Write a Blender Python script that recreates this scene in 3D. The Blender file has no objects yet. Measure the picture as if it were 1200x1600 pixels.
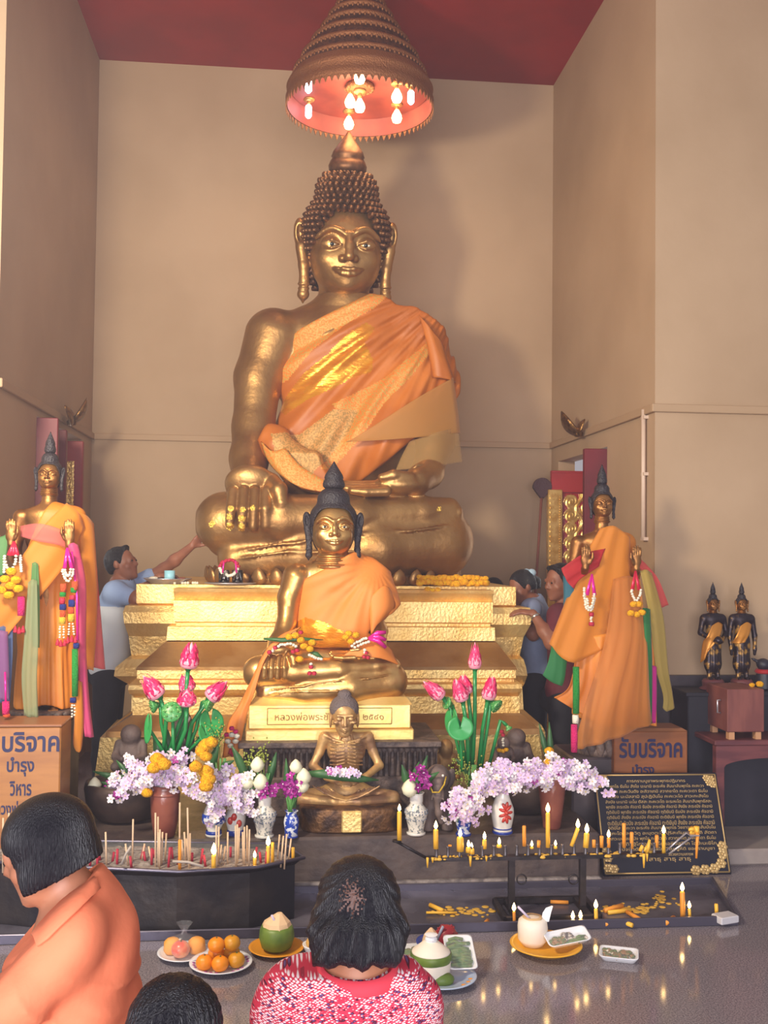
import bpy, bmesh, math, random
import numpy as np
from mathutils import Vector, Matrix, Euler

S = bpy.context.scene
COL = S.collection
random.seed(7)
RNG = np.random.default_rng(7)
PI = math.pi

# ---------------------------------------------------------------- camera, world, light, exposure
FPX = 1600.0
YAW, PITCH, ROLL = math.radians(5.69), math.radians(1.93), 0.011
EYE = np.array((0.0, 0.0, 1.68))
_f = np.array((math.sin(YAW) * math.cos(PITCH), math.cos(YAW) * math.cos(PITCH), math.sin(PITCH)))
_r0 = np.array((math.cos(YAW), -math.sin(YAW), 0.0))
_u0 = np.cross(_r0, _f)
_r = _r0 * math.cos(ROLL) + _u0 * math.sin(ROLL)
_u = -_r0 * math.sin(ROLL) + _u0 * math.cos(ROLL)
cam_data = bpy.data.cameras.new('camera')
cam_data.sensor_fit = 'VERTICAL'
cam_data.sensor_height = 36.0
cam_data.lens = 36.0 * FPX / 1600.0
cam_data.clip_start = 0.05
cam = bpy.data.objects.new('camera', cam_data)
COL.objects.link(cam)
cam.matrix_world = Matrix(((_r[0], _u[0], -_f[0], EYE[0]), (_r[1], _u[1], -_f[1], EYE[1]),
                           (_r[2], _u[2], -_f[2], EYE[2]), (0, 0, 0, 1)))
S.camera = cam

world = bpy.data.worlds.new('world')
S.world = world
world.use_nodes = True
_bg = world.node_tree.nodes['Background']
_bg.inputs[0].default_value = (0.80, 0.74, 0.80, 1)
_bg.inputs[1].default_value = 0.50

def lamp(name, kind, loc, energy, color, size=None, target=None, size_y=None):
    d = bpy.data.lights.new(name, kind)
    d.energy = energy
    d.color = color
    if kind == 'AREA':
        d.shape = 'RECTANGLE' if size_y else 'DISK'
        d.size = size
        if size_y: d.size_y = size_y
    elif size is not None:
        d.shadow_soft_size = size
    o = bpy.data.objects.new(name, d)
    COL.objects.link(o)
    o.location = loc
    if target is not None:
        o.rotation_euler = (Vector(target) - Vector(loc)).to_track_quat('-Z', 'Y').to_euler()
    return o

# daylight from the open front of the hall behind the camera, and a lamp up on the left
lamp('daylight', 'AREA', (-1.0, -3.2, 1.7), 700, (0.97, 0.94, 1.0), 6.0, (0.3, 7, 1.3), 2.8)
lamp('hall_lamp', 'AREA', (-1.6, 3.0, 3.0), 185, (1.0, 0.86, 0.64), 0.5, (0.6, 7.5, 2.4))
S.view_settings.view_transform = 'Standard'
S.view_settings.look = 'None'
S.view_settings.gamma = 1.0
S.view_settings.use_curve_mapping = False
S.view_settings.exposure = 0.0

# ---------------------------------------------------------------- pixel <-> place helpers
def ray(px, py):
    d = _f + _r * ((px - 600.0) / FPX) - _u * ((py - 800.0) / FPX)
    return d
def W(px, py, Y):
    d = ray(px, py)
    return EYE + d * (Y / d[1])
def WZ(px, py, Z):
    d = ray(px, py)
    return EYE + d * ((Z - EYE[2]) / d[2])
def mpp(Y):
    return Y / FPX

# ---------------------------------------------------------------- materials
def lin(c):
    o = []
    for v in c[:3]:
        v = v / 255.0
        o.append(v / 12.92 if v <= 0.04045 else ((v + 0.055) / 1.055) ** 2.4)
    return (*o, 1.0)

MATS = {}
def mat(name, c, rough=0.6, metal=0.0, c2=None, var_scale=4.0, var_lo=0.4, var_hi=0.6, bump=0.0, bump_scale=30.0,
        spec=None, alpha=None, emit=None, emit_s=0.0, sheen=0.0, coat=0.0, stretch=None, detail=4.0, trans=0.0, sss=0.0):
    if name in MATS: return MATS[name]
    m_ = bpy.data.materials.new(name)
    m_.use_nodes = True
    nt = m_.node_tree
    b = nt.nodes['Principled BSDF']
    b.inputs['Base Color'].default_value = lin(c)
    b.inputs['Roughness'].default_value = rough
    b.inputs['Metallic'].default_value = metal
    if spec is not None: b.inputs['Specular IOR Level'].default_value = spec
    if alpha is not None: b.inputs['Alpha'].default_value = alpha
    if sheen: b.inputs['Sheen Weight'].default_value = sheen
    if coat: b.inputs['Coat Weight'].default_value = coat
    if trans: b.inputs['Transmission Weight'].default_value = trans
    if sss:
        b.inputs['Subsurface Weight'].default_value = sss
        b.inputs['Subsurface Radius'].default_value = (0.02, 0.008, 0.004)
    if emit is not None:
        b.inputs['Emission Color'].default_value = lin(emit)
        b.inputs['Emission Strength'].default_value = emit_s
    vec = None
    if c2 is not None or bump:
        tc = nt.nodes.new('ShaderNodeTexCoord')
        mp = nt.nodes.new('ShaderNodeMapping')
        if stretch: mp.inputs['Scale'].default_value = stretch
        nt.links.new(tc.outputs['Object'], mp.inputs['Vector'])
        vec = mp.outputs['Vector']
    if c2 is not None:
        n = nt.nodes.new('ShaderNodeTexNoise')
        n.inputs['Scale'].default_value = var_scale
        n.inputs['Detail'].default_value = detail
        nt.links.new(vec, n.inputs['Vector'])
        r = nt.nodes.new('ShaderNodeValToRGB')
        r.color_ramp.elements[0].position = var_lo
        r.color_ramp.elements[1].position = var_hi
        r.color_ramp.elements[0].color = lin(c)
        r.color_ramp.elements[1].color = lin(c2)
        nt.links.new(n.outputs['Fac'], r.inputs['Fac'])
        nt.links.new(r.outputs['Color'], b.inputs['Base Color'])
    if bump:
        n2 = nt.nodes.new('ShaderNodeTexNoise')
        n2.inputs['Scale'].default_value = bump_scale
        n2.inputs['Detail'].default_value = 5.0
        nt.links.new(vec, n2.inputs['Vector'])
        bp = nt.nodes.new('ShaderNodeBump')
        bp.inputs['Strength'].default_value = bump
        bp.inputs['Distance'].default_value = 0.02
        nt.links.new(n2.outputs['Fac'], bp.inputs['Height'])
        nt.links.new(bp.outputs['Normal'], b.inputs['Normal'])
    MATS[name] = m_
    return m_

def sheer(name, c, op, rough=0.6, c2=None):
    """thin see-through gauze: diffuse + translucent weave with open gaps"""
    if name in MATS: return MATS[name]
    m_ = bpy.data.materials.new(name)
    m_.use_nodes = True
    nt = m_.node_tree
    nt.nodes.clear()
    out = nt.nodes.new('ShaderNodeOutputMaterial')
    d = nt.nodes.new('ShaderNodeBsdfPrincipled')
    d.inputs['Base Color'].default_value = lin(c)
    d.inputs['Roughness'].default_value = rough
    d.inputs['Sheen Weight'].default_value = 0.2
    t = nt.nodes.new('ShaderNodeBsdfTranslucent')
    t.inputs['Color'].default_value = lin(c)
    mx = nt.nodes.new('ShaderNodeMixShader')
    mx.inputs[0].default_value = 0.3
    nt.links.new(d.outputs[0], mx.inputs[1]); nt.links.new(t.outputs[0], mx.inputs[2])
    tr = nt.nodes.new('ShaderNodeBsdfTransparent')
    m2 = nt.nodes.new('ShaderNodeMixShader')
    m2.inputs[0].default_value = op
    nt.links.new(tr.outputs[0], m2.inputs[1]); nt.links.new(mx.outputs[0], m2.inputs[2])
    nt.links.new(m2.outputs[0], out.inputs[0])
    MATS[name] = m_
    return m_

# ---------------------------------------------------------------- mesh builder
WLOC = {}
def wloc(o):
    return WLOC.get(o.name, Vector((0, 0, 0))) if o is not None else Vector((0, 0, 0))

class MB:
    """collects shapes; build() links them as ONE mesh object"""
    def __init__(self):
        self.v = []; self.f = []; self.mi = []; self.sm = []
    def add(self, vs, fs, mi=0, smooth=True, M=None):
        o = len(self.v)
        if M is not None:
            vs = [tuple(M @ Vector(v)) for v in vs]
        self.v.extend(tuple(float(c) for c in v) for v in vs)
        self.f.extend(tuple(i + o for i in f) for f in fs)
        self.mi.extend([mi] * len(fs)); self.sm.extend([smooth] * len(fs))
        return self
    def box(self, c, s, rz=0.0, mi=0, bev=0.0, M=None):
        hx, hy, hz = s[0] / 2, s[1] / 2, s[2] / 2
        T = Matrix.Translation(Vector(c)) @ Matrix.Rotation(rz, 4, 'Z')
        if M is not None: T = M @ T
        if bev <= 0:
            vs = [(x, y, z) for z in (-hz, hz) for (x, y) in ((-hx, -hy), (hx, -hy), (hx, hy), (-hx, hy))]
            fs = [(3, 2, 1, 0), (4, 5, 6, 7), (0, 1, 5, 4), (1, 2, 6, 5), (2, 3, 7, 6), (3, 0, 4, 7)]
            return self.add(vs, fs, mi, False, T)
        b = min(bev, hx * .9, hy * .9, hz * .9)
        rings = []
        for (z, i) in ((-hz, b), (-hz + b, 0), (hz - b, 0), (hz, b)):
            x, y = hx - i, hy - i
            q = b * .999 if i == 0 else b * .6
            rings.append([(-x + q, -y, z), (x - q, -y, z), (x, -y + q, z), (x, y - q, z), (x - q, y, z), (-x + q, y, z), (-x, y - q, z), (-x, -y + q, z)])
        return self.loft(rings, True, True, mi, False, T)
    def loft(self, rings, cap0=True, cap1=True, mi=0, smooth=True, M=None, closed=True):
        n = len(rings[0]); vs = [p for r in rings for p in r]; fs = []
        for i in range(len(rings) - 1):
            for j in range(n if closed else n - 1):
                k = (j + 1) % n
                fs.append((i * n + j, i * n + k, (i + 1) * n + k, (i + 1) * n + j))
        if cap0: fs.append(tuple(range(n - 1, -1, -1)))
        if cap1: fs.append(tuple((len(rings) - 1) * n + j for j in range(n)))
        return self.add(vs, fs, mi, smooth, M)
    def lathe(self, prof, c=(0, 0, 0), seg=24, mi=0, smooth=True, M=None, sx=1.0, sy=1.0, caps=True, wob=None):
        rings = []
        for (r, z) in prof:
            r = max(r, 1e-4)
            ring = []
            for i in range(seg):
                a = 2 * PI * i / seg
                rr = r * (1 + (wob(a, z) if wob else 0))
                ring.append((c[0] + rr * sx * math.cos(a), c[1] + rr * sy * math.sin(a), c[2] + z))
            rings.append(ring)
        return self.loft(rings, caps, caps, mi, smooth, M)
    def tube(self, pts, r, seg=8, mi=0, smooth=True, flat=1.0, caps=True, up=None, M=None):
        pts = [Vector(p) for p in pts]; n = len(pts)
        rs = r if isinstance(r, (list, tuple)) else [r] * n
        rings = []; prev = None
        for i, p in enumerate(pts):
            t = (pts[min(i + 1, n - 1)] - pts[max(i - 1, 0)])
            if t.length < 1e-9: t = Vector((0, 0, 1))
            t.normalize()
            if prev is None:
                a = Vector(up) if up else (Vector((0, 1, 0)) if abs(t.y) < .9 else Vector((1, 0, 0)))
            else: a = prev
            a = a - t * a.dot(t)
            if a.length < 1e-6: a = Vector((1, 0, 0)) - t * t.x
            a.normalize(); prev = a
            b = t.cross(a)
            rings.append([tuple(p + a * (rs[i] * flat * math.cos(2 * PI * k / seg)) + b * (rs[i] * math.sin(2 * PI * k / seg))) for k in range(seg)])
        return self.loft(rings, caps, caps, mi, smooth, M)
    def ball(self, c, r, seg=12, rings=8, mi=0, M=None, smooth=True):
        r3 = r if isinstance(r, (list, tuple)) else (r, r, r)
        prof = []
        for i in range(rings + 1):
            a = -PI / 2 + PI * i / rings
            prof.append((math.cos(a), math.sin(a)))
        T = Matrix.Translation(Vector(c)) @ Matrix.Diagonal((r3[0], r3[1], r3[2], 1))
        if M is not None: T = M @ T
        return self.lathe(prof, (0, 0, 0), seg, mi, smooth, T)
    def prism(self, poly, y0, y1, mi=0, smooth=False, M=None):
        """polygon in x,z extruded along y"""
        return self.loft([[(p[0], y0, p[1]) for p in poly], [(p[0], y1, p[1]) for p in poly]], True, True, mi, smooth, M)
    def grid(self, P, mi=0, smooth=True, thick=0.0, M=None):
        """P: rows x cols x 3; a sheet of real thickness"""
        P = np.asarray(P, float); R_, C_ = P.shape[:2]
        if thick <= 0:
            fs = [(i * C_ + j, i * C_ + j + 1, (i + 1) * C_ + j + 1, (i + 1) * C_ + j) for i in range(R_ - 1) for j in range(C_ - 1)]
            return self.add(P.reshape(-1, 3), fs, mi, smooth, M)
        du = np.gradient(P, axis=0); dv = np.gradient(P, axis=1)
        N = np.cross(du, dv); N /= (np.linalg.norm(N, axis=2, keepdims=True) + 1e-12)
        A = P + N * thick / 2; B = P - N * thick / 2
        n = R_ * C_
        fs = []
        for i in range(R_ - 1):
            for j in range(C_ - 1):
                a, b, c, d = i * C_ + j, i * C_ + j + 1, (i + 1) * C_ + j + 1, (i + 1) * C_ + j
                fs.append((a, b, c, d)); fs.append((n + d, n + c, n + b, n + a))
        bd = [(0, j) for j in range(C_)] + [(i, C_ - 1) for i in range(1, R_)] + [(R_ - 1, j) for j in range(C_ - 2, -1, -1)] + [(i, 0) for i in range(R_ - 2, 0, -1)]
        ids = [i * C_ + j for i, j in bd]
        for k in range(len(ids)):
            a, b = ids[k], ids[(k + 1) % len(ids)]
            fs.append((b, a, n + a, n + b))
        return self.add(np.concatenate([A.reshape(-1, 3), B.reshape(-1, 3)]), fs, mi, smooth, M)
    def build(self, name, mats, parent=None, label=None, kind=None):
        off = wloc(parent)
        me = bpy.data.meshes.new(name)
        V = np.array(self.v, float).reshape(-1, 3) - np.array(off)
        me.from_pydata(V.tolist(), [], self.f)
        return finish(name, me, mats, parent, label, kind, np.array(self.mi, np.int32), np.array(self.sm, bool))

def finish(name, me, mats, parent, label=None, kind=None, mi=None, sm=None):
    mats = mats if isinstance(mats, (list, tuple)) else [mats]
    for q in mats: me.materials.append(q)
    if mi is not None and len(mi) == len(me.polygons): me.polygons.foreach_set('material_index', mi)
    if sm is not None and len(sm) == len(me.polygons): me.polygons.foreach_set('use_smooth', sm)
    me.update()
    o = bpy.data.objects.new(name, me)
    COL.objects.link(o)
    if parent is not None: o.parent = parent
    WLOC[o.name] = wloc(parent).copy()
    if label: o['label'] = label
    if kind: o['kind'] = kind
    return o

def thing(name, label, cat, loc=(0, 0, 0), group=None):
    o = bpy.data.objects.new(name, None)
    o.empty_display_size = 0.05
    COL.objects.link(o)
    o.location = loc
    WLOC[o.name] = Vector(loc)
    o['label'] = label; o['category'] = cat
    if group: o['group'] = group
    return o
def tag(o, label, cat, group=None, kind=None):
    o['label'] = label; o['category'] = cat
    if group: o['group'] = group
    if kind: o['kind'] = kind
    return o
def dup(root, loc=None, rz=None, label=None, scale=None):
    r = root.copy(); COL.objects.link(r)
    if loc is not None: r.location = loc
    if rz is not None: r.rotation_euler = (0, 0, rz)
    if scale is not None: r.scale = scale if isinstance(scale, (tuple, list)) else (scale,) * 3
    if label: r['label'] = label
    WLOC[r.name] = Vector(r.location)
    for ch in list(root.children):
        c = ch.copy(); COL.objects.link(c); c.parent = r
        for g in ch.children:
            d = g.copy(); COL.objects.link(d); d.parent = c
    return r
def struct(name, mb, m_, parent=None):
    o = mb.build(name, m_, parent)
    if parent is None: o['kind'] = 'structure'
    return o

def lettering(name, s, m_, parent, M, size=0.1, extrude=0.002, align='CENTER', fit=None, fit_h=None, bold=0.0):
    cu = bpy.data.curves.new(name, 'FONT')
    cu.body = s; cu.size = size; cu.extrude = extrude; cu.align_x = align; cu.align_y = 'CENTER'
    cu.resolution_u = 3; cu.offset = bold
    t = bpy.data.objects.new(name, cu); COL.objects.link(t)
    dg = bpy.context.evaluated_depsgraph_get()
    me = bpy.data.meshes.new_from_object(t.evaluated_get(dg))
    bpy.data.objects.remove(t); bpy.data.curves.remove(cu)
    n = len(me.vertices)
    if n:
        co = np.empty(n * 3); me.vertices.foreach_get('co', co); co = co.reshape(-1, 3)
        lo, hi = co.min(0), co.max(0)
        co[:, 0] -= (lo[0] + hi[0]) / 2 if align == 'CENTER' else lo[0]
        co[:, 1] -= (lo[1] + hi[1]) / 2
        if fit: co[:, 0] *= fit / max(hi[0] - lo[0], 1e-6)
        if fit_h: co[:, 1] *= fit_h / max(hi[1] - lo[1], 1e-6)
        R = np.array(M)
        co = co @ R[:3, :3].T + R[:3, 3] - np.array(wloc(parent))
        me.vertices.foreach_set('co', co.ravel())
    me.materials.clear()
    return finish(name, me, m_, parent)

# ---------------------------------------------------------------- signed distance sculpting
def rot3(e):
    return np.array(Euler(e).to_matrix())
class Field:
    def __init__(self, lo, hi, h, pad=0.0):
        self.lo = np.array(lo, float); self.h = h; self.pad = pad
        self.n = np.ceil((np.array(hi, float) - self.lo) / h).astype(int) + 1
        self.ax = [self.lo[i] + h * np.arange(self.n[i]) for i in range(3)]
        self.d = np.full(tuple(self.n), 1e3, np.float32)
        self.T = (np.eye(3), np.zeros(3), 1.0)
    def xf(self, R=None, t=(0, 0, 0), s=1.0):
        self.T = (np.eye(3) if R is None else np.array(R, float), np.array(t, float), s); return self
    def _p(self, p):
        R, t, s = self.T
        return R @ (np.array(p, float) * s) + t
    def _sl(self, lo, hi):
        a = np.clip(np.floor((np.array(lo) - self.lo) / self.h).astype(int), 0, self.n)
        b = np.clip(np.ceil((np.array(hi) - self.lo) / self.h).astype(int) + 1, 0, self.n)
        if np.any(b <= a): return None
        return tuple(slice(a[i], b[i]) for i in range(3))
    def _g(self, sl):
        return np.meshgrid(self.ax[0][sl[0]], self.ax[1][sl[1]], self.ax[2][sl[2]], indexing='ij')
    def _mix(self, sl, q, k, op):
        d = self.d[sl]
        if op == 'u':
            if k > 0:
                hh = np.clip(0.5 + 0.5 * (d - q) / k, 0, 1)
                r = d * (1 - hh) + q * hh - k * hh * (1 - hh)
            else: r = np.minimum(d, q)
        elif op == 's':
            if k > 0:
                hh = np.clip(0.5 - 0.5 * (d + q) / k, 0, 1)
                r = d * (1 - hh) - q * hh + k * hh * (1 - hh)
            else: r = np.maximum(d, -q)
        self.d[sl] = r
    def ell(self, c, r, k=0.02, rot=None, op='u'):
        R, t, s = self.T
        c = self._p(c); r = np.array(r if isinstance(r, (tuple, list, np.ndarray)) else (r, r, r), float) * s; k = k * s
        Q = R if rot is None else R @ rot3(rot)
        m_ = r.max() + k + 3 * self.h + self.pad
        sl = self._sl(c - m_, c + m_)
        if sl is None: return self
        X, Y, Z = self._g(sl)
        X = X - c[0]; Y = Y - c[1]; Z = Z - c[2]
        a = (Q[0, 0] * X + Q[1, 0] * Y + Q[2, 0] * Z) / r[0]
        b = (Q[0, 1] * X + Q[1, 1] * Y + Q[2, 1] * Z) / r[1]
        e = (Q[0, 2] * X + Q[1, 2] * Y + Q[2, 2] * Z) / r[2]
        k0 = np.sqrt(a * a + b * b + e * e)
        k1 = np.sqrt((a / r[0]) ** 2 + (b / r[1]) ** 2 + (e / r[2]) ** 2) + 1e-9
        q = np.where(k0 < 1e-4, -r.min(), k0 * (k0 - 1) / k1)
        self._mix(sl, q, k, op); return self
    def cap(self, a, b, ra, rb=None, k=0.02, op='u', flat=None):
        s = self.T[2]
        rb = ra if rb is None else rb
        a = self._p(a); b = self._p(b); ra = ra * s; rb = rb * s; k = k * s
        m_ = max(ra, rb) + k + 3 * self.h + self.pad
        sl = self._sl(np.minimum(a, b) - m_, np.maximum(a, b) + m_)
        if sl is None: return self
        X, Y, Z = self._g(sl)
        ab = b - a; L = ab @ ab + 1e-12
        px, py, pz = X - a[0], Y - a[1], Z - a[2]
        tt = np.clip((px * ab[0] + py * ab[1] + pz * ab[2]) / L, 0, 1)
        dx, dy, dz = px - ab[0] * tt, py - ab[1] * tt, pz - ab[2] * tt
        if flat is not None:
            # squash across one world axis
            dx, dy, dz = dx / flat[0], dy / flat[1], dz / flat[2]
        q = np.sqrt(dx * dx + dy * dy + dz * dz) - (ra + (rb - ra) * tt)
        self._mix(sl, q, k, op); return self
    def limb(self, pr, k=0.02, op='u', flat=None):
        for (a, ra), (b, rb) in zip(pr[:-1], pr[1:]): self.cap(a, b, ra, rb, k, op, flat)
        return self
    def full(self):
        return np.meshgrid(*self.ax, indexing='ij')
    def cut(self, q, k=0.0):
        """keep only where q < 0"""
        d = self.d
        if k > 0:
            hh = np.clip(0.5 - 0.5 * (q - d) / k, 0, 1)
            self.d = (q * (1 - hh) + d * hh + k * hh * (1 - hh)).astype(np.float32)
        else: self.d = np.maximum(d, q).astype(np.float32)
        return self
    def mesh(self):
        F = self.d.copy()
        F[0] = F[-1] = 1; F[:, 0] = F[:, -1] = 1; F[:, :, 0] = F[:, :, -1] = 1
        I = F < 0
        nx, ny, nz = F.shape
        cnt = np.zeros((nx - 1, ny - 1, nz - 1), np.int8)
        for dx in (0, 1):
            for dy in (0, 1):
                for dz in (0, 1):
                    cnt += I[dx:nx - 1 + dx, dy:ny - 1 + dy, dz:nz - 1 + dz]
        act = (cnt > 0) & (cnt < 8)
        ci = np.argwhere(act)
        idx = np.full(act.shape, -1, np.int64); idx[act] = np.arange(len(ci))
        offs = np.array([(a, b, c) for a in (0, 1) for b in (0, 1) for c in (0, 1)])
        val = np.stack([F[ci[:, 0] + o[0], ci[:, 1] + o[1], ci[:, 2] + o[2]] for o in offs], 0)
        acc = np.zeros((len(ci), 3)); num = np.zeros(len(ci))
        for i in range(8):
            for j in range(i + 1, 8):
                if np.abs(offs[i] - offs[j]).sum() != 1: continue
                a, b = val[i], val[j]
                m_ = (a < 0) != (b < 0)
                t = np.where(m_, a / np.where(m_, a - b, 1), 0)
                acc += np.where(m_[:, None], offs[i] + t[:, None] * (offs[j] - offs[i]), 0); num += m_
        V = self.lo + self.h * (ci + acc / np.maximum(num, 1)[:, None])
        faces = []
        for axis in range(3):
            o = [np.s_[:], np.s_[:], np.s_[:]]
            s0 = [slice(None)] * 3; s1 = [slice(None)] * 3
            s0[axis] = slice(0, -1); s1[axis] = slice(1, None)
            A, B = I[tuple(s0)], I[tuple(s1)]
            E = np.argwhere(A != B)
            b, c = [(1, 2), (2, 0), (0, 1)][axis]
            E = E[(E[:, b] > 0) & (E[:, c] > 0) & (E[:, b] < F.shape[b] - 1) & (E[:, c] < F.shape[c] - 1)]
            ins = A[E[:, 0], E[:, 1], E[:, 2]]
            def cell(db, dc):
                q = E.copy(); q[:, b] += db; q[:, c] += dc
                return idx[q[:, 0], q[:, 1], q[:, 2]]
            q = np.stack([cell(-1, -1), cell(0, -1), cell(0, 0), cell(-1, 0)], 1)
            q[~ins] = q[~ins][:, ::-1]
            faces.append(q)
        Q = np.concatenate(faces)
        return V, Q
    def build(self, name, mats, parent=None, zone=None, label=None, post=None):
        V, Q = self.mesh()
        if post is not None: V = post(V)
        mi = None
        if zone is not None: mi = zone(V[Q].mean(1)).astype(np.int32)
        V = V - np.array(wloc(parent))
        me = bpy.data.meshes.new(name)
        me.vertices.add(len(V)); me.vertices.foreach_set('co', V.astype(np.float32).ravel())
        me.loops.add(len(Q) * 4); me.loops.foreach_set('vertex_index', Q.astype(np.int32).ravel())
        me.polygons.add(len(Q)); me.polygons.foreach_set('loop_start', np.arange(0, len(Q) * 4, 4, dtype=np.int32))
        me.update(calc_edges=True)
        me.validate()
        return finish(name, me, mats, parent, label, None, mi, np.ones(len(me.polygons), bool))

def poly_sd(px, pz, poly):
    """signed distance of points to a polygon (negative inside)"""
    d = np.full(px.shape, 1e9); ins = np.zeros(px.shape, bool)
    n = len(poly)
    for i in range(n):
        ax, az = poly[i]; bx, bz = poly[(i + 1) % n]
        ex, ez = bx - ax, bz - az
        wx, wz = px - ax, pz - az
        t = np.clip((wx * ex + wz * ez) / (ex * ex + ez * ez + 1e-12), 0, 1)
        d = np.minimum(d, (wx - ex * t) ** 2 + (wz - ez * t) ** 2)
        if abs(ez) > 1e-12:
            c = ((az <= pz) & (bz > pz)) | ((bz <= pz) & (az > pz))
            ins ^= c & (px < ax + (pz - az) / ez * ex)
    return np.where(ins, -np.sqrt(d), np.sqrt(d))
def in_poly(P, poly):
    return poly_sd(P[:, 0], P[:, 2], poly) < 0
def pxpoly(pts, Y):
    return [(float(q[0]), float(q[2])) for q in (W(x, y, Y) for x, y in pts)]

def sheet_px(mb, rows, nu=14, nv=8, thick=0.004, amp=0.01, waves=3.0, mi=0, seed=0):
    """rows: list of rows; each row a list of (px,py,Y) control points (same count) -> smooth cloth sheet"""
    C = np.array([[W(*p) for p in r] for r in rows])
    def resample(A, n):
        m_ = A.shape[0]
        t = np.linspace(0, m_ - 1, n)
        out = []
        for q in t:
            i = min(int(q), m_ - 2); f = q - i
            p0, p1, p2, p3 = A[max(i - 1, 0)], A[i], A[i + 1], A[min(i + 2, m_ - 1)]
            out.append(0.5 * ((2 * p1) + (-p0 + p2) * f + (2 * p0 - 5 * p1 + 4 * p2 - p3) * f * f + (-p0 + 3 * p1 - 3 * p2 + p3) * f ** 3))
        return np.array(out)
    G = resample(C, nu)
    G = np.swapaxes(resample(np.swapaxes(G, 0, 1), nv), 0, 1)
    u = np.linspace(0, 1, nu)[:, None]; v = np.linspace(0, 1, nv)[None, :]
    rs = np.random.default_rng(seed)
    ph = rs.uniform(0, 6)
    G[:, :, 1] += amp * np.sin(v * waves * 2 * PI + ph + 1.5 * u) * (0.3 + 0.7 * u)
    return mb.grid(G, mi, True, thick)
# ================================================================ SETTING
m_wall = mat('painted_plaster', (179, 151, 121), 0.75, c2=(166, 138, 108), var_scale=1.1, var_lo=.35, var_hi=.7, bump=.08, bump_scale=14)
m_wall_low = mat('painted_plaster_worn', (206, 180, 160), 0.72, c2=(190, 163, 142), var_scale=2.2, var_lo=.35, var_hi=.65, bump=.10, bump_scale=12)
m_ceil = mat('red_ceiling_paint', (150, 30, 34), 0.55, c2=(135, 26, 30), var_scale=1.5)
m_floor = mat('polished_granite', (146, 136, 141), 0.10, c2=(92, 85, 92), var_scale=160, var_lo=.38, var_hi=.62, detail=6)
m_dado = mat('dark_stone_dado', (78, 68, 72), 0.45, c2=(60, 52, 58), var_scale=6)
m_trim = mat('batten_paint', (170, 141, 110), 0.7)
m_red = mat('red_lacquer', (165, 38, 42), 0.45, c2=(140, 30, 36), var_scale=3)
m_red_unlit = mat('red_lacquer_unlit_side', (112, 22, 36), 0.5, c2=(95, 20, 30), var_scale=3)  # same red lacquer, the door leaves' unlit side put into the colour
m_goldcarve = mat('gilt_carving', (238, 202, 128), 0.32, 0.8, c2=(214, 168, 90), var_scale=20, bump=.1, bump_scale=60)
m_plat = mat('altar_concrete', (92, 78, 74), 0.45, c2=(66, 56, 58), var_scale=9, var_lo=.35, var_hi=.65, bump=.2, bump_scale=25)
m_pale = mat('pale_stone', (150, 138, 132), 0.5, c2=(132, 120, 116), var_scale=5)

YB = 8.5
XL = float(W(149, 420, YB)[0]); XR = float(W(863, 450, YB)[0])
YLF = 5.72                                    # front corner of the left wall
YRF = XR / (float(W(1024, 400, 1.0)[0]))      # front corner of the right wall
ZC = float((W(153, 97, YB)[2] + W(867, 130, YB)[2]) / 2)
ZT = float((W(145, 685, YB)[2] + W(858, 694, YB)[2]) / 2)

b = MB(); b.box((0.5, 3.0, -0.05), (13.0, 12.2, 0.1)); struct('floor', b, m_floor)
b = MB(); b.box(((XL + XR) / 2, YB + .15, ZC / 2), (XR - XL + .28, .3, ZC)); struct('wall_back', b, m_wall)
b = MB(); b.box((0.4, 7.0, ZC + .06), (9.0, 3.6, .12)); struct('ceiling', b, m_ceil)

def side_wall(name, x, sgn, y0, y1, dy0, dy1, dz, th=.14):
    b = MB()
    xc = x + sgn * th / 2
    b.box((xc, (y0 + dy0) / 2, ZC / 2), (th, dy0 - y0, ZC))
    b.box((xc, (dy1 + y1) / 2, ZC / 2), (th, y1 - dy1, ZC))
    b.box((xc, (dy0 + dy1) / 2, (dz + ZC) / 2), (th, dy1 - dy0, ZC - dz))
    return struct(name, b, m_wall)
DLY0, DLY1, DLZ = 6.62, 8.1, 2.48
DRY0, DRY1, DRZ = 7.0, 8.28, 2.40
side_wall('wall_left', XL, -1, YLF, YB, DLY0, DLY1, DLZ)
side_wall('wall_right', XR, 1, YRF, YB, DRY0, DRY1, DRZ)
b = MB(); b.box((XL - .14 - 1.5, YLF + .15, ZC / 2), (3.0, .3, ZC)); struct('wall_front_left', b, m_wall)
b = MB(); b.box((XR + .14 + 1.5, YRF + .15, ZC / 2), (3.0, .3, ZC)); struct('wall_front_right', b, m_wall)

# battens along the walls at shoulder line, with a thin shadow lip
b = MB(); b.box(((XL + XR) / 2, YB - .012, ZT), (XR - XL, .024, .05), bev=.004); struct('trim_1', b, m_trim)
b = MB(); b.box((XL + .012, (YLF + YB) / 2, ZT), (.024, YB - YLF, .05), bev=.004); struct('trim_2', b, m_trim)
b = MB(); b.box((XR - .012, (YRF + YB) / 2, ZT), (.024, YB - YRF, .05), bev=.004); struct('trim_3', b, m_trim)
b = MB(); b.box((XR + 1.5, YRF - .012, ZT), (3.05, .024, .05), bev=.004); struct('trim_4', b, m_trim)
b = MB(); b.box((XL - .035, YLF - .03, ZT / 2), (.05, .06, ZT), bev=.004); struct('trim_5', b, m_trim)
# dado on the right front wall
zd = float(W(1120, 1058, YRF)[2])
b = MB(); b.box((XR + 1.5, YRF - .015, zd / 2), (3.0, .03, zd)); b.box((XR + 1.5, YRF - .02, zd), (3.0, .05, .03)); struct('baseboard_right', b, m_dado)
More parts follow.
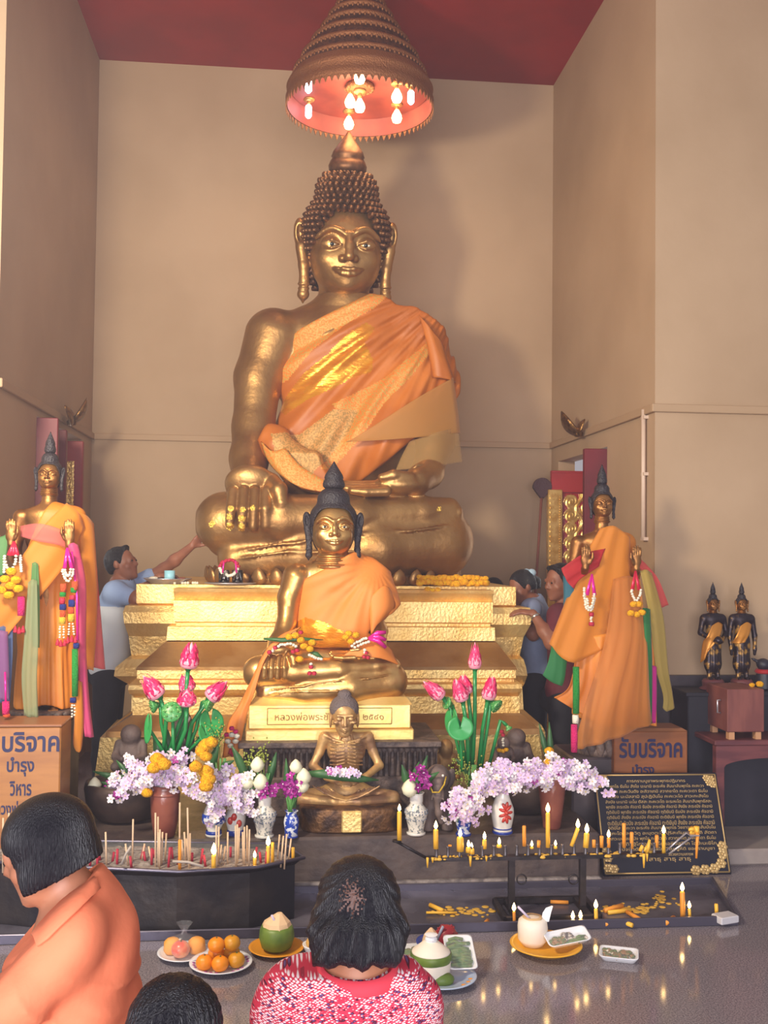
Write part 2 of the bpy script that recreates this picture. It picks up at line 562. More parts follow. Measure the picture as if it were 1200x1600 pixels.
# conduit pipe on the right wall
t = WXR = None
def on_xplane(px, py, X):
    d = ray(px, py); s_ = (X - EYE[0]) / d[0]
    return EYE + d * s_
p0 = on_xplane(1006, 640, XR - .02); p1 = on_xplane(1006, 842, XR - .02)
b = MB(); b.tube([(XR - .022, p0[1], p0[2]), (XR - .022, p0[1], p1[2])], .014, 10)
for zz in (p1[2], (p0[2] + p1[2]) / 2, p0[2] - .05): b.box((XR - .015, p0[1], zz), (.03, .06, .02))
tag(b.build('conduit_pipe', mat('conduit_paint', (200, 176, 156), .5)), 'thin cream conduit pipe running down the right wall below the batten', 'pipe')

# ---- doors in the side walls
def carved(mb, M, w, h, nx, nz, d=.018, seed=0):
    """relief of curling flame leaves; returns nothing, adds gold (0) and red (1) faces"""
    xs = np.linspace(-w / 2, w / 2, nx); zs = np.linspace(0, h, nz)
    X, Z = np.meshgrid(xs, zs, indexing='ij')
    s_ = w / 2
    H = np.zeros_like(X)
    nrow = int(h / (w * .42))
    for i in range(nrow + 1):
        zc = i * w * .42
        for sg in (-1, 1):
            cx = sg * w * .24; cz = zc + (.2 * w if sg > 0 else 0)
            dx, dz = (X - cx) * sg, Z - cz
            r = np.sqrt(dx * dx + dz * dz) / (w * .28); a = np.arctan2(dz, dx)
            H = np.maximum(H, np.clip(1 - r, 0, 1) ** .5 * (.45 + .55 * np.sin(a * 1.0 + r * 9 + seed) ** 2))
    stem = np.exp(-((X - w * .1 * np.sin(Z / (w * .42) * PI)) / (w * .05)) ** 2)
    H = np.maximum(H, stem)
    P = np.stack([X, -d * H - .002, Z], -1)
    R_, C_ = P.shape[:2]
    fg, fr = [], []
    for i in range(R_ - 1):
        for j in range(C_ - 1):
            f = (i * C_ + j, (i + 1) * C_ + j, (i + 1) * C_ + j + 1, i * C_ + j + 1)
            (fg if H[i:i + 2, j:j + 2].mean() > .3 else fr).append(f)
    vs = P.reshape(-1, 3)
    o = len(mb.v)
    mb.add(vs, fg, 0, True, M)
    n = len(mb.v)
    mb.f.extend(tuple(q + o for q in f) for f in fr); mb.mi.extend([1] * len(fr)); mb.sm.extend([True] * len(fr))

dr = thing('door_1', 'open red door with gilt carved panel in the right wall behind the standing statue', 'door', (XR, DRY1, 0)); dr['kind'] = 'structure'
b = MB(); b.box((XR - .075, DRY0 + .03, DRZ / 2), (.17, .05, DRZ - .03), bev=.004); b.build('door_leaf', m_red_unlit, dr)
b = MB(); b.box((XR + .17, DRY1 - .03, 1.16), (.48, .05, 2.32), bev=.003); b.build('door_frame', m_red, dr)
b = MB(); b.box((XR + .17, DRY1 - .07, 2.22), (.50, .05, .16), bev=.004); b.build('lintel', m_red, dr)
b = MB(); carved(b, Matrix.Translation((XR + .16, DRY1 - .057, .25)), .27, 1.88, 44, 220); b.build('carved_panel', [m_goldcarve, m_red], dr)
b = MB(); b.box((XR - .055, DRY1 - .09, 1.08), (.12, .05, 2.16), bev=.004)
for k in range(52):
    for sg in (-1, 1):
        b.box((XR - .072 + sg * .013, DRY1 - .118, .1 + k * .039), (.026, .012, .014), M=None, rz=0)
for k in range(100): b.ball((XR - .014, DRY1 - .118, .1 + k * .0202), .008, 6, 4)
b.build('gilt_frame', m_goldcarve, dr)

dl = thing('door_2', 'open red door with gilt carved strip in the left wall behind the standing statue', 'door', (XL, DLY0, 0)); dl['kind'] = 'structure'
b = MB(); b.box((XL + .06, DLY0 + .03, DLZ / 2), (.14, .05, DLZ - .02), bev=.004); b.build('door_leaf', m_red_unlit, dl)
b = MB(); b.box((XL + .02, 7.2, DLZ / 2 - .01), (.10, .05, DLZ - .03), bev=.004); b.build('door_leaf', m_red_unlit, dl)
b = MB(); b.box((XL + .015, 7.72, DLZ / 2 - .02), (.14, .05, DLZ - .06), bev=.004); b.build('door_frame', m_red, dl)
b = MB(); carved(b, Matrix.Translation((XL - .005, 7.69, .5)), .075, 1.78, 20, 220); b.build('carved_panel', [m_goldcarve, m_red], dl)
# daylight standing in the open doorways
lamp('doorway_daylight', 'AREA', (XR + 1.1, 9.6, 1.9), 60, (1.0, .96, .93), 2.6, (XR + .1, 7.2, 1.7), 3.4)
lamp('doorway_daylight', 'AREA', (XL - 1.1, 9.6, 1.9), 30, (1.0, .96, .93), 2.6, (XL - .1, 7.0, 1.7), 3.4)

# ---- altar platform, low side plinth
YP0 = float(WZ(780, 1386, 0)[1])
ZP = float(W(560, 1306, YP0 + .02)[2])
XP1 = float(W(938, 1340, YP0)[0])
ap = thing('altar_platform', 'low dark stone altar platform carrying the vases and small statues', 'platform', (0, YP0, 0))
b = MB(); XP0 = float(W(104, 1300, YP0)[0])
b.box(((XP0 + XP1) / 2, (YP0 + 5.98) / 2, ZP / 2), (XP1 - XP0, 5.98 - YP0, ZP), bev=.012); b.build('slab', m_plat, ap)
b = MB(); b.box(((XP0 + XP1) / 2, YP0 - .02, .025), (XP1 - XP0, .04, .05), bev=.01); b.build('base_moulding', mat('rough_grey_mortar', (140, 130, 128), .7, c2=(96, 88, 90), var_scale=20, bump=.5, bump_scale=40), ap, 'pale rough mortar base moulding')
q0 = W(1175, 1327, 5.3)
b = MB(); b.box((3.35, (5.3 + YRF - .03) / 2, q0[2] / 2), (2.1, YRF - .03 - 5.3, q0[2]), bev=.01)
tag(b.build('plinth', m_pale), 'low pale stone plinth along the right wall under the red table', 'plinth')

# ================================================================ BIG TIERED PEDESTAL
m_gold_leaf = mat('gold_leaf_rough', (252, 220, 146), 0.42, 0.62, c2=(232, 186, 104), var_scale=7, var_lo=.3, var_hi=.72, bump=.28, bump_scale=55)
m_gold_top = mat('gold_dull_ledge_shade', (168, 130, 82), 0.55, 0.55, c2=(150, 108, 56), var_scale=5, bump=.2, bump_scale=30)  # dull gold; on the sloped ledges the darker ceiling reflection is in the colour
ped = thing('tiered_pedestal', 'large gilded tiered pedestal under the great seated statue', 'pedestal', (0.45, 7.2, 0))
YBK = 8.25
def tier(rows, bk=YBK):
    """rows (py, Yfront, pxl, pxr) -> rings"""
    R_ = []
    for (py, Y, l, r_) in rows:
        a, c = W(l, py, Y), W(r_, py, Y); z = W((l + r_) / 2, py, Y)[2]
        R_.append([(a[0], Y, z), (c[0], Y, z), (min(c[0], 1.5), bk, z), (max(a[0], -.93), bk, z)])
    return R_
def ztop(rows):
    return rows[0]
b = MB()
core = [(915, 6.62, 213, 806), (944, 6.62, 213, 806), (947, 6.64, 216, 803), (948, 6.55, 196, 828), (958, 6.53, 192, 831), (975, 6.53, 194, 829), (995, 6.58, 201, 818),
        (1024, 6.6, 205, 812), (1030, 6.55, 196, 818), (1043, 6.52, 180, 822), (1056, 6.50, 178, 824), (1068, 6.54, 200, 820), (1075, 6.5, 206, 816), (1110, 6.48, 205, 818), (1135, 6.36, 172, 846), (1142, 6.36, 168, 850), (1146, 6.3, 160, 852), (1390, 6.22, 140, 866)]
R_ = tier(core)[::-1]
b.loft(R_, True, True, 0, False)
b.build('pedestal_body', m_gold_leaf, ped)
b = MB()
front = [(921, 6.44, 272, 771), (926, 6.42, 271, 772), (938, 6.46, 273, 769), (940, 6.42, 271, 770), (972, 6.42, 272, 770), (974, 6.46, 275, 766), (978, 6.46, 275, 766), (980, 6.40, 262, 773), (1001, 6.40, 260, 774)]
b.loft(tier(front, 6.9)[::-1], True, True, 0, False)
b.build('seat_frieze', m_gold_leaf, ped)
b = MB()
slope = [(1003, 6.39, 259, 776), (1042, 6.14, 214, 806), (1047, 6.13, 212, 808)]
b.loft(tier(slope, 6.8)[::-1], True, True, 0, False); b.build('sloped_ledge', m_gold_top, ped)
b = MB()
mid = [(1047, 6.14, 214, 806), (1060, 6.14, 214, 806), (1062, 6.18, 218, 803), (1066, 6.18, 218, 803), (1067, 6.14, 204, 812), (1070, 6.11, 201, 815), (1077, 6.10, 200, 816), (1083, 6.12, 202, 814), (1087, 6.17, 209, 810), (1089, 6.16, 208, 811), (1116, 6.16, 207, 812)]
b.loft(tier(mid, 6.7)[::-1], True, True, 0, False); b.build('moulding', m_gold_leaf, ped)
b = MB()
sl2 = [(1116, 6.15, 206, 813), (1119, 6.14, 202, 818), (1141, 5.98, 166, 842), (1150, 5.97, 165, 844)]
b.loft(tier(sl2, 6.6)[::-1], True, True, 0, False); b.build('sloped_ledge', m_gold_top, ped)
b = MB()
pb = W(140, 1250, 5.98); pc = W(862, 1250, 5.98)
zt = float(W(500, 1150, 5.98)[2]) - .002
bt = [[(pb[0] - .02, 5.985, 0), (pc[0] + .02, 5.985, 0), (pc[0] + .02, 6.6, 0), (pb[0] - .02, 6.6, 0)],
      [(pb[0] + .05, 5.99, zt), (pc[0] - .08, 5.99, zt), (pc[0] - .08, 6.6, zt), (pb[0] + .05, 6.6, zt)]]
b.loft(bt, True, True, 0, False); b.build('base_course', m_gold_leaf, ped)
ZSEAT = float(W(500, 915, 6.62)[2])
# ================================================================ SEATED STATUES
m_gold = mat('aged_gold', (184, 142, 88), 0.42, 0.82, c2=(142, 102, 58), var_scale=3.2, var_lo=.35, var_hi=.75, bump=.16, bump_scale=28)
m_gold_hair = mat('aged_gold_curls', (128, 88, 56), 0.45, 0.75, c2=(100, 66, 42), var_scale=20)
m_black_hair = mat('black_lacquer_hair', (42, 36, 42), 0.5, 0.1, bump=.5, bump_scale=90)
m_eye_white = mat('shell_eye', (225, 222, 205), 0.25)
m_pupil = mat('black_enamel', (18, 20, 24), 0.2)
m_leafpatch = mat('bright_gold_leaf', (255, 212, 96), 0.25, 0.9, bump=.6, bump_scale=120)

HB = {}
def buddha_head_meshes():
    """head, hair and eyes in head units (1 unit = one photo pixel of the great statue); face looks to -y"""
    F = Field((-98, -92, -98), (98, 92, 100), 1.7)
    F.ell((0, 8, 14), (60, 64, 72), 4)                      # skull
    F.ell((0, -8, -18), (53, 54, 46), 12)                   # lower face
    F.ell((0, -20, -36), (36, 38, 24), 14)                  # jaw
    F.ell((0, -46, -47), (13, 12, 10), 8)                   # chin
    for s in (-1, 1):
        F.ell((s * 29, -39, -8), (19, 15, 17), 12)         # cheek
        # brow arch, a smooth high ridge
        pts = []
        for i in range(9):
            a = i / 8.0
            x = 7 + a * 44; z = 29 + 14 * math.sin(PI * (a * .86 + .10)) - 3 - 5 * a * a
            y = -66 + (x / 60.0) ** 2 * 31 + (z - 20) * .10
            pts.append(((s * x, y + 6.0, z), 2.9 - 1.0 * a))
        F.limb(pts, 7)
        F.ell((s * 27, -60, 16), (17, 11, 9), 7, op='s')    # eye hollow
        F.ell((s * 27, -46, 15), (16, 13, 11), 3)           # lid and eyeball
        F.cap((s * 12, -58.5, 15), (s * 27, -60, 20.5), 1.5, 1.9, 1.5)
        F.cap((s * 27, -60, 20.5), (s * 42, -51, 16), 1.9, 1.4, 1.5)
        F.cap((s * 12, -58.5, 13), (s * 27, -59.5, 8.5), 1.2, 1.6, 1.5)
        F.cap((s * 27, -59.5, 8.5), (s * 42, -51, 14), 1.6, 1.2, 1.5)
        F.ell((s * 9.5, -63, -7), (6.2, 6.5, 5.2), 3)        # nostril wing
        # ear with long lobe
        F.ell((s * 72, 8, 30), (12, 14, 27), 3, rot=(0, s * .12, 0))
        F.ell((s * 74, -6, 32), (6, 10, 16), 3, op='s', rot=(0, s * .12, 0))
        F.limb([((s * 71, 4, 10), 10), ((s * 67, 0, -18), 8.5), ((s * 66, -2, -42), 7.8), ((s * 66.5, -2, -58), 7.6)], 4)
        F.ell((s * 66.5, -2, -47), (10.5, 10, 3.0), 1.5)
        F.ell((s * 66.5, -2, -54), (9.6, 9.6, 2.6), 1.5)
        F.ell((s * 67, -2, -63), (10, 10, 9.5), 2.5)
        F.cap((s * 67, -2, -66), (s * 67.5, -2, -77), 6.5, 1.5, 3)
    F.limb([((0, -58, 30), 5.0), ((0, -65.5, 12), 6.4), ((0, -72.5, -3), 7.4)], 5)   # nose
    F.ell((0, -70, -5), (7, 6.5, 5.5), 3)
    # lips, corners turned up
    for s in (-1, 1):
        F.limb([((0, -68.5, -23.3), 3.4), ((s * 8, -68, -22.2), 3.4), ((s * 17, -63.5, -23.2), 2.4), ((s * 23, -58.5, -22.8), 1.5)], 2.5)
        F.limb([((0, -66.5, -30.5), 3.9), ((s * 9, -65, -29.6), 3.5), ((s * 19, -60, -26.2), 1.8)], 2.5)
        F.limb([((0, -72.5, -26.8), 1.0), ((s * 10, -71, -26.2), 1.0), ((s * 24, -61.5, -23.6), 1.0)], 1.2, op='s')
    # neck with three rings
    F.cap((0, 12, -30), (0, 14, -96), 38, 46, 10)
    for z, r in ((-66, 45), (-77, 47.5), (-88, 50)):
        F.ell((0, 8, z), (r, r - 2, 5.5), 3)
    # hairline band
    def band(V):
        return V
    V, Q = F.mesh(); HB['skin'] = (V, Q)
    # hair cap
    G = Field((-80, -76, -60), (80, 86, 205), 2.4)
    G.ell((0, 14, 36), (67, 66, 62), 4)
    G.ell((0, 30, -10), (58, 50, 60), 10)
    G.ell((0, 14, 96), (45, 44, 38), 12)
    X, Y, Z = G.full()
    zl = 68 - (np.abs(X) / 61.0) ** 4.5 * 64 + np.clip(Y + 20, 0, 200) * -1.9
    G.d = np.maximum(G.d, (zl - Z) * .6).astype(np.float32)
    HB['hair'] = G.mesh()
    return HB
buddha_head_meshes()

def mesh_from(V, Q, name, R=None, s=1.0, t=(0, 0, 0), off=(0, 0, 0)):
    V = V * s
    if R is not None: V = V @ np.array(R).T
    V = V + np.array(t) - np.array(off)
    me = bpy.data.meshes.new(name)
    me.from_pydata(V.tolist(), [], Q.tolist())
    return me

def flame_profile():
    return [(24, 128), (30, 133), (31, 140), (28, 147), (25, 152), (27, 154), (24, 162), (17.5, 171), (10, 181), (4.5, 189), (1.2, 194)]

def buddha_head(parent, c, s, m_skin, m_hair, yaw=0.0, pitch=0.0, eyes=True, curls=True, flame=1.0, m_flame=None, sx=1.0, hz=1.0, m_ear=None):
    """adds head parts to a statue: face (with neck), hair, curls, flame finial, eyes. s is metres per head unit"""
    R = np.array(Matrix.Rotation(yaw, 3, 'Z') @ Matrix.Rotation(pitch, 3, 'X')); off = wloc(parent)
    D = np.diag((sx, 1, 1))
    me = mesh_from(*HB['skin'], 'head', R @ D, s, c, off)
    mi = None
    if m_ear:
        C = HB['skin'][0][HB['skin'][1]].mean(1); mi = ((np.abs(C[:, 0]) > 57) & (C[:, 1] > -22)).astype(np.int32)
    o = finish('head', me, [m_skin, m_ear] if m_ear else m_skin, parent, None, None, mi, np.ones(len(me.polygons), bool))
    V, Q = HB['hair']
    V = V.copy(); V[:, 2] = np.where(V[:, 2] > 40, 40 + (V[:, 2] - 40) * hz, V[:, 2])
    me = mesh_from(V, Q, 'hair', R @ D, s, c, off)
    hair = finish('hair', me, m_hair, parent, None, None, None, np.ones(len(me.polygons), bool))
    T = Matrix.Translation(Vector(c)) @ Matrix(R @ D).to_4x4() @ Matrix.Diagonal((s, s, s, 1))
    if curls:
        # snail-shell curls set in rings over the cap, all one surface pattern
        b = MB()
        Vh = HB['hair'][0]
        cen = np.array((0, 16, 40.0))
        z = -50.0
        rows = []
        def surf(zq):
            m_ = np.abs(Vh[:, 2] - zq) < 3.0
            return Vh[m_]
        k = 0
        while z < 136:
            P = surf(z)
            if len(P) > 6:
                a = np.arctan2(P[:, 1] - 14, P[:, 0]); r_ = np.hypot(P[:, 0], P[:, 1] - 14)
                rm = np.median(r_)
                n = max(5, int(2 * PI * rm / 9.6))
                for i in range(n):
                    th = 2 * PI * (i + .5 * (k % 2)) / n - PI
                    da = np.abs(np.angle(np.exp(1j * (a - th))))
                    sel = da < .15
                    if not sel.any(): continue
                    rr_ = np.sort(r_[sel])[-6:].mean()
                    p = np.array((rr_ * math.cos(th), 14 + rr_ * math.sin(th), z)); nrm = p - cen; nrm[2] *= .5; nrm = nrm / np.linalg.norm(nrm)
                    q = Vector((0, 0, 1)).rotation_difference(Vector(nrm)).to_matrix().to_4x4()
                    pz = p.copy(); pz[2] = 40 + (pz[2] - 40) * hz if pz[2] > 40 else pz[2]
                    b.lathe([(6.3, -2), (6.0, 1.5), (4.2, 4.6), (4.4, 5.2), (2.4, 7.6), (.5, 9)], (0, 0, 0), 7, 0, True, T @ Matrix.Translation(Vector(pz)) @ q)
            z += 8.6; k += 1
        b.build('hair_curls', m_hair, parent)
    b = MB()
    dz = 40 + (128 - 40) * hz - 128
    b.lathe([(r, 128 + dz + (z - 128) * flame) for r, z in flame_profile()], (0, 13, 0), 20, 0, True, T)
    b.build('flame_finial', m_flame or m_hair, parent)
    if eyes:
        for sg in (-1, 1):
            b = MB()
            b.ball((sg * 27, -50.2, 14.3), (12.2, 9.2, 5.2), 16, 10, 0, T)
            e = b.build('eye', m_eye_white, parent)
            b = MB(); b.ball((sg * 26.5, -55.2, 14.4), (5.0, 5.0, 4.7), 12, 8, 0, T); b.build('pupil', m_pupil, e)
    return o

# ---------------- great seated statue: body laid out at its own depth
def P(px, py, Y): return W(px, py, Y)
def finger(F, pts, r, k):
    F.limb([(p, rr) for p, rr in zip(pts, r)], k)

def seated_body(F):
    u = .0045
    F.ell(P(547, 590, 7.32), (112 * u, 62 * u, 128 * u), .04)          # chest
    F.ell(P(545, 525, 7.32), (120 * u, 50 * u, 58 * u), .08)           # shoulder girdle
    F.ell(P(540, 690, 7.30), (100 * u, 62 * u, 95 * u), .10)           # belly
    F.ell(P(535, 800, 7.32), (140 * u, 80 * u, 62 * u), .10)           # seat
    F.cap(P(540, 478, 7.28), P(540, 520, 7.32), 44 * u, 62 * u, .10)   # neck root
    # right arm, straight down to the knee
    F.limb([(P(428, 528, 7.30), 47 * u), (P(404, 590, 7.26), 37 * u), (P(396, 668, 7.16), 31.5 * u), (P(389, 716, 7.02), 28 * u), (P(389, 748, 6.88), 27 * u)], .05)
    # hand over the shin, fingers hanging
    F.ell(P(391, 756, 6.75), (37 * u, 19 * u, 30 * u), .04, rot=(.55, 0, 0))
    for (x0, x1, zb, r) in ((364, 358.5, 828, 8.0), (381, 377.5, 831, 8.6), (398, 395.5, 832, 8.6), (415, 414.5, 830, 8.2)):
        finger(F, [P(x0, 768, 6.66), P((x0 + x1) / 2, 795, 6.585), P(x1, zb - 9, 6.595)], [r * u * 1.0, r * u * .97, r * u * .78], .004)
    finger(F, [P(424, 752, 6.72), P(436, 766, 6.63), P(440, 785, 6.60)], [12.5 * u, 12 * u, 9.5 * u], .02)
    # left arm: elbow bent, hand resting in the lap palm up
    F.limb([(P(648, 525, 7.32), 40 * u), (P(668, 600, 7.28), 33 * u), (P(680, 690, 7.18), 29 * u), (P(668, 738, 6.88), 23 * u), (P(652, 752, 6.74), 21 * u)], .05)
    F.ell(P(622, 757, 6.70), (36 * u, 24 * u, 15 * u), .02)
    for i, (y, Y, L) in enumerate(((757, 6.74, 540), (760, 6.69, 537), (764, 6.64, 541), (768, 6.60, 550))):
        finger(F, [P(604, y, Y), P(572, y + 1, Y - .01), P(L, y - 1, Y)], [7.4 * u, 6.9 * u, 5.2 * u], .008)
    finger(F, [P(640, 747, 6.66), P(615, 742, 6.62), P(596, 746, 6.62)], [9 * u, 7.5 * u, 5.5 * u], .015)
    # upper (right) leg lying across, foot on the left thigh
    F.limb([(P(455, 806, 7.22), 52 * u), (P(352, 814, 6.88), 43 * u)], .05)
    F.limb([(P(350, 818, 6.86), 41 * u), (P(440, 812, 6.74), 37 * u), (P(560, 806, 6.72), 31 * u), (P(660, 801, 6.78), 23 * u)], .04)
    F.limb([(P(660, 800, 6.78), 23 * u), (P(700, 797, 6.82), 19 * u)], .03)
    F.limb([(P(694, 806, 6.80), 13 * u), (P(714, 800, 6.80), 9 * u)], .02)
    for i in range(5):
        F.ell(P(690 + i * 6.6, 786 + (i - 1) ** 2 * 1.6, 6.79 - i * .004), (5.6 * u, 6 * u, 6.2 * u), .006)
    # lower (left) leg
    F.limb([(P(640, 825, 7.22), 56 * u), (P(684, 846, 6.92), 53 * u)], .06)
    F.limb([(P(682, 850, 6.90), 51 * u), (P(590, 856, 6.76), 45 * u), (P(470, 866, 6.76), 38 * u), (P(372, 874, 6.82), 30 * u)], .05)
    F.ell(P(520, 850, 7.05), (190 * u, 70 * u, 50 * u), .08)
    return F
def hems(F):
    """robe hem lines raised on the legs"""
    u = .0045
    for pts in (((372, 862, 6.70), (430, 851, 6.61), (468, 848, 6.585), (500, 838, 6.585), (560, 834, 6.575), (640, 830, 6.61), (700, 822, 6.70)),
                ((366, 874, 6.70), (420, 866, 6.60), (450, 862, 6.585), (480, 863, 6.58), (560, 862, 6.55))):
        F.limb([(P(*p), 2.4 * u) for p in pts], .006)
BF = Field(P(300, 900, 6.5) * np.array((1, 0, 0)) + np.array((-.02, 6.48, ZSEAT - .03)), (P(745, 500, 7.2)[0] + .06, 7.75, P(540, 470, 7.2)[2] + .05), .0098)
seated_body(BF); hems(BF)
ZS0 = ZSEAT
Xg, Yg, Zg = BF.full()
BF.d = np.maximum(BF.d, (ZSEAT + .045 - Zg)).astype(np.float32)
SEAT_V, SEAT_Q = BF.mesh()
C0 = P(540, 900, 7.2)
big = thing('great_seated_statue', 'huge gilded seated statue with curled hair and orange lace robe under the hanging canopy', 'statue', (float(C0[0]), 7.2, ZSEAT))
# the gold-leafed finger tips stay on the body as a second material
def zone_fingers(C):
    m_ = np.zeros(len(C), int)
    for (x, y, r) in ((358.5, 822, 6), (377.5, 824, 6), (358, 808, 5), (378, 810, 5.5), (361, 795, 4.5), (380, 797, 4), (395, 794, 4), (712, 800, 5), (330, 818, 5), (690, 795, 4)):
        p = P(x, y, 6.6); m_ |= (np.hypot(C[:, 0] - p[0], C[:, 2] - p[2]) < r * .0042) & (C[:, 1] < 6.72)
    return m_
BF.build('body', [m_gold, m_leafpatch], big, zone=zone_fingers)
buddha_head(big, P(540, 400, 7.2), .0044, m_gold, m_gold_hair, yaw=math.radians(1.5), pitch=math.radians(13))

# robe over the left shoulder
m_orange = mat('orange_robe', (192, 110, 36), 0.5, c2=(176, 96, 28), var_scale=3, bump=.08, bump_scale=200)
m_satin = mat('gold_satin', (238, 166, 44), 0.24, 0.55, c2=(224, 140, 34), var_scale=6, bump=.25, bump_scale=18, stretch=(1, 1, 3))
m_lace = mat('orange_gold_lace', (222, 128, 46), 0.5, 0.15, c2=(196, 152, 74), var_scale=85, var_lo=.46, var_hi=.54, detail=1, bump=.3, bump_scale=120)
m_lace2 = mat('pale_gold_lace', (206, 150, 84), 0.5, 0.2, c2=(170, 130, 70), var_scale=70, var_lo=.46, var_hi=.54, detail=1, bump=.3, bump_scale=120)
RF = Field((P(395, 600, 7.0)[0] - .05, 6.75, P(540, 800, 6.9)[2] - .05), (P(725, 500, 7.3)[0] + .05, 7.80, P(600, 452, 7.2)[2] + .05), .0115, pad=.16)
u = .0045
RF.ell(P(547, 590, 7.32), (112 * u, 62 * u, 128 * u), .04)
RF.ell(P(552, 524, 7.31), (116 * u, 52 * u, 60 * u), .08)
RF.cap(P(560, 478, 7.28), P(560, 520, 7.32), 46 * u, 64 * u, .10)
RF.ell(P(535, 700, 7.28), (104 * u, 70 * u, 98 * u), .12)
RF.cap(P(575, 480, 7.25), P(650, 510, 7.3), 40 * u, 42 * u, .08)
RF.limb([(P(648, 525, 7.32), 41 * u), (P(672, 600, 7.26), 36 * u), (P(682, 690, 7.14), 32 * u)], .14)
RF.limb([(P(640, 600, 7.2), 45 * u), (P(600, 690, 7.1), 50 * u)], .12)
RF.limb([(P(425, 690, 6.98), 20 * u), (P(470, 735, 6.86), 26 * u), (P(520, 770, 6.84), 16 * u)], .06)
Xg, Yg, Zg = RF.full()
sh = P(745, 425, 7.1)
ang = np.arctan2(Zg - sh[2], -(Xg - sh[0])); rad = np.hypot(Zg - sh[2], Xg - sh[0])
fold = .013 * np.sin(ang * 40 + 1.8 * np.sin(rad * 4) + 1.2 * np.sin(Xg * 7)) * np.clip(rad * .9, 0, 1) + .006 * np.sin(ang * 83 + 4 * rad + 1.0)
RF.d = (RF.d - .026 + fold).astype(np.float32)
robe_poly = pxpoly([(428, 540), (470, 510), (530, 480), (580, 457), (600, 460), (622, 474), (650, 476), (700, 506), (730, 570), (724, 610), (700, 645), (640, 690), (600, 725), (540, 770), (510, 776), (470, 768), (438, 745), (412, 716), (403, 690), (412, 672), (424, 650), (427, 610), (432, 580)], 7.05)
RF.cut(poly_sd(Xg, Zg, robe_poly), .02)
satin_poly = pxpoly([(452, 606), (478, 578), (512, 552), (542, 522), (572, 504), (586, 512), (570, 535), (584, 560), (580, 582), (548, 590), (520, 607), (482, 622), (446, 644), (436, 634)], 7.0)
lace_poly = pxpoly([(420, 545), (470, 508), (530, 478), (580, 452), (606, 462), (585, 482), (540, 508), (490, 545), (450, 590), (428, 600)], 7.05)
lace2_poly = pxpoly([(424, 680), (470, 676), (520, 640), (560, 640), (545, 675), (510, 720), (480, 750), (450, 740), (430, 715)], 6.95)
lace3_poly = pxpoly([(520, 630), (600, 590), (660, 540), (680, 520), (690, 530), (640, 590), (600, 630), (560, 690), (515, 735), (500, 735), (545, 670)], 6.95)
def zone_robe(C):
    z = np.zeros(len(C), int)
    z[in_poly(C, lace3_poly)] = 2
    z[in_poly(C, lace2_poly)] = 3
    z[in_poly(C, satin_poly)] = 1
    z[in_poly(C, lace_poly)] = 2
    z[C[:, 1] > 7.35] = 0
    return z
RF.build('robe', [m_orange, m_satin, m_lace, m_lace2], big, zone=zone_robe, label='orange robe with gold satin folds and lace bands')
# loose cloth ends at the left arm
m_sheer_or = sheer('orange_gauze', (230, 140, 60), .82)
m_sheer_kh = sheer('khaki_gauze', (205, 150, 78), .62)
m_sheer_rim = sheer('straw_gauze', (200, 160, 96), .42)
b = MB(); sheet_px(b, [[(655, 492, 7.02), (672, 512, 6.98), (690, 534, 7.02)], [(668, 540, 6.98), (690, 560, 6.95), (702, 572, 7.02)], [(676, 590, 6.97), (698, 592, 6.95), (712, 598, 7.03)]], 14, 9, .006, .012, 2, 0, 3)
b.build('shoulder_flap', m_orange, big)
b = MB(); sheet_px(b, [[(545, 690, 6.80), (600, 655, 6.80), (655, 620, 6.84), (708, 590, 6.98)], [(543, 690, 6.79), (605, 676, 6.79), (662, 650, 6.83), (715, 640, 6.98)], [(541, 690, 6.78), (608, 687, 6.78), (666, 682, 6.82), (719, 676, 6.98)]], 14, 16, .004, .006, 2, 0, 5)
b.build('gauze_end', m_sheer_kh, big)
b = MB(); sheet_px(b, [[(640, 690, 6.85), (680, 676, 6.84), (716, 668, 6.98)], [(628, 712, 6.80), (682, 704, 6.82), (719, 698, 6.98)], [(618, 735, 6.76), (680, 728, 6.80), (722, 722, 6.99)]], 12, 12, .004, .006, 2, 0, 6)
b.build('gauze_end', m_sheer_rim, big)
b = MB(); sheet_px(b, [[(408, 690, 6.80), (425, 705, 6.74), (445, 700, 6.74)], [(418, 718, 6.78), (440, 735, 6.70), (470, 728, 6.70)], [(440, 742, 6.74), (466, 758, 6.67), (506, 750, 6.68)], [(484, 757, 6.70), (498, 768, 6.66), (522, 762, 6.68)]], 16, 10, .008, .008, 3, 0, 8)
b.build('robe_tail', m_lace, big)
b = MB()
pw = P(657, 731, 6.79)
b.tube([tuple(P(644, 735, 6.72)), tuple(P(652, 727, 6.73)), tuple(P(664, 728, 6.76)), tuple(P(672, 737, 6.80))], .012, 8)
b.build('bracelet', m_gold, big)

# lotus petal seat under the great statue
b = MB()
cx = float(P(525, 905, 6.9)[0]); cy = 7.22
for k in range(40):
    a = 2 * PI * k / 40
    ex, ey = .86, .66
    px_, py_ = cx + ex * math.cos(a), cy + ey * math.sin(a)
    M = Matrix.Translation((px_, py_, ZSEAT + .005)) @ Matrix.Rotation(math.atan2(math.sin(a) * ex, math.cos(a) * ey), 4, 'Z') @ Matrix.Rotation(.25, 4, 'Y')
    b.lathe([(.012, -.01), (.052, .015), (.056, .045), (.034, .085), (.006, .108)], (0, 0, 0), 10, 0, True, M, .55, 1)
b.lathe([(.84, 0), (.84, .05), (.80, .07)], (cx, cy, ZSEAT), 40, 0, True, None, 1.0, .78)
b.build('lotus_seat', m_gold, big)

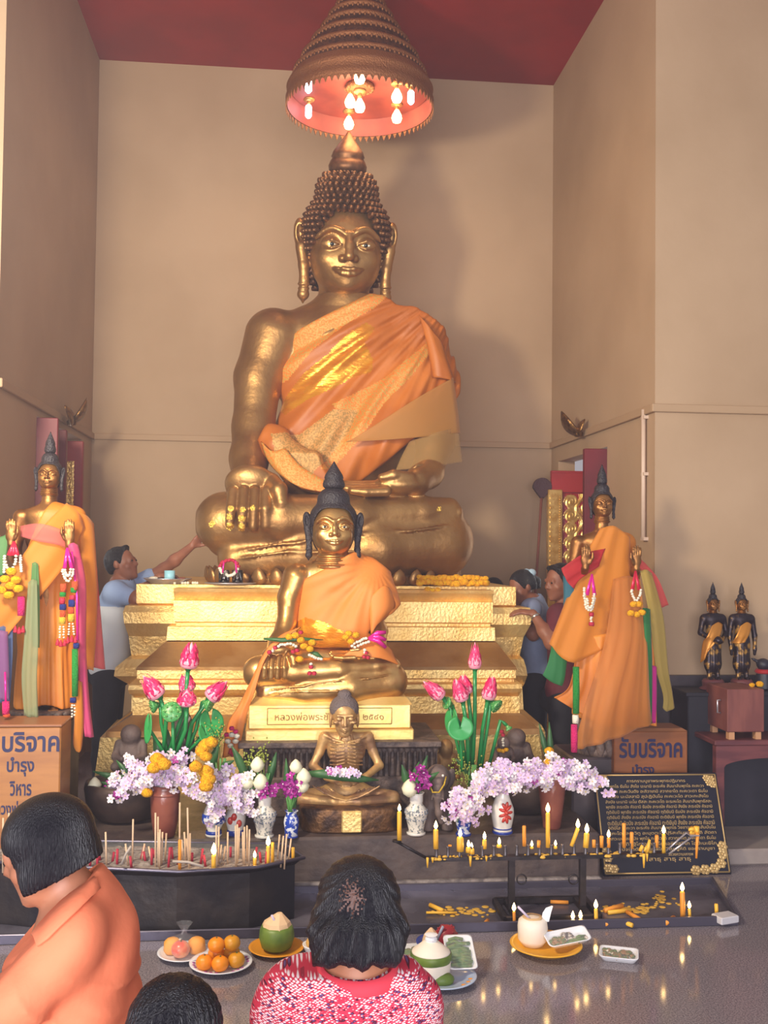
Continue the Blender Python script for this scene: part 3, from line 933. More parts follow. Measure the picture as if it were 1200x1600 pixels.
# ---------------- smaller seated statue in front (same pose)
YS = 5.72
sc = .46
small = thing('small_seated_statue', 'smaller gilded seated statue with black hair and orange robe in front of the big pedestal', 'statue', tuple(W(517, 1091, YS)))
base = np.array(small.location)
kx, kz = .477, .452
def smallify(V):
    Q = V - np.array((C0[0] - .012, 7.2, ZSEAT + .045))
    f = np.clip((Q[:, 2] - .45) / .7, 0, 1); f = f * f * (3 - 2 * f)
    return np.stack([Q[:, 0] * kx * (1 - .19 * f), Q[:, 1] * .44, Q[:, 2] * kz * (1 - .13 * f)], 1)
me = mesh_from(smallify(SEAT_V), SEAT_Q, 'body')
m_gold2 = mat('polished_gold', (212, 172, 110), 0.34, 0.85, c2=(184, 138, 80), var_scale=6, bump=.05, bump_scale=60)
finish('body', me, m_gold2, small, None, None, None, np.ones(len(me.polygons), bool))
buddha_head(small, W(521, 832, YS - .03), .00202, m_gold2, m_black_hair, curls=False, flame=1.15, hz=.92, sx=1.0, m_ear=m_black_hair)
# small curls on black hair are kept as fine studs
SF = Field((W(455, 1000, 5.6)[0] - .03, 5.40, W(540, 1020, 5.5)[2] - .05), (W(625, 900, 5.6)[0] + .04, 6.05, W(545, 858, 5.6)[2] + .06), .0075, pad=.1)
v = .0036
SF.ell(W(524, 930, 5.77), (58 * v, 32 * v, 66 * v), .02)
SF.ell(W(530, 902, 5.77), (62 * v, 27 * v, 28 * v), .04)
SF.cap(W(535, 874, 5.74), W(535, 900, 5.77), 26 * v, 34 * v, .05)
SF.ell(W(523, 985, 5.74), (58 * v, 36 * v, 50 * v), .06)
SF.limb([(W(582, 903, 5.77), 26 * v), (W(594, 945, 5.75), 25 * v), (W(600, 985, 5.70), 20 * v)], .07)
SF.limb([(W(575, 930, 5.70), 25 * v), (W(550, 985, 5.66), 25 * v)], .06)
Xg, Yg, Zg = SF.full()
sh = W(590, 885, 5.65)
ang = np.arctan2(Zg - sh[2], -(Xg - sh[0])); rad = np.hypot(Zg - sh[2], Xg - sh[0])
SF.d = (SF.d - .016 + .0028 * np.sin(ang * 26 + 12 * rad) * np.clip(rad * 5, 0, 1)).astype(np.float32)
SF.cut(poly_sd(Xg, Zg, pxpoly([(464, 912), (500, 893), (535, 872), (553, 862), (580, 866), (616, 895), (630, 945), (616, 958), (590, 972), (575, 988), (606, 1010), (600, 1018), (540, 1012), (466, 1012), (460, 985), (466, 945)], 5.62)), .01)
belt = pxpoly([(458, 976), (478, 966), (505, 972), (540, 988), (545, 1012), (520, 1018), (460, 1010)], 5.6)
SF.build('robe', [mat('plain_orange_robe', (214, 126, 52), 0.6, bump=.05, bump_scale=150), m_satin], small, zone=lambda C: (in_poly(C, belt) & (C[:, 1] < 5.75)).astype(int), label='plain orange robe with a yellow satin waist fold')
m_robe2 = MATS['plain_orange_robe']
b = MB(); sheet_px(b, [[(575, 935, 5.60), (600, 915, 5.60), (612, 925, 5.66)], [(578, 965, 5.57), (600, 952, 5.57), (617, 948, 5.65)], [(580, 992, 5.57), (590, 975, 5.57), (600, 968, 5.64)]], 12, 8, .006, .006, 2, 0, 2)
b.build('robe_end', m_robe2, small)
b = MB(); sheet_px(b, [[(470, 980, 5.50), (440, 992, 5.50), (425, 1010, 5.52)], [(440, 1000, 5.46), (420, 1012, 5.46), (408, 1030, 5.50)], [(414, 1030, 5.44), (400, 1050, 5.46), (392, 1065, 5.50)], [(398, 1080, 5.44), (384, 1095, 5.44), (372, 1105, 5.46)], [(385, 1120, 5.44), (370, 1125, 5.44), (356, 1132, 5.46)], [(372, 1180, 5.42), (360, 1182, 5.42), (348, 1184, 5.44)]], 26, 8, .006, .008, 2, 0, 4)
b.build('robe_tail', m_robe2, small, label='orange cloth tail hanging down beside the gold base')
b = MB(); sheet_px(b, [[(560, 1008, 5.50), (590, 1000, 5.50), (612, 1016, 5.56)], [(545, 1018, 5.46), (590, 1015, 5.46), (618, 1030, 5.54)], [(535, 1026, 5.46), (590, 1028, 5.45), (626, 1040, 5.54)]], 10, 10, .006, .004, 2, 0, 5)
b.build('robe_fold', m_robe2, small)

# its gold plinth with raised inscription and the dark fluted stand
gp = thing('inscribed_gold_plinth', 'gold two-step plinth with a raised inscription under the smaller seated statue', 'plinth', tuple(W(515, 1160, 5.66)))
m_goldflat = mat('gold_paint_plinth', (252, 222, 146), 0.4, 0.6, c2=(240, 202, 118), var_scale=5, bump=.08, bump_scale=40)
def wbox(mb, l, t_, r_, bt, Yf, Yb, mi=0, bev=.0):
    a, c = W(l, (t_ + bt) / 2, Yf), W(r_, (t_ + bt) / 2, Yf)
    z1, z0 = W((l + r_) / 2, t_, Yf)[2], W((l + r_) / 2, bt, Yf)[2]
    mb.box(((a[0] + c[0]) / 2, (Yf + Yb) / 2, (z0 + z1) / 2), (c[0] - a[0], Yb - Yf, z1 - z0), 0, mi, bev)
    return (a[0] + c[0]) / 2, (z0 + z1) / 2, c[0] - a[0], z1 - z0
b = MB(); wbox(b, 388, 1101, 642, 1139, 5.44, 6.02, 0, .006)
a_, c_ = W(398, 1096, 5.5), W(634, 1096, 5.5)
zt_, zb_ = W(515, 1091, 5.46)[2], W(515, 1102, 5.44)[2]
b.loft([[(a_[0] - .03, 5.45, zb_), (c_[0] + .03, 5.45, zb_), (c_[0] + .03, 6.0, zb_), (a_[0] - .03, 6.0, zb_)], [(a_[0], 5.5, zt_), (c_[0], 5.5, zt_), (c_[0], 5.98, zt_), (a_[0], 5.98, zt_)]], True, True, 0, False)
b.build('upper_step', m_goldflat, gp)
b = MB(); wbox(b, 383, 1140, 647, 1160, 5.43, 6.04, 0, .006); b.build('lower_step', m_goldflat, gp)
b = MB()
p1_, p2_ = W(418, 1107, 5.437), W(612, 1131, 5.437)
for (x0, z0, x1, z1) in ((p1_[0], p1_[2], p2_[0], p1_[2]), (p1_[0], p2_[2], p2_[0], p2_[2]), (p1_[0], p1_[2], p1_[0], p2_[2]), (p2_[0], p1_[2], p2_[0], p2_[2])):
    b.tube([(x0, 5.438, z0), (x1, 5.438, z1)], .0022, 6)
b.build('panel_border', m_gold_top, gp)
Mt = Matrix.Translation(W(515, 1119, 5.437)) @ Matrix.Rotation(PI / 2, 4, 'X')
lettering('inscription', 'หลวงพ่อพระชัย   พ.ศ. ๒๕๔๑', m_gold_top, gp, Mt, .05, .003, fit=W(600, 1119, 5.44)[0] - W(430, 1119, 5.44)[0])
st = thing('fluted_stand', 'dark carved fluted stand carrying the gold plinth', 'stand', (float(W(530, 1200, 5.4)[0]), 5.66, ZP))
m_darkstone = mat('sooty_carved_stone', (104, 86, 78), 0.6, c2=(66, 54, 54), var_scale=16, bump=.35, bump_scale=60)
b = MB(); wbox(b, 372, 1160, 690, 1169, 5.36, 5.95, 0, .004); b.build('top_slab', m_darkstone, st)
b = MB()
a_, c_ = W(380, 1190, 5.42)[0], W(684, 1190, 5.42)[0]
zz1, zz0 = W(530, 1169, 5.4)[2], W(530, 1216, 5.4)[2]
b.box(((a_ + c_) / 2, 5.69, (zz0 + zz1) / 2), (c_ - a_, .50, zz1 - zz0))
n = 34
for i in range(n):
    x = a_ + (c_ - a_) * (i + .5) / n
    b.tube([(x, 5.44, zz0), (x, 5.435, zz1 - .03), (x, 5.40, zz1 - .006)], [.006, .0095, .017], 8)
b.build('fluted_band', m_darkstone, st)
b = MB(); b.box(((a_ + c_) / 2, 5.69, (ZP + zz0) / 2), (c_ - a_ + .06, .54, zz0 - ZP), bev=.01); b.build('foot', m_darkstone, st)
# ================================================================ STANDING STATUES IN THE WINGS
m_robe_y = mat('saffron_robe', (208, 128, 38), 0.55, c2=(194, 112, 32), var_scale=3, bump=.05, bump_scale=150)
m_gold3 = mat('bronze_gold', (168, 118, 66), 0.42, 0.85, c2=(128, 86, 48), var_scale=9, bump=.08, bump_scale=60)
SH = {}
US = .00338
def standing_meshes():
    """units: photo pixels of the left standing statue, feet at z=0, facing -y"""
    F = Field((-72, -92, -4), (72, 48, 348), 1.6)
    F.ell((0, 0, 268), (34, 21, 44), 6)
    F.ell((0, 1, 296), (42, 18, 15), 12)
    F.ell((0, 0, 215), (32, 22, 34), 14)
    F.cap((0, 2, 290), (0, 3, 330), 12, 10.5, 8)
    for s in (-1, 1):
        F.limb([((s * 40, 0, 293), 12), ((s * 47, 2, 255), 9.5), ((s * 45, -8, 232), 8.8), ((s * 42, -48, 247), 6.8), ((s * 41, -58, 252), 6)], 5)
        # hand raised, palm to the front
        F.ell((s * 41, -60, 265), (8.2, 4.2, 12), 3)
        for i in range(4):
            x = s * (35.4 + i * 3.9)
            L = (13, 15.5, 16, 12)[i if s > 0 else i]
            F.limb([((x, -61, 273), 2.1), ((x, -62, 273 + L * .55), 2.0), ((x, -61, 273 + L), 1.5)], .8)
        F.limb([((s * 35, -62, 260), 2.8), ((s * 31, -65, 269), 2.4), ((s * 31, -65, 277), 1.8)], 1.2)
        F.limb([((s * 15, 4, 40), 12), ((s * 15, 4, 10), 9)], 4)
        F.limb([((s * 15, 6, 6), 8), ((s * 17, -18, 4), 6)], 4)
        for i in range(5): F.ell((s * (11 + i * 3.1), -24 + i * 1.0, 3.5), (2, 4, 2.6), 1)
    F.limb([((0, 0, 215), 28), ((0, 3, 120), 24), ((0, 4, 40), 20)], 8)
    SH['body'] = F.mesh()
    G = Field((-92, -66, 0), (98, 60, 330), 1.8, pad=10)
    G.ell((0, 0, 268), (36, 23, 46), 6)
    G.ell((6, 1, 296), (42, 20, 16), 12)
    G.ell((0, 0, 215), (36, 26, 40), 14)
    G.limb([((40, 0, 292), 13), ((48, 1, 250), 12), ((52, 4, 190), 9), ((54, 8, 120), 5)], 14)
    G.limb([((0, 2, 215), 34), ((0, 4, 120), 38), ((0, 6, 12), 44)], 14, flat=(1, .72, 1))
    X, Y, Z = G.full()
    A = np.arctan2(X, -Y)
    amp = np.clip((250 - Z) / 200, 0, 1)
    G.d = (G.d - 2 + amp * (1.9 * np.sin(A * 11 + .8 * np.sin(Z * .03)) + 1.1 * np.sin(A * 23 + Z * .02 + 1))).astype(np.float32)
    G.cut(poly_sd(X, Z, [(-70, 8), (-54, 200), (-38, 218), (-30, 240), (-4, 300), (10, 322), (60, 330), (94, 290), (94, 4), (30, 4), (-70, 4)]), 2)
    # an open hem at the feet
    G.d = np.maximum(G.d, (7 + 5 * np.sin(X * .09 + 1) - Z)).astype(np.float32)
    SH['robe'] = G.mesh()
standing_meshes()

def petal_base(parent, x, y, z0, z1, rx, ry, m_, name='lotus_base'):
    b = MB()
    h = z1 - z0
    b.lathe([(rx * .97, 0), (rx, h * .12), (rx * .9, h * .45), (rx * .9, h * .55), (rx, h * .9), (rx * .96, h)], (x, y, z0), 28, 0, True, None, 1, ry / rx)
    n = 18
    for k in range(n):
        a = 2 * PI * (k + .5) / n
        M = Matrix.Translation((x + rx * .94 * math.cos(a), y + ry * .94 * math.sin(a), z0 + h * .72)) @ Matrix.Rotation(a, 4, 'Z')
        b.ball((0, 0, 0), (rx * .12, rx * .17, h * .30), 8, 6, 0, M)
        b.ball((0, 0, -h * .45), (rx * .12, rx * .17, h * .28), 8, 6, 0, M)
    return b.build(name, m_, parent)

def standing_statue(name, label, px, py_face, Y, yaw, s, px_feet, base_to):
    fx = W(px, py_face, Y)
    z0 = fx[2] - 352 * US * s
    root = thing(name, label, 'statue', (float(fx[0]), Y, float(z0)))
    R = np.array(Matrix.Rotation(yaw, 3, 'Z'))
    t = np.array((fx[0], Y, z0)); off = np.array(root.location)
    for part, m_ in (('body', m_gold3), ('robe', m_robe_y)):
        me = mesh_from(*SH[part], part, R, US * s, t, off)
        finish(part, me, m_, root, None, None, None, np.ones(len(me.polygons), bool))
    c = t + R @ (np.array((0, -1, 354)) * US * s)
    buddha_head(root, c, .287 * US * s, m_gold3, m_black_hair, yaw=yaw, eyes=False, curls=False, flame=1.75, hz=1.02, sx=.98, m_ear=m_black_hair)
    zb = z0
    petal_base(root, float(fx[0]), Y - .02, base_to, zb + .012, .155, .135, m_darkstone)
    return root, t
YL_, YR_ = 5.42, 5.62
stL, tL = standing_statue('standing_statue', 'standing gilded statue with raised palms among pink, green and blue sashes, left of the pedestal', 77, 748, YL_, math.radians(2), 1.0, 77, float(W(77, 1123, YL_)[2]))
stR, tR = standing_statue('standing_statue', 'standing gilded statue with raised palms, red sash and wide orange cloth, right of the pedestal', 941, 793, YR_, math.radians(-4), 1.0, 941, float(W(941, 1175, YR_)[2]))
# masonry blocks they stand on
b = MB(); zt_ = float(W(77, 1123, YL_)[2]); b.box((tL[0] - .04, YL_ + .02, zt_ / 2), (.36, .38, zt_ - .002), bev=.01)
tag(b.build('statue_block', m_dado), 'dark block under the left standing statue behind the donation box', 'block')
b = MB(); zt_ = float(W(941, 1175, YR_)[2]); b.box((tR[0], YR_ + .05, zt_ / 2), (.42, .40, zt_ - .002), bev=.01)
tag(b.build('statue_block', m_dado), 'dark block under the right standing statue behind the donation box', 'block')

# ---- sashes (each a separate strip of cloth)
def sash(name, label, root_px, rows, m_, nu=18, nv=7, th=.003, amp=.008, waves=2, seed=0, cat='sash', group=None):
    b = MB(); sheet_px(b, rows, nu, nv, th, amp, waves, 0, seed)
    o = b.build(name, m_)
    return tag(o, label, cat, group)
g_pink = sheer('pink_gauze', (224, 86, 140), .72); g_green = sheer('green_gauze', (96, 150, 92), .7)
g_grey = sheer('sage_gauze', (150, 160, 120), .66); g_blue = sheer('blue_gauze', (84, 110, 160), .68)
g_purple = sheer('violet_gauze', (150, 96, 150), .62); g_or = sheer('saffron_gauze', (228, 148, 48), .72)
g_red = sheer('red_gauze', (196, 40, 46), .85); g_coral = sheer('coral_gauze', (226, 88, 84), .7)
g_straw = sheer('yellow_green_gauze', (196, 170, 84), .7); g_teal = sheer('teal_gauze', (40, 110, 130), .8)
g_dgreen = sheer('bright_green_gauze', (40, 130, 70), .82); g_mag = sheer('magenta_gauze', (214, 40, 150), .85)
# left statue
sash('shoulder_sash', 'broad sheer saffron sash slanting from the left statue\'s shoulder to the lower left', 0, [[(104, 786, 5.32), (122, 800, 5.32), (132, 824, 5.35)], [(70, 820, 5.25), (88, 850, 5.24), (104, 880, 5.26)], [(34, 870, 5.21), (46, 905, 5.19), (60, 935, 5.21)], [(0, 915, 5.18), (10, 950, 5.17), (18, 985, 5.18)], [(-30, 940, 5.17), (-22, 985, 5.17), (-16, 1030, 5.18)]], g_or, 22, 10, seed=1)
sash('hanging_sash', 'sheer saffron cloth hanging at the right side of the left standing statue', 0, [[(122, 800, 5.36), (136, 806, 5.38), (146, 818, 5.42)], [(126, 900, 5.32), (140, 905, 5.34), (152, 915, 5.38)], [(122, 980, 5.30), (136, 985, 5.32), (150, 990, 5.36)], [(118, 1040, 5.30), (132, 1044, 5.32), (146, 1048, 5.36)]], g_or, seed=2)
sash('long_sash', 'long pink sheer sash hanging down the right side of the left standing statue', 0, [[(106, 852, 5.20), (114, 848, 5.20), (122, 852, 5.22)], [(118, 900, 5.19), (127, 904, 5.19), (134, 912, 5.22)], [(122, 1000, 5.18), (128, 1002, 5.18), (134, 1004, 5.21)], [(124, 1080, 5.17), (131, 1082, 5.17), (138, 1084, 5.20)], [(132, 1150, 5.15), (138, 1152, 5.15), (146, 1152, 5.18)]], g_pink, 26, 7, seed=3)
sash('hanging_sash', 'rosy sheer cloth end hanging beside the man in the light blue shirt', 0, [[(140, 850, 5.45), (150, 880, 5.45), (152, 900, 5.47)], [(140, 950, 5.44), (150, 960, 5.44), (158, 970, 5.46)], [(138, 1040, 5.44), (150, 1044, 5.44), (164, 1046, 5.46)]], g_coral, seed=4)
sash('long_sash', 'pale sage green sheer sash falling down the front of the left standing statue', 0, [[(44, 910, 5.15), (51, 905, 5.14), (58, 908, 5.15)], [(38, 1000, 5.14), (48, 1000, 5.13), (60, 1002, 5.14)], [(34, 1060, 5.14), (46, 1062, 5.13), (58, 1062, 5.14)], [(38, 1118, 5.14), (48, 1121, 5.13), (60, 1121, 5.14)]], g_grey, 20, 8, seed=5)
sash('long_sash', 'green sheer strip beside the sage sash on the left standing statue', 0, [[(50, 880, 5.19), (55, 878, 5.18), (60, 882, 5.19)], [(48, 940, 5.18), (54, 940, 5.17), (62, 942, 5.18)], [(52, 1010, 5.18), (57, 1012, 5.17), (62, 1012, 5.18)]], g_green, seed=6)
sash('hanging_sash', 'blue and violet sheer cloth hanging at the far left edge by the donation box', 0, [[(-22, 950, 5.20), (0, 950, 5.18), (20, 955, 5.2)], [(-24, 1020, 5.18), (0, 1022, 5.17), (20, 1025, 5.18)], [(-24, 1096, 5.18), (-2, 1098, 5.17), (16, 1098, 5.18)]], g_blue, 18, 9, seed=7)
sash('hanging_sash', 'violet sheer strip over the blue cloth at the far left edge', 0, [[(-6, 985, 5.14), (2, 985, 5.13), (12, 987, 5.14)], [(-4, 1050, 5.13), (4, 1052, 5.12), (14, 1052, 5.13)], [(-2, 1092, 5.13), (6, 1094, 5.12), (14, 1094, 5.13)]], g_purple, 14, 6, seed=8)
sash('waist_sash', 'pink sheer sash tied across the chest of the left standing statue', 0, [[(32, 822, 5.24), (32, 838, 5.24)], [(60, 818, 5.21), (60, 846, 5.21)], [(92, 826, 5.22), (92, 852, 5.22)], [(116, 840, 5.27), (116, 862, 5.27)]], sheer('faint_pink_gauze', (222, 120, 120), .4), 16, 6, seed=9)
sash('hanging_sash', 'green sheer cloth end at the raised hand on the far left', 0, [[(-6, 840, 5.22), (4, 838, 5.22), (14, 832, 5.22)], [(-8, 870, 5.2), (2, 870, 5.2), (10, 868, 5.2)], [(-10, 900, 5.2), (-2, 900, 5.2), (6, 898, 5.2)]], g_green, 12, 6, seed=10)
sash('long_sash', 'saffron cloth tail hanging past the corner of the left donation box', 0, [[(112, 1060, 5.14), (120, 1062, 5.14), (128, 1066, 5.16)], [(116, 1120, 5.12), (123, 1122, 5.12), (130, 1124, 5.14)], [(114, 1160, 5.11), (122, 1166, 5.11), (128, 1160, 5.13)], [(118, 1172, 5.11), (123, 1176, 5.11), (126, 1172, 5.12)]], g_or, 16, 6, seed=11)
# right statue
sash('cape_cloth', 'wide saffron cloth falling from the right statue\'s shoulder with a pointed lower left corner', 0, [[(938, 826, 5.50), (960, 822, 5.49), (985, 840, 5.51)], [(905, 885, 5.49), (945, 880, 5.47), (985, 880, 5.48)], [(880, 950, 5.44), (930, 945, 5.41), (990, 930, 5.45)], [(858, 1006, 5.40), (900, 1035, 5.36), (985, 985, 5.42)]], g_or, 24, 14, amp=.014, waves=3, seed=12)
sash('cape_cloth', 'sheer straw-orange cloth fanning out below the right statue\'s waist to the donation box', 0, [[(958, 905, 5.44), (980, 900, 5.44), (1000, 905, 5.46)], [(945, 1000, 5.34), (985, 990, 5.33), (1010, 1000, 5.36)], [(915, 1100, 5.30), (960, 1090, 5.24), (1015, 1095, 5.32)], [(896, 1172, 5.32), (945, 1160, 5.28), (1020, 1130, 5.36)]], sheer('thin_orange_gauze', (222, 146, 70), .55), 24, 12, amp=.02, waves=4, seed=13)
sash('skirt_cloth', 'saffron cloth with vertical folds wrapped round the right statue down to its feet', 0, [[(902, 1000, 5.42), (945, 990, 5.38), (985, 985, 5.38), (1020, 995, 5.44)], [(890, 1070, 5.42), (945, 1070, 5.37), (990, 1070, 5.37), (1024, 1070, 5.44)], [(866, 1090, 5.42), (940, 1132, 5.36), (990, 1134, 5.36), (1026, 1134, 5.44)]], m_robe_y, 20, 40, amp=.016, waves=7, seed=14)
sash('waist_sash', 'dark red sash across the right statue\'s chest with its end spread to the left', 0, [[(946, 857, 5.48), (940, 872, 5.46), (936, 885, 5.46)], [(910, 866, 5.46), (908, 890, 5.45), (906, 905, 5.45)], [(877, 888, 5.46), (884, 905, 5.44), (896, 920, 5.44)]], g_red, 14, 8, seed=15)
sash('hanging_sash', 'coral red cloth end flying out to the right of the right standing statue', 0, [[(992, 876, 5.40), (1000, 874, 5.42), (1008, 880, 5.44)], [(1010, 905, 5.44), (1020, 900, 5.45), (1028, 905, 5.46)], [(1022, 945, 5.46), (1032, 950, 5.46), (1044, 945, 5.48)]], g_coral, 16, 6, seed=16)
sash('long_sash', 'long yellow-green sheer sash trailing down on the right of the right standing statue', 0, [[(1000, 892, 5.42), (1010, 890, 5.42), (1018, 896, 5.44)], [(1014, 960, 5.42), (1026, 958, 5.42), (1036, 962, 5.44)], [(1024, 1040, 5.44), (1034, 1040, 5.44), (1044, 1044, 5.46)], [(1036, 1085, 5.46), (1044, 1088, 5.46), (1050, 1080, 5.48)], [(1036, 1106, 5.46), (1042, 1112, 5.46), (1054, 1106, 5.48)]], g_straw, 24, 7, seed=17)
sash('long_sash', 'green sheer ribbon hanging straight down the right side of the right statue\'s skirt', 0, [[(1004, 950, 5.36), (1010, 950, 5.36), (1016, 952, 5.37)], [(1010, 1040, 5.35), (1014, 1040, 5.35), (1019, 1042, 5.36)], [(1010, 1130, 5.35), (1014, 1130, 5.35), (1018, 1130, 5.36)]], g_dgreen, 14, 5, seed=18)
sash('long_sash', 'magenta ribbon hanging behind the green ribbon of the right standing statue', 0, [[(1016, 1040, 5.40), (1021, 1040, 5.40), (1026, 1042, 5.40)], [(1017, 1090, 5.39), (1021, 1090, 5.39), (1026, 1090, 5.40)], [(1018, 1130, 5.39), (1021, 1130, 5.39), (1024, 1130, 5.40)]], g_mag, 12, 5, seed=19)
sash('hanging_sash', 'teal and green gauze hanging beside the man in maroon', 0, [[(880, 900, 5.48), (890, 905, 5.46), (898, 912, 5.46)], [(881, 930, 5.47), (888, 935, 5.45), (900, 930, 5.45)], [(880, 960, 5.46), (884, 965, 5.45), (892, 950, 5.45)]], g_teal, 14, 6, seed=20)
sash('hanging_sash', 'green gauze corner hanging below the pointed saffron cloth beside the black trousers', 0, [[(862, 1008, 5.44), (866, 1012, 5.42), (886, 1030, 5.42)], [(856, 1035, 5.44), (866, 1042, 5.42), (882, 1060, 5.42)], [(848, 1055, 5.44), (862, 1066, 5.43), (878, 1072, 5.43)]], g_dgreen, 12, 6, seed=21)

# ---- garlands
m_jas = mat('jasmine_white', (236, 228, 208), .7, bump=.5, bump_scale=200); m_mari = mat('marigold_yellow', (250, 190, 14), .7, c2=(240, 160, 6), var_scale=60, bump=.8, bump_scale=160)
m_ribp = mat('pink_foil_ribbon', (226, 40, 150), .25, .3); m_ribr = mat('red_foil_ribbon', (214, 40, 70), .3, .3)
m_redfl = mat('red_rosebud', (178, 30, 60), .6, bump=.4, bump_scale=150); m_pinkb = mat('pink_beads', (232, 40, 120), .5, bump=.8, bump_scale=220)
m_greenb = mat('green_beads', (40, 150, 60), .5, bump=.8, bump_scale=220); m_blueb = mat('blue_beads', (36, 50, 130), .5, bump=.8, bump_scale=220)
m_yelb = mat('yellow_beads', (230, 190, 60), .5, bump=.8, bump_scale=220); m_orangeb = mat('orange_beads', (226, 90, 50), .5, bump=.8, bump_scale=220)
def pompom(mb, c, r, seed=0, mi=0):
    mb.lathe([(.01, -r * .7), (r * .7, -r * .6), (r, -r * .1), (r * .92, r * .35), (r * .5, r * .68), (.01, r * .72)], tuple(c), 18, mi, True, None, 1, 1, True, lambda a, z: .07 * math.sin(a * 9 + z * 900 + seed))
def strand(mb, pts, r, step, seed=0, mi=0, jitter=.25):
    """string of small flowers"""
    pts = [Vector(p) for p in pts]
    rs = np.random.default_rng(seed)
    d = 0.0
    for a, b_ in zip(pts[:-1], pts[1:]):
        L = (b_ - a).length; n = max(1, int(L / step))
        for i in range(n):
            p = a + (b_ - a) * ((i + .5) / n)
            q = p + Vector(rs.uniform(-1, 1, 3) * r * jitter)
            mb.ball(tuple(q), (r, r, r * .8), 7, 5, mi)
def loop_px(xc, y0, y1, hw, Y, n=9):
    """points of a hanging loop"""
    o = []
    for i in range(n):
        a = PI * i / (n - 1)
        o.append(tuple(W(xc - hw * math.cos(a), y0 + (y1 - y0) * math.sin(a), Y)))
    return o
def garland(name, label, Y, spec, cat='garland', group=None, loc=None):
    """spec: list of (part name, material, builder(mb))"""
    root = thing(name, label, cat, tuple(float(c) for c in loc), group)
    for pn, m_, fn in spec:
        for f in (fn if isinstance(fn, list) else [fn]):
            b = MB(); f(b); b.build(pn, m_, root)
    return root
def col(px, y0, y1, Y, r):
    return lambda b: b.tube([tuple(W(px, y0, Y)), tuple(W(px + .3, (y0 + y1) / 2, Y)), tuple(W(px, y1, Y))], [r, r * 1.08, r], 10)
def poms(pts, Y, r):
    return [lambda b, x=x, y=y: pompom(b, W(x, y, Y), r, x) for x, y in pts]
def strands(lst, r, step):
    def f(b):
        for k, pts in enumerate(lst): strand(b, pts, r, step, k)
    return f
def tassel(pts, Y, r=.008):
    return [lambda b, x=x, y=y: b.lathe([(.002, .02), (r * .6, .008), (r, -.010), (r * .8, -.014)], tuple(W(x, y, Y)), 10) for x, y in pts]
Yh = 5.13
garland('flower_garland', 'white jasmine and yellow marigold garland hanging from the raised hand at the left edge', Yh, [
    ('ribbon', m_ribr, lambda b: [b.tube([tuple(W(22, 846, Yh)), tuple(W(x, 868, Yh - .02))], [.006, .012], 8, flat=.4) for x in (14, 20, 27)]),
    ('jasmine_strand', m_jas, strands([loop_px(16, 866, 892, 9, Yh - .02), [tuple(W(31, 866, Yh)), tuple(W(34, 895, Yh))], [tuple(W(8, 872, Yh)), tuple(W(6, 896, Yh))]], .0085, .011)),
    ('marigold', m_mari, poms([(18, 893), (8, 905), (25, 906), (17, 915), (2, 922), (29, 920), (14, 930)], Yh - .03, .026)),
    ('bead_drop', m_pinkb, col(33, 932, 962, Yh, .017)),
    ('tassel', m_redfl, tassel([(24, 984), (30, 986), (36, 984)], Yh, .012))], loc=W(22, 846, Yh))
garland('flower_garland', 'many-coloured beaded garland with two strands hanging from the left statue\'s other raised hand', Yh, [
    ('ribbon', m_ribp, lambda b: [b.tube([tuple(W(105, 856, Yh)), tuple(W(x, 888, Yh - .02))], [.006, .010], 8, flat=.4) for x in (101, 112)]),
    ('jasmine_strand', m_jas, strands([loop_px(106, 888, 908, 8, Yh - .02), loop_px(106, 888, 900, 5, Yh - .03)], .008, .010)),
    ('bead_section', m_orangeb, [col(99, 912, 925, Yh, .014), col(117, 908, 922, Yh, .014)]),
    ('bead_section', m_greenb, [col(98, 925, 932, Yh, .0145), col(115, 918, 926, Yh, .0145)]),
    ('bead_section', m_redfl, [col(97, 934, 944, Yh, .0135), col(113, 930, 938, Yh, .0135)]),
    ('bead_section', m_blueb, [col(98, 944, 953, Yh, .0155), col(112, 937, 948, Yh, .0155)]),
    ('bead_section', m_orangeb, [col(98, 954, 964, Yh, .0135), col(111, 949, 959, Yh, .0135)]),
    ('bead_section', m_yelb, [col(97, 964, 975, Yh, .0155), col(111, 959, 971, Yh, .0155)]),
    ('jasmine_drop', m_jas, strands([[tuple(W(94, 977, Yh)), tuple(W(93, 998, Yh))], [tuple(W(99, 977, Yh)), tuple(W(100, 998, Yh))], [tuple(W(109, 973, Yh)), tuple(W(107, 993, Yh))], [tuple(W(114, 973, Yh)), tuple(W(116, 993, Yh))]], .006, .012)),
    ('tassel', m_redfl, tassel([(90, 1004), (95, 1006), (101, 1005), (106, 1001), (112, 999), (118, 1000)], Yh, .011))], loc=W(105, 856, Yh))
garland('bead_garland', 'long green beaded strand hanging in front of the left statue down to the donation box', 5.12, [
    ('ribbon', m_ribp, lambda b: b.tube([tuple(W(112, 862, 5.15)), tuple(W(120, 930, 5.13)), tuple(W(121, 1000, 5.12))], .006, 8, flat=.5)),
    ('end_cap', m_blueb, [col(119, 1005, 1013, 5.12, .014), col(114, 1090, 1098, 5.12, .014)]),
    ('bead_strand', m_greenb, col(117, 1014, 1088, 5.12, .0145)),
    ('jasmine_drop', m_jas, strands([[tuple(W(113, 1099, 5.12)), tuple(W(112, 1122, 5.12))], [tuple(W(116, 1099, 5.12)), tuple(W(117, 1120, 5.12))]], .006, .014))], loc=W(112, 862, 5.15))
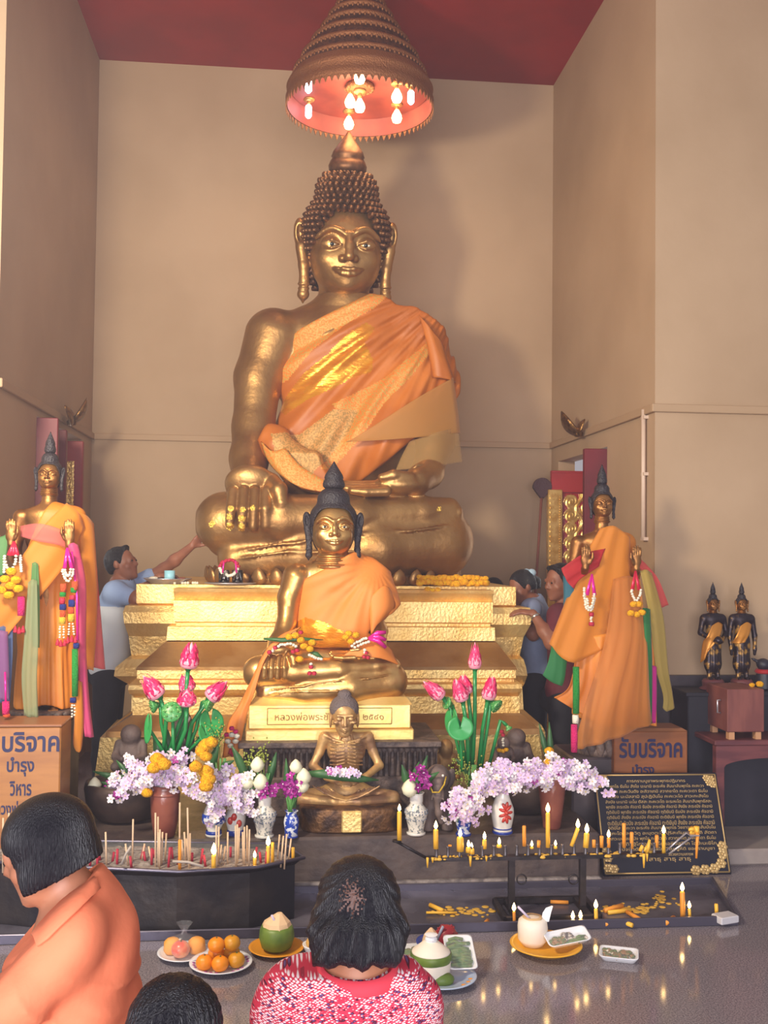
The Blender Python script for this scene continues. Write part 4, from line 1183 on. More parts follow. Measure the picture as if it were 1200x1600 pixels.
garland('bead_garland', 'bright pink beaded strand hanging beside the left donation box top', 5.08, [
    ('bead_strand', m_pinkb, col(9, 1096, 1116, 5.06, .0165)), ('end_cap', m_orangeb, col(10, 1116, 1120, 5.06, .016)),
    ('ribbon', m_mag if False else m_ribp, lambda b: b.tube([tuple(W(8, 1050, 5.09)), tuple(W(9, 1096, 5.06))], .005, 6))], loc=W(8, 1050, 5.09))
Yr = 5.33
garland('flower_garland', 'small jasmine garland with a magenta ribbon on the right statue\'s hand nearer the pedestal', Yr, [
    ('ribbon', m_ribp, lambda b: [b.tube([tuple(W(925, 897, Yr)), tuple(W(x, 930, Yr - .02))], [.005, .011], 8, flat=.4) for x in (917, 929)]),
    ('jasmine_strand', m_jas, strands([loop_px(921, 926, 955, 8, Yr - .02), loop_px(922, 934, 950, 5, Yr - .03), [tuple(W(913, 918, Yr)), tuple(W(914, 934, Yr))]], .0085, .010)),
    ('bead_drop', m_redfl, [col(924, 957, 963, Yr, .012), col(924, 972, 978, Yr, .014)]),
    ('jasmine_drop', m_jas, strands([[tuple(W(924, 962, Yr)), tuple(W(924, 973, Yr))]], .008, .012))], loc=W(925, 897, Yr))
garland('flower_garland', 'small garland with marigold rings and a red ribbon on the right statue\'s outer hand', Yr, [
    ('ribbon', m_ribr, lambda b: [b.tube([tuple(W(993, 892, Yr)), tuple(W(x, 922, Yr - .02))], [.005, .011], 8, flat=.4) for x in (988, 999)]),
    ('jasmine_strand', m_jas, strands([loop_px(994, 920, 938, 7, Yr - .02)], .0085, .010)),
    ('marigold', m_mari, poms([(990, 944), (998, 944), (986, 958), (995, 960), (1003, 957)], Yr - .02, .021))], loc=W(993, 892, Yr))
garland('bead_garland', 'straight green and pink beaded strand hanging below the pointed saffron cloth', 5.22, [
    ('bead_strand', m_greenb, col(900, 1042, 1115, 5.22, .0165)), ('end_cap', m_jas, col(899, 1117, 1130, 5.22, .016)),
    ('bead_strand', m_pinkb, col(897, 1132, 1175, 5.22, .0165))], loc=W(900, 1042, 5.22))
# ================================================================ HANGING CANOPY AND WALL ORNAMENTS
YC = 6.95
cc = W(562, 170, YC); k = YC / FPX
m_can = mat('antique_gilt_canopy', (112, 72, 48), 0.55, 0.5, c2=(76, 48, 38), var_scale=30, bump=.6, bump_scale=70)
m_can_in = mat('canopy_red_lining', (150, 66, 54), 0.6, c2=(132, 54, 46), var_scale=6)
m_can_band = mat('canopy_gold_band', (142, 92, 56), 0.55, 0.6, bump=.5, bump_scale=90)
m_bulb = mat('lamp_bulb_glow', (255, 240, 210), .3, emit=(255, 214, 150), emit_s=15)
m_flour = mat('cool_bulb_glow', (240, 240, 255), .3, emit=(226, 226, 255), emit_s=14)
m_socket = mat('lamp_socket', (190, 150, 90), .4, .6)
can = thing('tiered_canopy', 'tiered gilded umbrella canopy with glowing bulbs hanging above the great statue', 'canopy', (float(cc[0]), YC, float(cc[2])))
X0, Z0 = float(cc[0]), float(cc[2])
def R_(px): return px * k
zr = W(562, 168, YC)[2]           # rim height
b = MB()
prof = [(115, 0), (117, 3), (116, 26), (113, 30)]
b.lathe([(R_(r), zr + R_(z)) for r, z in [(114.6, 0), (116.5, 0), (117, 4), (117.5, 10), (115, 13), (115.5, 24), (116.5, 27), (114, 32), (108, 42)]], (X0, YC, 0), 72, 0, True, None, 1, 1, False)
b.lathe([(R_(r), zr + R_(z)) for r, z in [(114.6, 0), (114, 4), (112.5, 30), (108, 41)]], (X0, YC, 0), 72, 1, True, None, 1, 1, False)
for i in range(72):
    a = 2 * PI * i / 72
    M = Matrix.Translation((X0 + R_(116) * math.cos(a), YC + R_(116) * math.sin(a), zr)) @ Matrix.Rotation(a, 4, 'Z')
    b.add([(0, -R_(4.6), R_(2)), (0, R_(4.6), R_(2)), (0, 0, -R_(9)), (.006, -R_(4.6), R_(2)), (.006, R_(4.6), R_(2)), (.006, 0, -R_(9))], [(0, 2, 1), (3, 4, 5), (0, 3, 5, 2), (1, 2, 5, 4), (0, 1, 4, 3)], 0, False, M)
b.build('rim_band', [m_can_band, m_can_in], can, label='gilt rim band with a red inner face and pointed fringe')
b = MB()
tiers = [(108, 40), (102, 58), (96, 62), (88, 84), (82, 88), (71, 108), (66, 112), (58, 130), (54, 134), (46, 150), (43, 153), (36, 166), (33, 169), (26, 182), (23, 186), (15, 206), (5, 240)]
b.lathe([(R_(r), zr + R_(z)) for r, z in tiers], (X0, YC, 0), 64, 0, True, None, 1, 1, False)
b.build('tiered_shell', m_can, can)
for (r, z) in ((104, 50), (92, 74), (77, 99), (62, 122), (50, 143), (39, 161)):
    b = MB()
    b.lathe([(R_(r), zr + R_(z - 3)), (R_(r + 3.0), zr + R_(z - 1)), (R_(r + 2.4), zr + R_(z + 3)), (R_(r - 1.5), zr + R_(z + 6))], (X0, YC, 0), 64, 0, True, None, 1, 1, False)
    n = max(20, int(r * .8))
    for i in range(n):
        a = 2 * PI * i / n
        b.ball((X0 + R_(r + 2.2) * math.cos(a), YC + R_(r + 2.2) * math.sin(a), zr + R_(z - 3.5)), (R_(2.0), R_(2.0), R_(3.0)), 6, 4)
    b.build('tier_band', m_can_band, can)
b = MB(); b.lathe([(R_(111), zr + R_(28)), (R_(98), zr + R_(33)), (R_(70), zr + R_(36)), (.01, zr + R_(37))], (X0, YC, 0), 48, 0, True, None, 1, 1, False); b.build('lining', m_can_in, can)
b = MB()
b.lathe([(R_(22), zr + R_(36)), (R_(22), zr + R_(31)), (R_(17), zr + R_(28)), (.01, zr + R_(27))], (X0, YC, 0), 28)
for i in range(16):
    a = 2 * PI * i / 16; b.ball((X0 + R_(20) * math.cos(a), YC + R_(20) * math.sin(a), zr + R_(31)), R_(4), 8, 6)
b.build('rosette', m_can_band, can)
b = MB(); b.tube([(X0, YC, zr + R_(230)), (X0, YC, ZC - .01)], .02, 10); b.build('hanging_rod', m_can, can)
# bulbs on the lining: (angle, radius, warm)
zb = zr + R_(33)
def bulb(x, y, ztop, drop, m_, slim=False):
    b = MB()
    b.lathe([(R_(10), 0), (R_(9.5), -R_(3)), (R_(4), -R_(5))], (x, y, ztop), 16)
    b.lathe([(R_(3.2), -R_(3)), (R_(3.2), -R_(drop - 12))], (x, y, ztop), 10)
    s_ = b.build('bulb_holder', m_socket, can)
    b = MB()
    if slim: b.lathe([(R_(2.6), -R_(drop - 13)), (R_(5), -R_(drop - 10)), (R_(5), -R_(drop + 6)), (R_(2.4), -R_(drop + 9)), (.001, -R_(drop + 10))], (x, y, ztop), 14)
    else: b.lathe([(R_(3), -R_(drop - 13)), (R_(7.6), -R_(drop - 4)), (R_(8.6), -R_(drop + 1)), (R_(6.5), -R_(drop + 7)), (.001, -R_(drop + 9.5))], (x, y, ztop), 16)
    b.build('bulb', m_, s_)
bulb(X0, YC, zr + R_(27), 26, m_bulb)
for (px, py, m_, sl) in ((545, 194, m_bulb, False), (620, 184, m_bulb, False), (482, 176, m_flour, True), (642, 154, m_flour, True), (620, 152, m_bulb, False), (482, 136, m_flour, True), (562, 122, m_bulb, False), (547, 160, m_bulb, False)):
    d = ray(px, py)
    zt = zb - R_(22)
    s_ = (zt - EYE[2]) / d[2]; q = EYE + d * s_
    r_ = math.hypot(q[0] - X0, q[1] - YC)
    if r_ > R_(98): f = R_(98) / r_; q[0] = X0 + (q[0] - X0) * f; q[1] = YC + (q[1] - YC) * f
    bulb(float(q[0]), float(q[1]), zb + R_(1), 23, m_, sl)
lamp('canopy_bulbs', 'POINT', (X0, YC, zr - .10), 20, (1.0, .72, .42), .22)
lamp('canopy_lining_bulbs', 'POINT', (X0 - .1, YC - .1, zr + .02), 2.5, (1.0, .62, .40), .08)

# ---- gilded wing shaped ornaments on the side walls
m_wing = mat('dull_brass', (150, 112, 62), .3, .85, c2=(110, 78, 44), var_scale=30, bump=.3, bump_scale=60)
def wing_sconce(name, label, X, pc, tips, sgn):
    c = on_xplane(pc[0], pc[1], X + sgn * .06)
    root = thing(name, label, 'ornament', tuple(float(q) for q in (X, c[1], c[2])))
    b = MB(); b.lathe([(.001, -.02), (.03, -.015), (.035, .01), (.02, .03), (.001, .032)], tuple(c), 14); b.build('boss', m_wing, root)
    for (tx, ty, bw, dep) in tips:
        q = on_xplane(tx, ty, X + sgn * dep)
        pts = []; n = 9
        for i in range(n):
            t_ = i / (n - 1)
            p = c * (1 - t_) + q * t_
            p = p + np.array((sgn * .02 * math.sin(PI * t_), 0, -.012 * math.sin(PI * t_)))
            pts.append(tuple(p))
        rs = [max(.003, bw * math.sin(PI * min(.97, (i / (n - 1)) * .86 + .12)) ** .8) for i in range(n)]
        b = MB(); b.tube(pts, rs, 10, 0, True, .3, up=(1, 0, 0))
        b.build('wing', m_wing, root)
wing_sconce('wing_ornament', 'small brass wing-shaped ornament on the left side wall above the door', XL, (112, 661), [(136, 622, .075, .16), (101, 634, .055, .05)], 1)
wing_sconce('wing_ornament', 'small brass wing-shaped ornament on the right side wall above the door', XR, (904, 679), [(877, 643, .075, .18), (914, 655, .055, .04)], -1)

# ---- round fan on a long pole leaning by the right corner
YFn = 8.2
root = thing('ceremonial_fan', 'dark heart-shaped fan on a long thin pole leaning in the right back corner', 'fan', (float(W(832, 930, YFn)[0]), YFn, 0))
fc = W(847, 762, YFn)
b = MB()
poly = []
for i in range(36):
    a = 2 * PI * i / 36
    r = 15 * (1 - .18 * (math.cos(a + PI / 2) > .9)) * YFn / FPX
    x = r * math.cos(a); z = r * math.sin(a) * (1.05 if math.sin(a) > 0 else 1.3)
    if math.sin(a) < 0: x *= (1 + .75 * math.sin(a)) if True else 1
    poly.append((float(fc[0]) + x, float(fc[2]) + z))
b.prism(poly, YFn - .02, YFn + .02); b.build('fan_blade', mat('dark_plum_cloth', (70, 44, 50), .8, bump=.4, bump_scale=80), root)
b = MB(); pb_ = W(838, 905, YFn); dd = (np.array(fc) - pb_); b.tube([tuple(pb_ - dd * (pb_[2] / dd[2] * .99)), tuple(fc)], .011, 8); b.build('pole', mat('thin_pole', (128, 74, 60), .5), root)
# ================================================================ PEOPLE
m_skin = mat('skin_tan', (176, 118, 88), 0.5, c2=(164, 106, 78), var_scale=12, sss=.08)
m_skin_d = mat('skin_brown', (150, 96, 72), 0.5, c2=(138, 86, 64), var_scale=12, sss=.08)
m_hair = mat('black_hair', (15, 13, 22), 0.36, spec=.5, bump=.6, bump_scale=40, stretch=(9, 9, .5))
m_black_cl = mat('black_trousers', (34, 32, 42), .85, c2=(26, 24, 34), var_scale=6)
m_lblue = mat('light_blue_shirt', (158, 182, 222), .8, c2=(148, 172, 214), var_scale=5)
m_whitecl = mat('white_shirt_panel', (214, 220, 226), .8)
m_greyblue = mat('grey_blue_shirt', (136, 150, 182), .8, c2=(124, 136, 166), var_scale=5)
m_maroon = mat('maroon_shirt', (104, 36, 48), .8, c2=(90, 30, 42), var_scale=5)

def head_prims(F, c, hh, R, k=.06):
    """human head of height hh centred at c, local face to -y"""
    F.xf(R, c, hh)
    F.ell((0, .06, .12), (.33, .41, .37), k)
    F.ell((0, -.10, -.12), (.285, .30, .36), k)
    F.ell((0, -.17, -.33), (.20, .20, .15), k)
    F.ell((0, -.31, -.41), (.085, .075, .07), k)
    F.cap((-.15, -.345, .10), (.15, -.345, .10), .045, .045, .05)
    for s in (-1, 1):
        F.ell((s * .135, -.42, .035), (.085, .06, .05), .04, op='s')
        F.ell((s * .135, -.335, .03), (.07, .055, .05), .02)
        F.ell((s * .055, -.405, -.115), (.04, .04, .03), .02)
        F.ell((s * .335, .03, -.01), (.04, .085, .13), .02, rot=(0, s * .15, s * .3))
        F.ell((s * .20, -.24, -.10), (.10, .09, .09), .06)
    F.limb([((0, -.36, .08), .030), ((0, -.45, -.09), .046)], .03)
    F.limb([((-.10, -.335, -.235), .018), ((0, -.385, -.225), .026), ((.10, -.335, -.235), .018)], .015)
    F.limb([((-.085, -.335, -.265), .02), ((0, -.375, -.275), .03), ((.085, -.335, -.265), .02)], .015)
    F.limb([((-.11, -.36, -.25), .007), ((0, -.42, -.25), .008), ((.11, -.36, -.25), .007)], .006, op='s')
    F.cap((0, .07, -.30), (0, .12, -.66), .175, .20, .08)
    F.xf()

def hand_prims(F, wrist, R, s, curl=.5, side=1, spread=1.0):
    """local: fingers along -z, palm faces -y, thumb on side*x; s = hand length"""
    F.xf(R, wrist, s)
    F.ell((0, 0, -.26), (.21, .085, .30), .08)
    for i in range(4):
        x = (-.16 + .105 * i) * (1 if side > 0 else -1)
        L = (.36, .44, .47, .40)[i]
        r0 = .058
        a = 0.15
        p = np.array((x, 0, -.44)); pts = [(tuple(p), r0)]
        for sg, fr in ((.45, 1.0), (.32, .92), (.23, .78)):
            a += curl * .75
            p = p + np.array((x * .12 * spread, -math.sin(a), -math.cos(a))) * L * sg
            pts.append((tuple(p), r0 * fr))
        F.limb(pts, .012)
    sx = side
    F.limb([((sx * .12, -.02, -.10), .09), ((sx * .27, -.08, -.25), .068), ((sx * .32, -.16, -.38), .058), ((sx * .31, -.22, -.48), .045)], .03)
    F.xf()

def aim(dirv, up=(0, -1, 0)):
    """rotation whose local -z follows dirv and local -y is near `up`"""
    z = -np.array(dirv, float); z /= np.linalg.norm(z)
    y = -np.array(up, float); y -= z * (y @ z); y /= np.linalg.norm(y)
    x = np.cross(y, z)
    return np.stack([x, y, z], 1)
def rz3(a): return np.array(Matrix.Rotation(a, 3, 'Z'))
def euler3(x, y, z): return np.array(Euler((x, y, z)).to_matrix())

def torso_prims(F, J, s, grow=0.0, k=.05):
    ch, pe = np.array(J['chest']), np.array(J['pelvis'])
    sl, sr = np.array(J['sl']), np.array(J['sr'])
    ax = (sr - sl); ax /= np.linalg.norm(ax)
    yaw = math.atan2(ax[1], ax[0])
    e = (0, 0, yaw)
    F.ell(ch, (.165 * s + grow, .115 * s + grow, .19 * s + grow), k, rot=e)
    F.ell(ch * .45 + pe * .55, (.145 * s + grow, .105 * s + grow, .17 * s + grow), k, rot=e)
    F.ell(pe, (.165 * s + grow, .125 * s + grow, .13 * s + grow), k, rot=e)
    F.cap(sl, sr, .062 * s + grow, .062 * s + grow, k)
    F.cap((sl + sr) / 2 + np.array((0, 0, .06 * s)), (sl + sr) / 2 - np.array((0, 0, .05 * s)), .06 * s + grow, .10 * s + grow, k)
def arm_prims(F, sh, el, wr, s, grow=0.0, k=.03, fore=True, upto=1.0):
    sh, el, wr = map(np.array, (sh, el, wr))
    F.limb([(sh, .055 * s + grow), (sh + (el - sh) * upto, (.055 - .013 * upto) * s + grow)], k)
    if fore: F.limb([(el, .041 * s), (el * .6 + wr * .4, .040 * s), (wr, .026 * s)], k)
def leg_prims(F, hip, kn, an, s, grow=0.0, k=.04):
    F.limb([(hip, .085 * s + grow), (kn, .055 * s + grow)], k)
    F.limb([(kn, .053 * s + grow), (np.array(kn) * .65 + np.array(an) * .35, .052 * s + grow), (an, .036 * s + grow)], k)
def shoe(mb, an, yaw, s):
    M = Matrix.Translation(Vector(an)) @ Matrix.Rotation(yaw, 4, 'Z')
    z = -an[2]
    mb.loft([[(x * w, y, z + h) for x, y in ((-.04, .06), (.04, .06), (.05, -.04), (.045, -.13), (0, -.17), (-.045, -.13), (-.05, -.04))] for (w, h) in ((1, .001), (1.05, .03), (.8, .07), (.55, .10))], True, True, 0, True, M @ Matrix.Diagonal((s, s, 1, 1)))

def person(label, J, hh, headR, shirt, pants, skin, s=1.0, res=.012, yaw=0.0, hair=None, hands=(), sleeve=.75, hres=34, extra_skin=None, extra_shirt=None, hair_cut=None):
    pts = np.array([v for kk, v in J.items() if v is not None])
    lo, hi = pts.min(0) - .32, pts.max(0) + .32
    lo[2] = 0.0
    root = thing('person', label, 'person', (float(J['pelvis'][0]), float(J['pelvis'][1]), 0))
    F = Field(lo, hi, res)
    torso_prims(F, J, s)
    for a in 'lr':
        arm_prims(F, J['s' + a], J['e' + a], J['w' + a], s)
        if J.get('h' + a) is not None: leg_prims(F, J['h' + a], J['k' + a], J['a' + a], s)
    F.limb([(np.array(J['neck']), .05 * s), ((np.array(J['sl']) + np.array(J['sr'])) / 2, .085 * s)], .05)
    head_prims(F, J['head'], hh, headR)
    for (w, R, L, curl, side) in hands: hand_prims(F, w, R, L, curl, side)
    if extra_skin: extra_skin(F)
    F.build('body', skin, root)
    # shirt
    G = Field(lo, hi, res)
    torso_prims(G, J, s, .018)
    for a in 'lr': arm_prims(G, J['s' + a], J['e' + a], J['w' + a], s, .016, fore=False, upto=sleeve)
    if extra_shirt: extra_shirt(G)
    X, Y, Z = G.full()
    nk = np.array(J['neck']); top = (np.array(J['sl']) + np.array(J['sr'])) / 2
    G.d = np.maximum(G.d, -(np.sqrt((X - nk[0]) ** 2 + (Y - nk[1]) ** 2 + (Z - nk[2] - .03) ** 2) - .085 * s)).astype(np.float32)
    bz = J['pelvis'][2] - J.get('hem', np.array((0, 0, .08)))[2] if False else J['pelvis'][2] - .09 * s
    G.d = np.maximum(G.d, bz + .006 * np.sin(X * 40) - Z).astype(np.float32)
    sh_o = G.build('shirt', shirt, root)
    # trousers
    if J.get('hl') is not None:
        H = Field(lo, hi, res)
        H.ell(np.array(J['pelvis']) - np.array((0, 0, .03)), (.165 * s + .010, .125 * s + .010, .13 * s), .05)
        for a in 'lr': leg_prims(H, J['h' + a], J['k' + a], J['a' + a], s, .014)
        X, Y, Z = H.full()
        H.d = np.maximum(H.d, .05 - Z).astype(np.float32)
        H.build('trousers', pants, root)
        b = MB()
        for a in 'lr': shoe(b, J['a' + a], yaw, s)
        for kk, a in enumerate('lr'):
            b = MB(); shoe(b, J['a' + a], yaw, s); b.build('shoe', m_black_cl, root)
    # hair
    K = Field(np.array(J['head']) - hh * .95, np.array(J['head']) + hh * .95, hh / hres, pad=.02)
    K.xf(headR, J['head'], hh)
    K.ell((0, .09, .15), (.36, .42, .385), .05)
    if hair: hair(K)
    K.xf()
    X, Y, Z = K.full()
    D = np.stack([X - J['head'][0], Y - J['head'][1], Z - J['head'][2]], -1) / hh
    L = D @ np.array(headR)          # local coordinates
    face = hair_cut(L) if hair_cut else np.maximum(-(L[..., 1] + .20 + .30 * (L[..., 2] - .25)), -(L[..., 2] + .12 + .35 * (L[..., 1] - .1)))
    n = .010 * np.sin(np.arctan2(L[..., 0], L[..., 1] - .05) * 40 + 4 * L[..., 2]) + .006 * np.sin(L[..., 2] * 60 + L[..., 0] * 30)
    K.d = (np.maximum(K.d, face * hh) + n * hh * .6).astype(np.float32)
    K.build('hair', m_hair, root)
    return root

def eyes_for(root, c, hh, R):
    for s in (-1, 1):
        b = MB()
        p = np.array(c) + R @ (np.array((s * .135, -.375, .03)) * hh)
        b.ball(tuple(p), hh * .028, 8, 6); b.build('eye', m_pupil, root)

V3 = lambda q: np.array(q, float)
# ---- man at the left of the pedestal, facing right, arm stretched up to the statue's knee
Y0 = 6.98
hd = W(191, 882, Y0); R = euler3(0, 0, math.radians(72)) @ euler3(math.radians(-14), 0, 0)
J = dict(head=hd, neck=W(186, 910, Y0), chest=W(184, 955, Y0), pelvis=W(172, 1040, Y0 + .02), sl=W(200, 922, Y0 + .17), sr=W(180, 926, Y0 - .15),
         el=W(256, 890, Y0 + .14), wl=W(300, 853, Y0 + .02), er=W(212, 936, Y0 - .22), wr=W(250, 900, Y0 - .16),
         hl=W(174, 1058, Y0 + .10), hr=W(168, 1058, Y0 - .08), kl=W(172, 1160, Y0 + .10), kr=W(162, 1160, Y0 - .08), al=None, ar=None)
for a in 'lr': J['a' + a] = np.array((J['k' + a][0] - .02, J['k' + a][1], .09))
hands = [(J['wl'], aim((.5, -.12, .55), (.4, -.7, -.5)), .175, .55, -1), (J['wr'], aim((.95, .1, .05), (0, -.2, -1)), .175, .45, 1)]
r = person('man in a light blue and white shirt reaching up to the great statue\'s knee', J, .235, R, [m_lblue, m_whitecl], m_black_cl, m_skin_d, .98, .011, math.radians(72), hands=hands, sleeve=.62,
           hair=lambda K: [K.ell((0, -.22, .42), (.16, .14, .10), .06), K.ell((0, .30, -.02), (.28, .16, .22), .08)])
for o in r.children:
    if o.name.startswith('shirt'):
        me = o.data; ctr = np.empty(len(me.polygons) * 3); me.polygons.foreach_get('center', ctr); ctr = ctr.reshape(-1, 3)
        zc = ctr[:, 2]; me.polygons.foreach_set('material_index', (zc < W(184, 946, Y0)[2]).astype(np.int32)); me.update()
eyes_for(r, hd, .235, R)

# ---- woman at the right side, head bowed towards the pedestal
Y0 = 6.98
hd = W(815, 918, Y0); R = euler3(0, 0, math.radians(-68)) @ euler3(math.radians(24), 0, 0)
J = dict(head=hd, neck=W(826, 938, Y0), chest=W(836, 985, Y0), pelvis=W(838, 1050, Y0 + .02), sl=W(830, 952, Y0 - .15), sr=W(838, 952, Y0 + .15),
         el=W(833, 992, Y0 - .20), wl=W(805, 958, Y0 - .22), er=W(836, 992, Y0 + .18), wr=W(805, 954, Y0 + .02),
         hl=W(836, 1065, Y0 - .08), hr=W(838, 1065, Y0 + .09), kl=W(836, 1165, Y0 - .09), kr=W(838, 1165, Y0 + .09), al=None, ar=None)
for a in 'lr': J['a' + a] = np.array((J['k' + a][0] + .03, J['k' + a][1], .09))
hands = [(J['wl'], aim((-.9, .25, .35), (0, 1, 0)), .165, .3, 1), (J['wr'], aim((-.9, -.2, .35), (0, -1, 0)), .165, .3, -1)]
r = person('woman in a grey-blue blouse bowing her head at the pedestal\'s right side', J, .225, R, m_greyblue, m_black_cl, m_skin_d, .9, .011, math.radians(-68), hands=hands, sleeve=.6,
           hair=lambda K: [K.ell((0, .30, .0), (.30, .20, .30), .08), K.limb([((0, .42, .18), .14), ((0, .56, -.05), .15), ((0, .54, -.35), .08)], .06)])
c = np.array(hd) + R @ (np.array((0, .44, .26)) * .225)
b = MB()
for s_ in (-1, 1):
    b.ball(tuple(c + R @ np.array((s_ * .03, 0, .01))), (.032, .022, .028), 10, 6)
b.ball(tuple(c), (.014, .018, .02), 8, 6)
b.build('hair_bow', mat('pale_blue_bow', (170, 196, 214), .6), r)
eyes_for(r, hd, .225, R)

# ---- man in maroon, arms out to the left
Y0 = 6.62
hd = W(874, 910, Y0); R = euler3(0, 0, math.radians(-66)) @ euler3(math.radians(6), 0, 0)
J = dict(head=hd, neck=W(884, 944, Y0), chest=W(886, 1000, Y0), pelvis=W(884, 1085, Y0 + .02), sl=W(874, 962, Y0 - .15), sr=W(892, 962, Y0 + .16),
         el=W(862, 1005, Y0 - .26), wl=W(833, 958, Y0 - .14), er=W(880, 1020, Y0 + .15), wr=W(848, 985, Y0 + .14),
         hl=W(880, 1100, Y0 - .09), hr=W(886, 1100, Y0 + .09), kl=W(876, 1210, Y0 - .1), kr=W(884, 1210, Y0 + .08), al=None, ar=None)
for a in 'lr': J['a' + a] = np.array((J['k' + a][0] + .03, J['k' + a][1], .09))
hands = [(J['wl'], aim((-.95, .2, .12), (0, .3, -1)), .18, .3, 1), (J['wr'], aim((-.9, -.1, .3), (0, -1, -.5)), .18, .4, -1)]
r = person('man in a maroon shirt and black trousers with outstretched forearm beside the right statue', J, .24, R, m_maroon, m_black_cl, m_skin_d, 1.0, .011, math.radians(-66), hands=hands, sleeve=.55,
           hair=lambda K: K.ell((0, -.2, .40), (.24, .16, .10), .06))
wv = np.array(J['el']) - np.array(J['wl']); wv /= np.linalg.norm(wv)
Mw = Matrix.Translation(Vector(J['wl'] + wv * .03)) @ Vector(wv).to_track_quat('Z', 'X').to_matrix().to_4x4()
b = MB(); b.lathe([(.031, -.009), (.034, -.006), (.034, .006), (.031, .009)], (0, 0, 0), 18, 0, True, Mw, caps=False); b.build('wristwatch', mat('watch_steel', (200, 196, 186), .25, .9), r)
eyes_for(r, hd, .24, R)

# ---- someone mostly hidden behind the marigold garland at the back of the pedestal
Y0 = 8.30
hd = W(766, 925, Y0) - V3((0, .08, 0)); R = euler3(0, 0, math.radians(-60)) @ euler3(math.radians(20), 0, 0)
J = dict(head=hd, neck=hd + V3((.03, 0, -.15)), chest=hd + V3((.05, 0, -.40)), pelvis=hd + V3((.06, 0, -.72)), sl=hd + V3((.02, -.13, -.22)), sr=hd + V3((.08, .12, -.22)),
         el=hd + V3((.04, -.14, -.46)), wl=hd + V3((-.06, -.12, -.58)), er=hd + V3((.10, .12, -.46)), wr=hd + V3((-.02, .1, -.62)), hl=None, hr=None)
J = {kk: vv for kk, vv in J.items() if vv is not None}
bp = J['pelvis']
r = person('person mostly hidden behind the pedestal, only dark hair showing past the marigold garland', J, .22, R, m_greyblue, m_black_cl, m_skin_d, .85, .014, 0,
           hair=lambda K: K.ell((0, .25, -.05), (.32, .22, .35), .08))
b = MB(); b.lathe([(.15, .001), (.16, .3), (.14, bp[2] + .02)], (bp[0], bp[1], 0), 18, 0, True, None, 1, .8); b.build('skirt', m_black_cl, r)

# ================================================================ FOREGROUND WORSHIPPERS
m_coral = mat('coral_orange_shirt', (238, 134, 94), .8, c2=(230, 124, 86), var_scale=3, bump=.35, bump_scale=9)
# girl with bobbed hair in profile
Y0 = 2.28
Rg = euler3(0, 0, math.radians(-98)) @ euler3(math.radians(18), 0, 0)
hd = W(74, 1330, Y0)
gj = dict(head=hd, neck=W(112, 1400, Y0 + .01), chest=W(112, 1505, Y0 + .02), pelvis=W(112, 1690, Y0 + .04), sl=W(106, 1468, Y0 - .125), sr=W(142, 1430, Y0 + .13),
          el=W(28, 1560, Y0 - .18), wl=W(-70, 1560, Y0 - .10), er=W(60, 1540, Y0 + .14), wr=W(-40, 1560, Y0 + .06))
root = thing('person', 'girl with a black bob and coral orange collared shirt, seen in profile', 'person', (float(gj['pelvis'][0]), Y0, 0))
hh = .215
F = Field(gj['pelvis'] + V3((-.55, -.42, -.3)), gj['head'] + V3((.34, .42, .2)), .0075)
torso_prims(F, gj, .80)
for a in 'lr': arm_prims(F, gj['s' + a], gj['e' + a], gj['w' + a], .85)
F.limb([(gj['neck'] + V3((-.02, 0, .05)), .046), ((gj['sl'] + gj['sr']) / 2, .06)], .04)
head_prims(F, hd, hh, Rg)
hand_prims(F, gj['wl'], aim((-1, .2, 0), (0, 0, -1)), .15, .4, 1)
hand_prims(F, gj['wr'], aim((-1, -.2, 0), (0, 0, -1)), .15, .4, -1)
# kneeling legs
pz = gj['pelvis']
F.build('body', m_skin, root)
L_ = Field(V3((pz[0] - .62, pz[1] - .35, 0)), V3((pz[0] + .3, pz[1] + .35, pz[2] + .1)), .015)
for s_ in (-1, 1):
    L_.limb([(pz + V3((0, s_ * .08, -.02)), .09), (V3((pz[0] - .36, pz[1] + s_ * .10, .20)), .065)], .04)
    L_.limb([(V3((pz[0] - .36, pz[1] + s_ * .10, .17)), .06), (V3((pz[0] + .05, pz[1] + s_ * .09, .06)), .045), (V3((pz[0] + .18, pz[1] + s_ * .09, .045)), .04)], .04)
L_.ell(pz + V3((0, 0, -.03)), (.15, .16, .12), .05)
L_.ell(V3((pz[0] + .02, pz[1], (pz[2]) / 2 + .02)), (.13, .15, pz[2] / 2), .05)
L_.build('skirt', mat('dark_skirt', (40, 42, 60), .8), root)
G = Field(gj['pelvis'] + V3((-.46, -.40, -.10)), gj['neck'] + V3((.34, .40, .16)), .0062, pad=.03)
torso_prims(G, gj, .80, .028, .06)
G.ell(W(112, 1510, Y0 + .02), (.115, .17, .20), .06)
G.ell(W(120, 1600, Y0 + .03), (.115, .17, .18), .06)
for a in 'lr': arm_prims(G, gj['s' + a], gj['e' + a], gj['w' + a], .9, .022, .03, False, 1.02)
G.limb([(gj['neck'] + V3((.005, 0, .02)), .058), ((gj['sl'] + gj['sr']) / 2, .075)], .03)
G.limb([(gj['el'], .056), (gj['wl'], .05)], .03)
X, Y, Z = G.full()
G.d = (G.d + .004 * np.sin((X - Z * .8) * 34 + 2 * np.sin(Y * 14)) - .007 * (1 - np.abs(np.sin((X * .8 + Z) * 21 + 1.5 * np.sin(X * 13) + .6))) ** 4 * np.clip((W(100, 1440, Y0)[2] - Z) * 10, 0, 1)).astype(np.float32)
hx, hz = hd[0], hd[2]
nk = gj['neck']
G.d = (G.d + .004 * np.sin((X * .9 + Z * .5) * 60 + 3 * np.sin(Z * 18)) * np.clip((X - nk[0] + .05) * 8, 0, 1)).astype(np.float32)
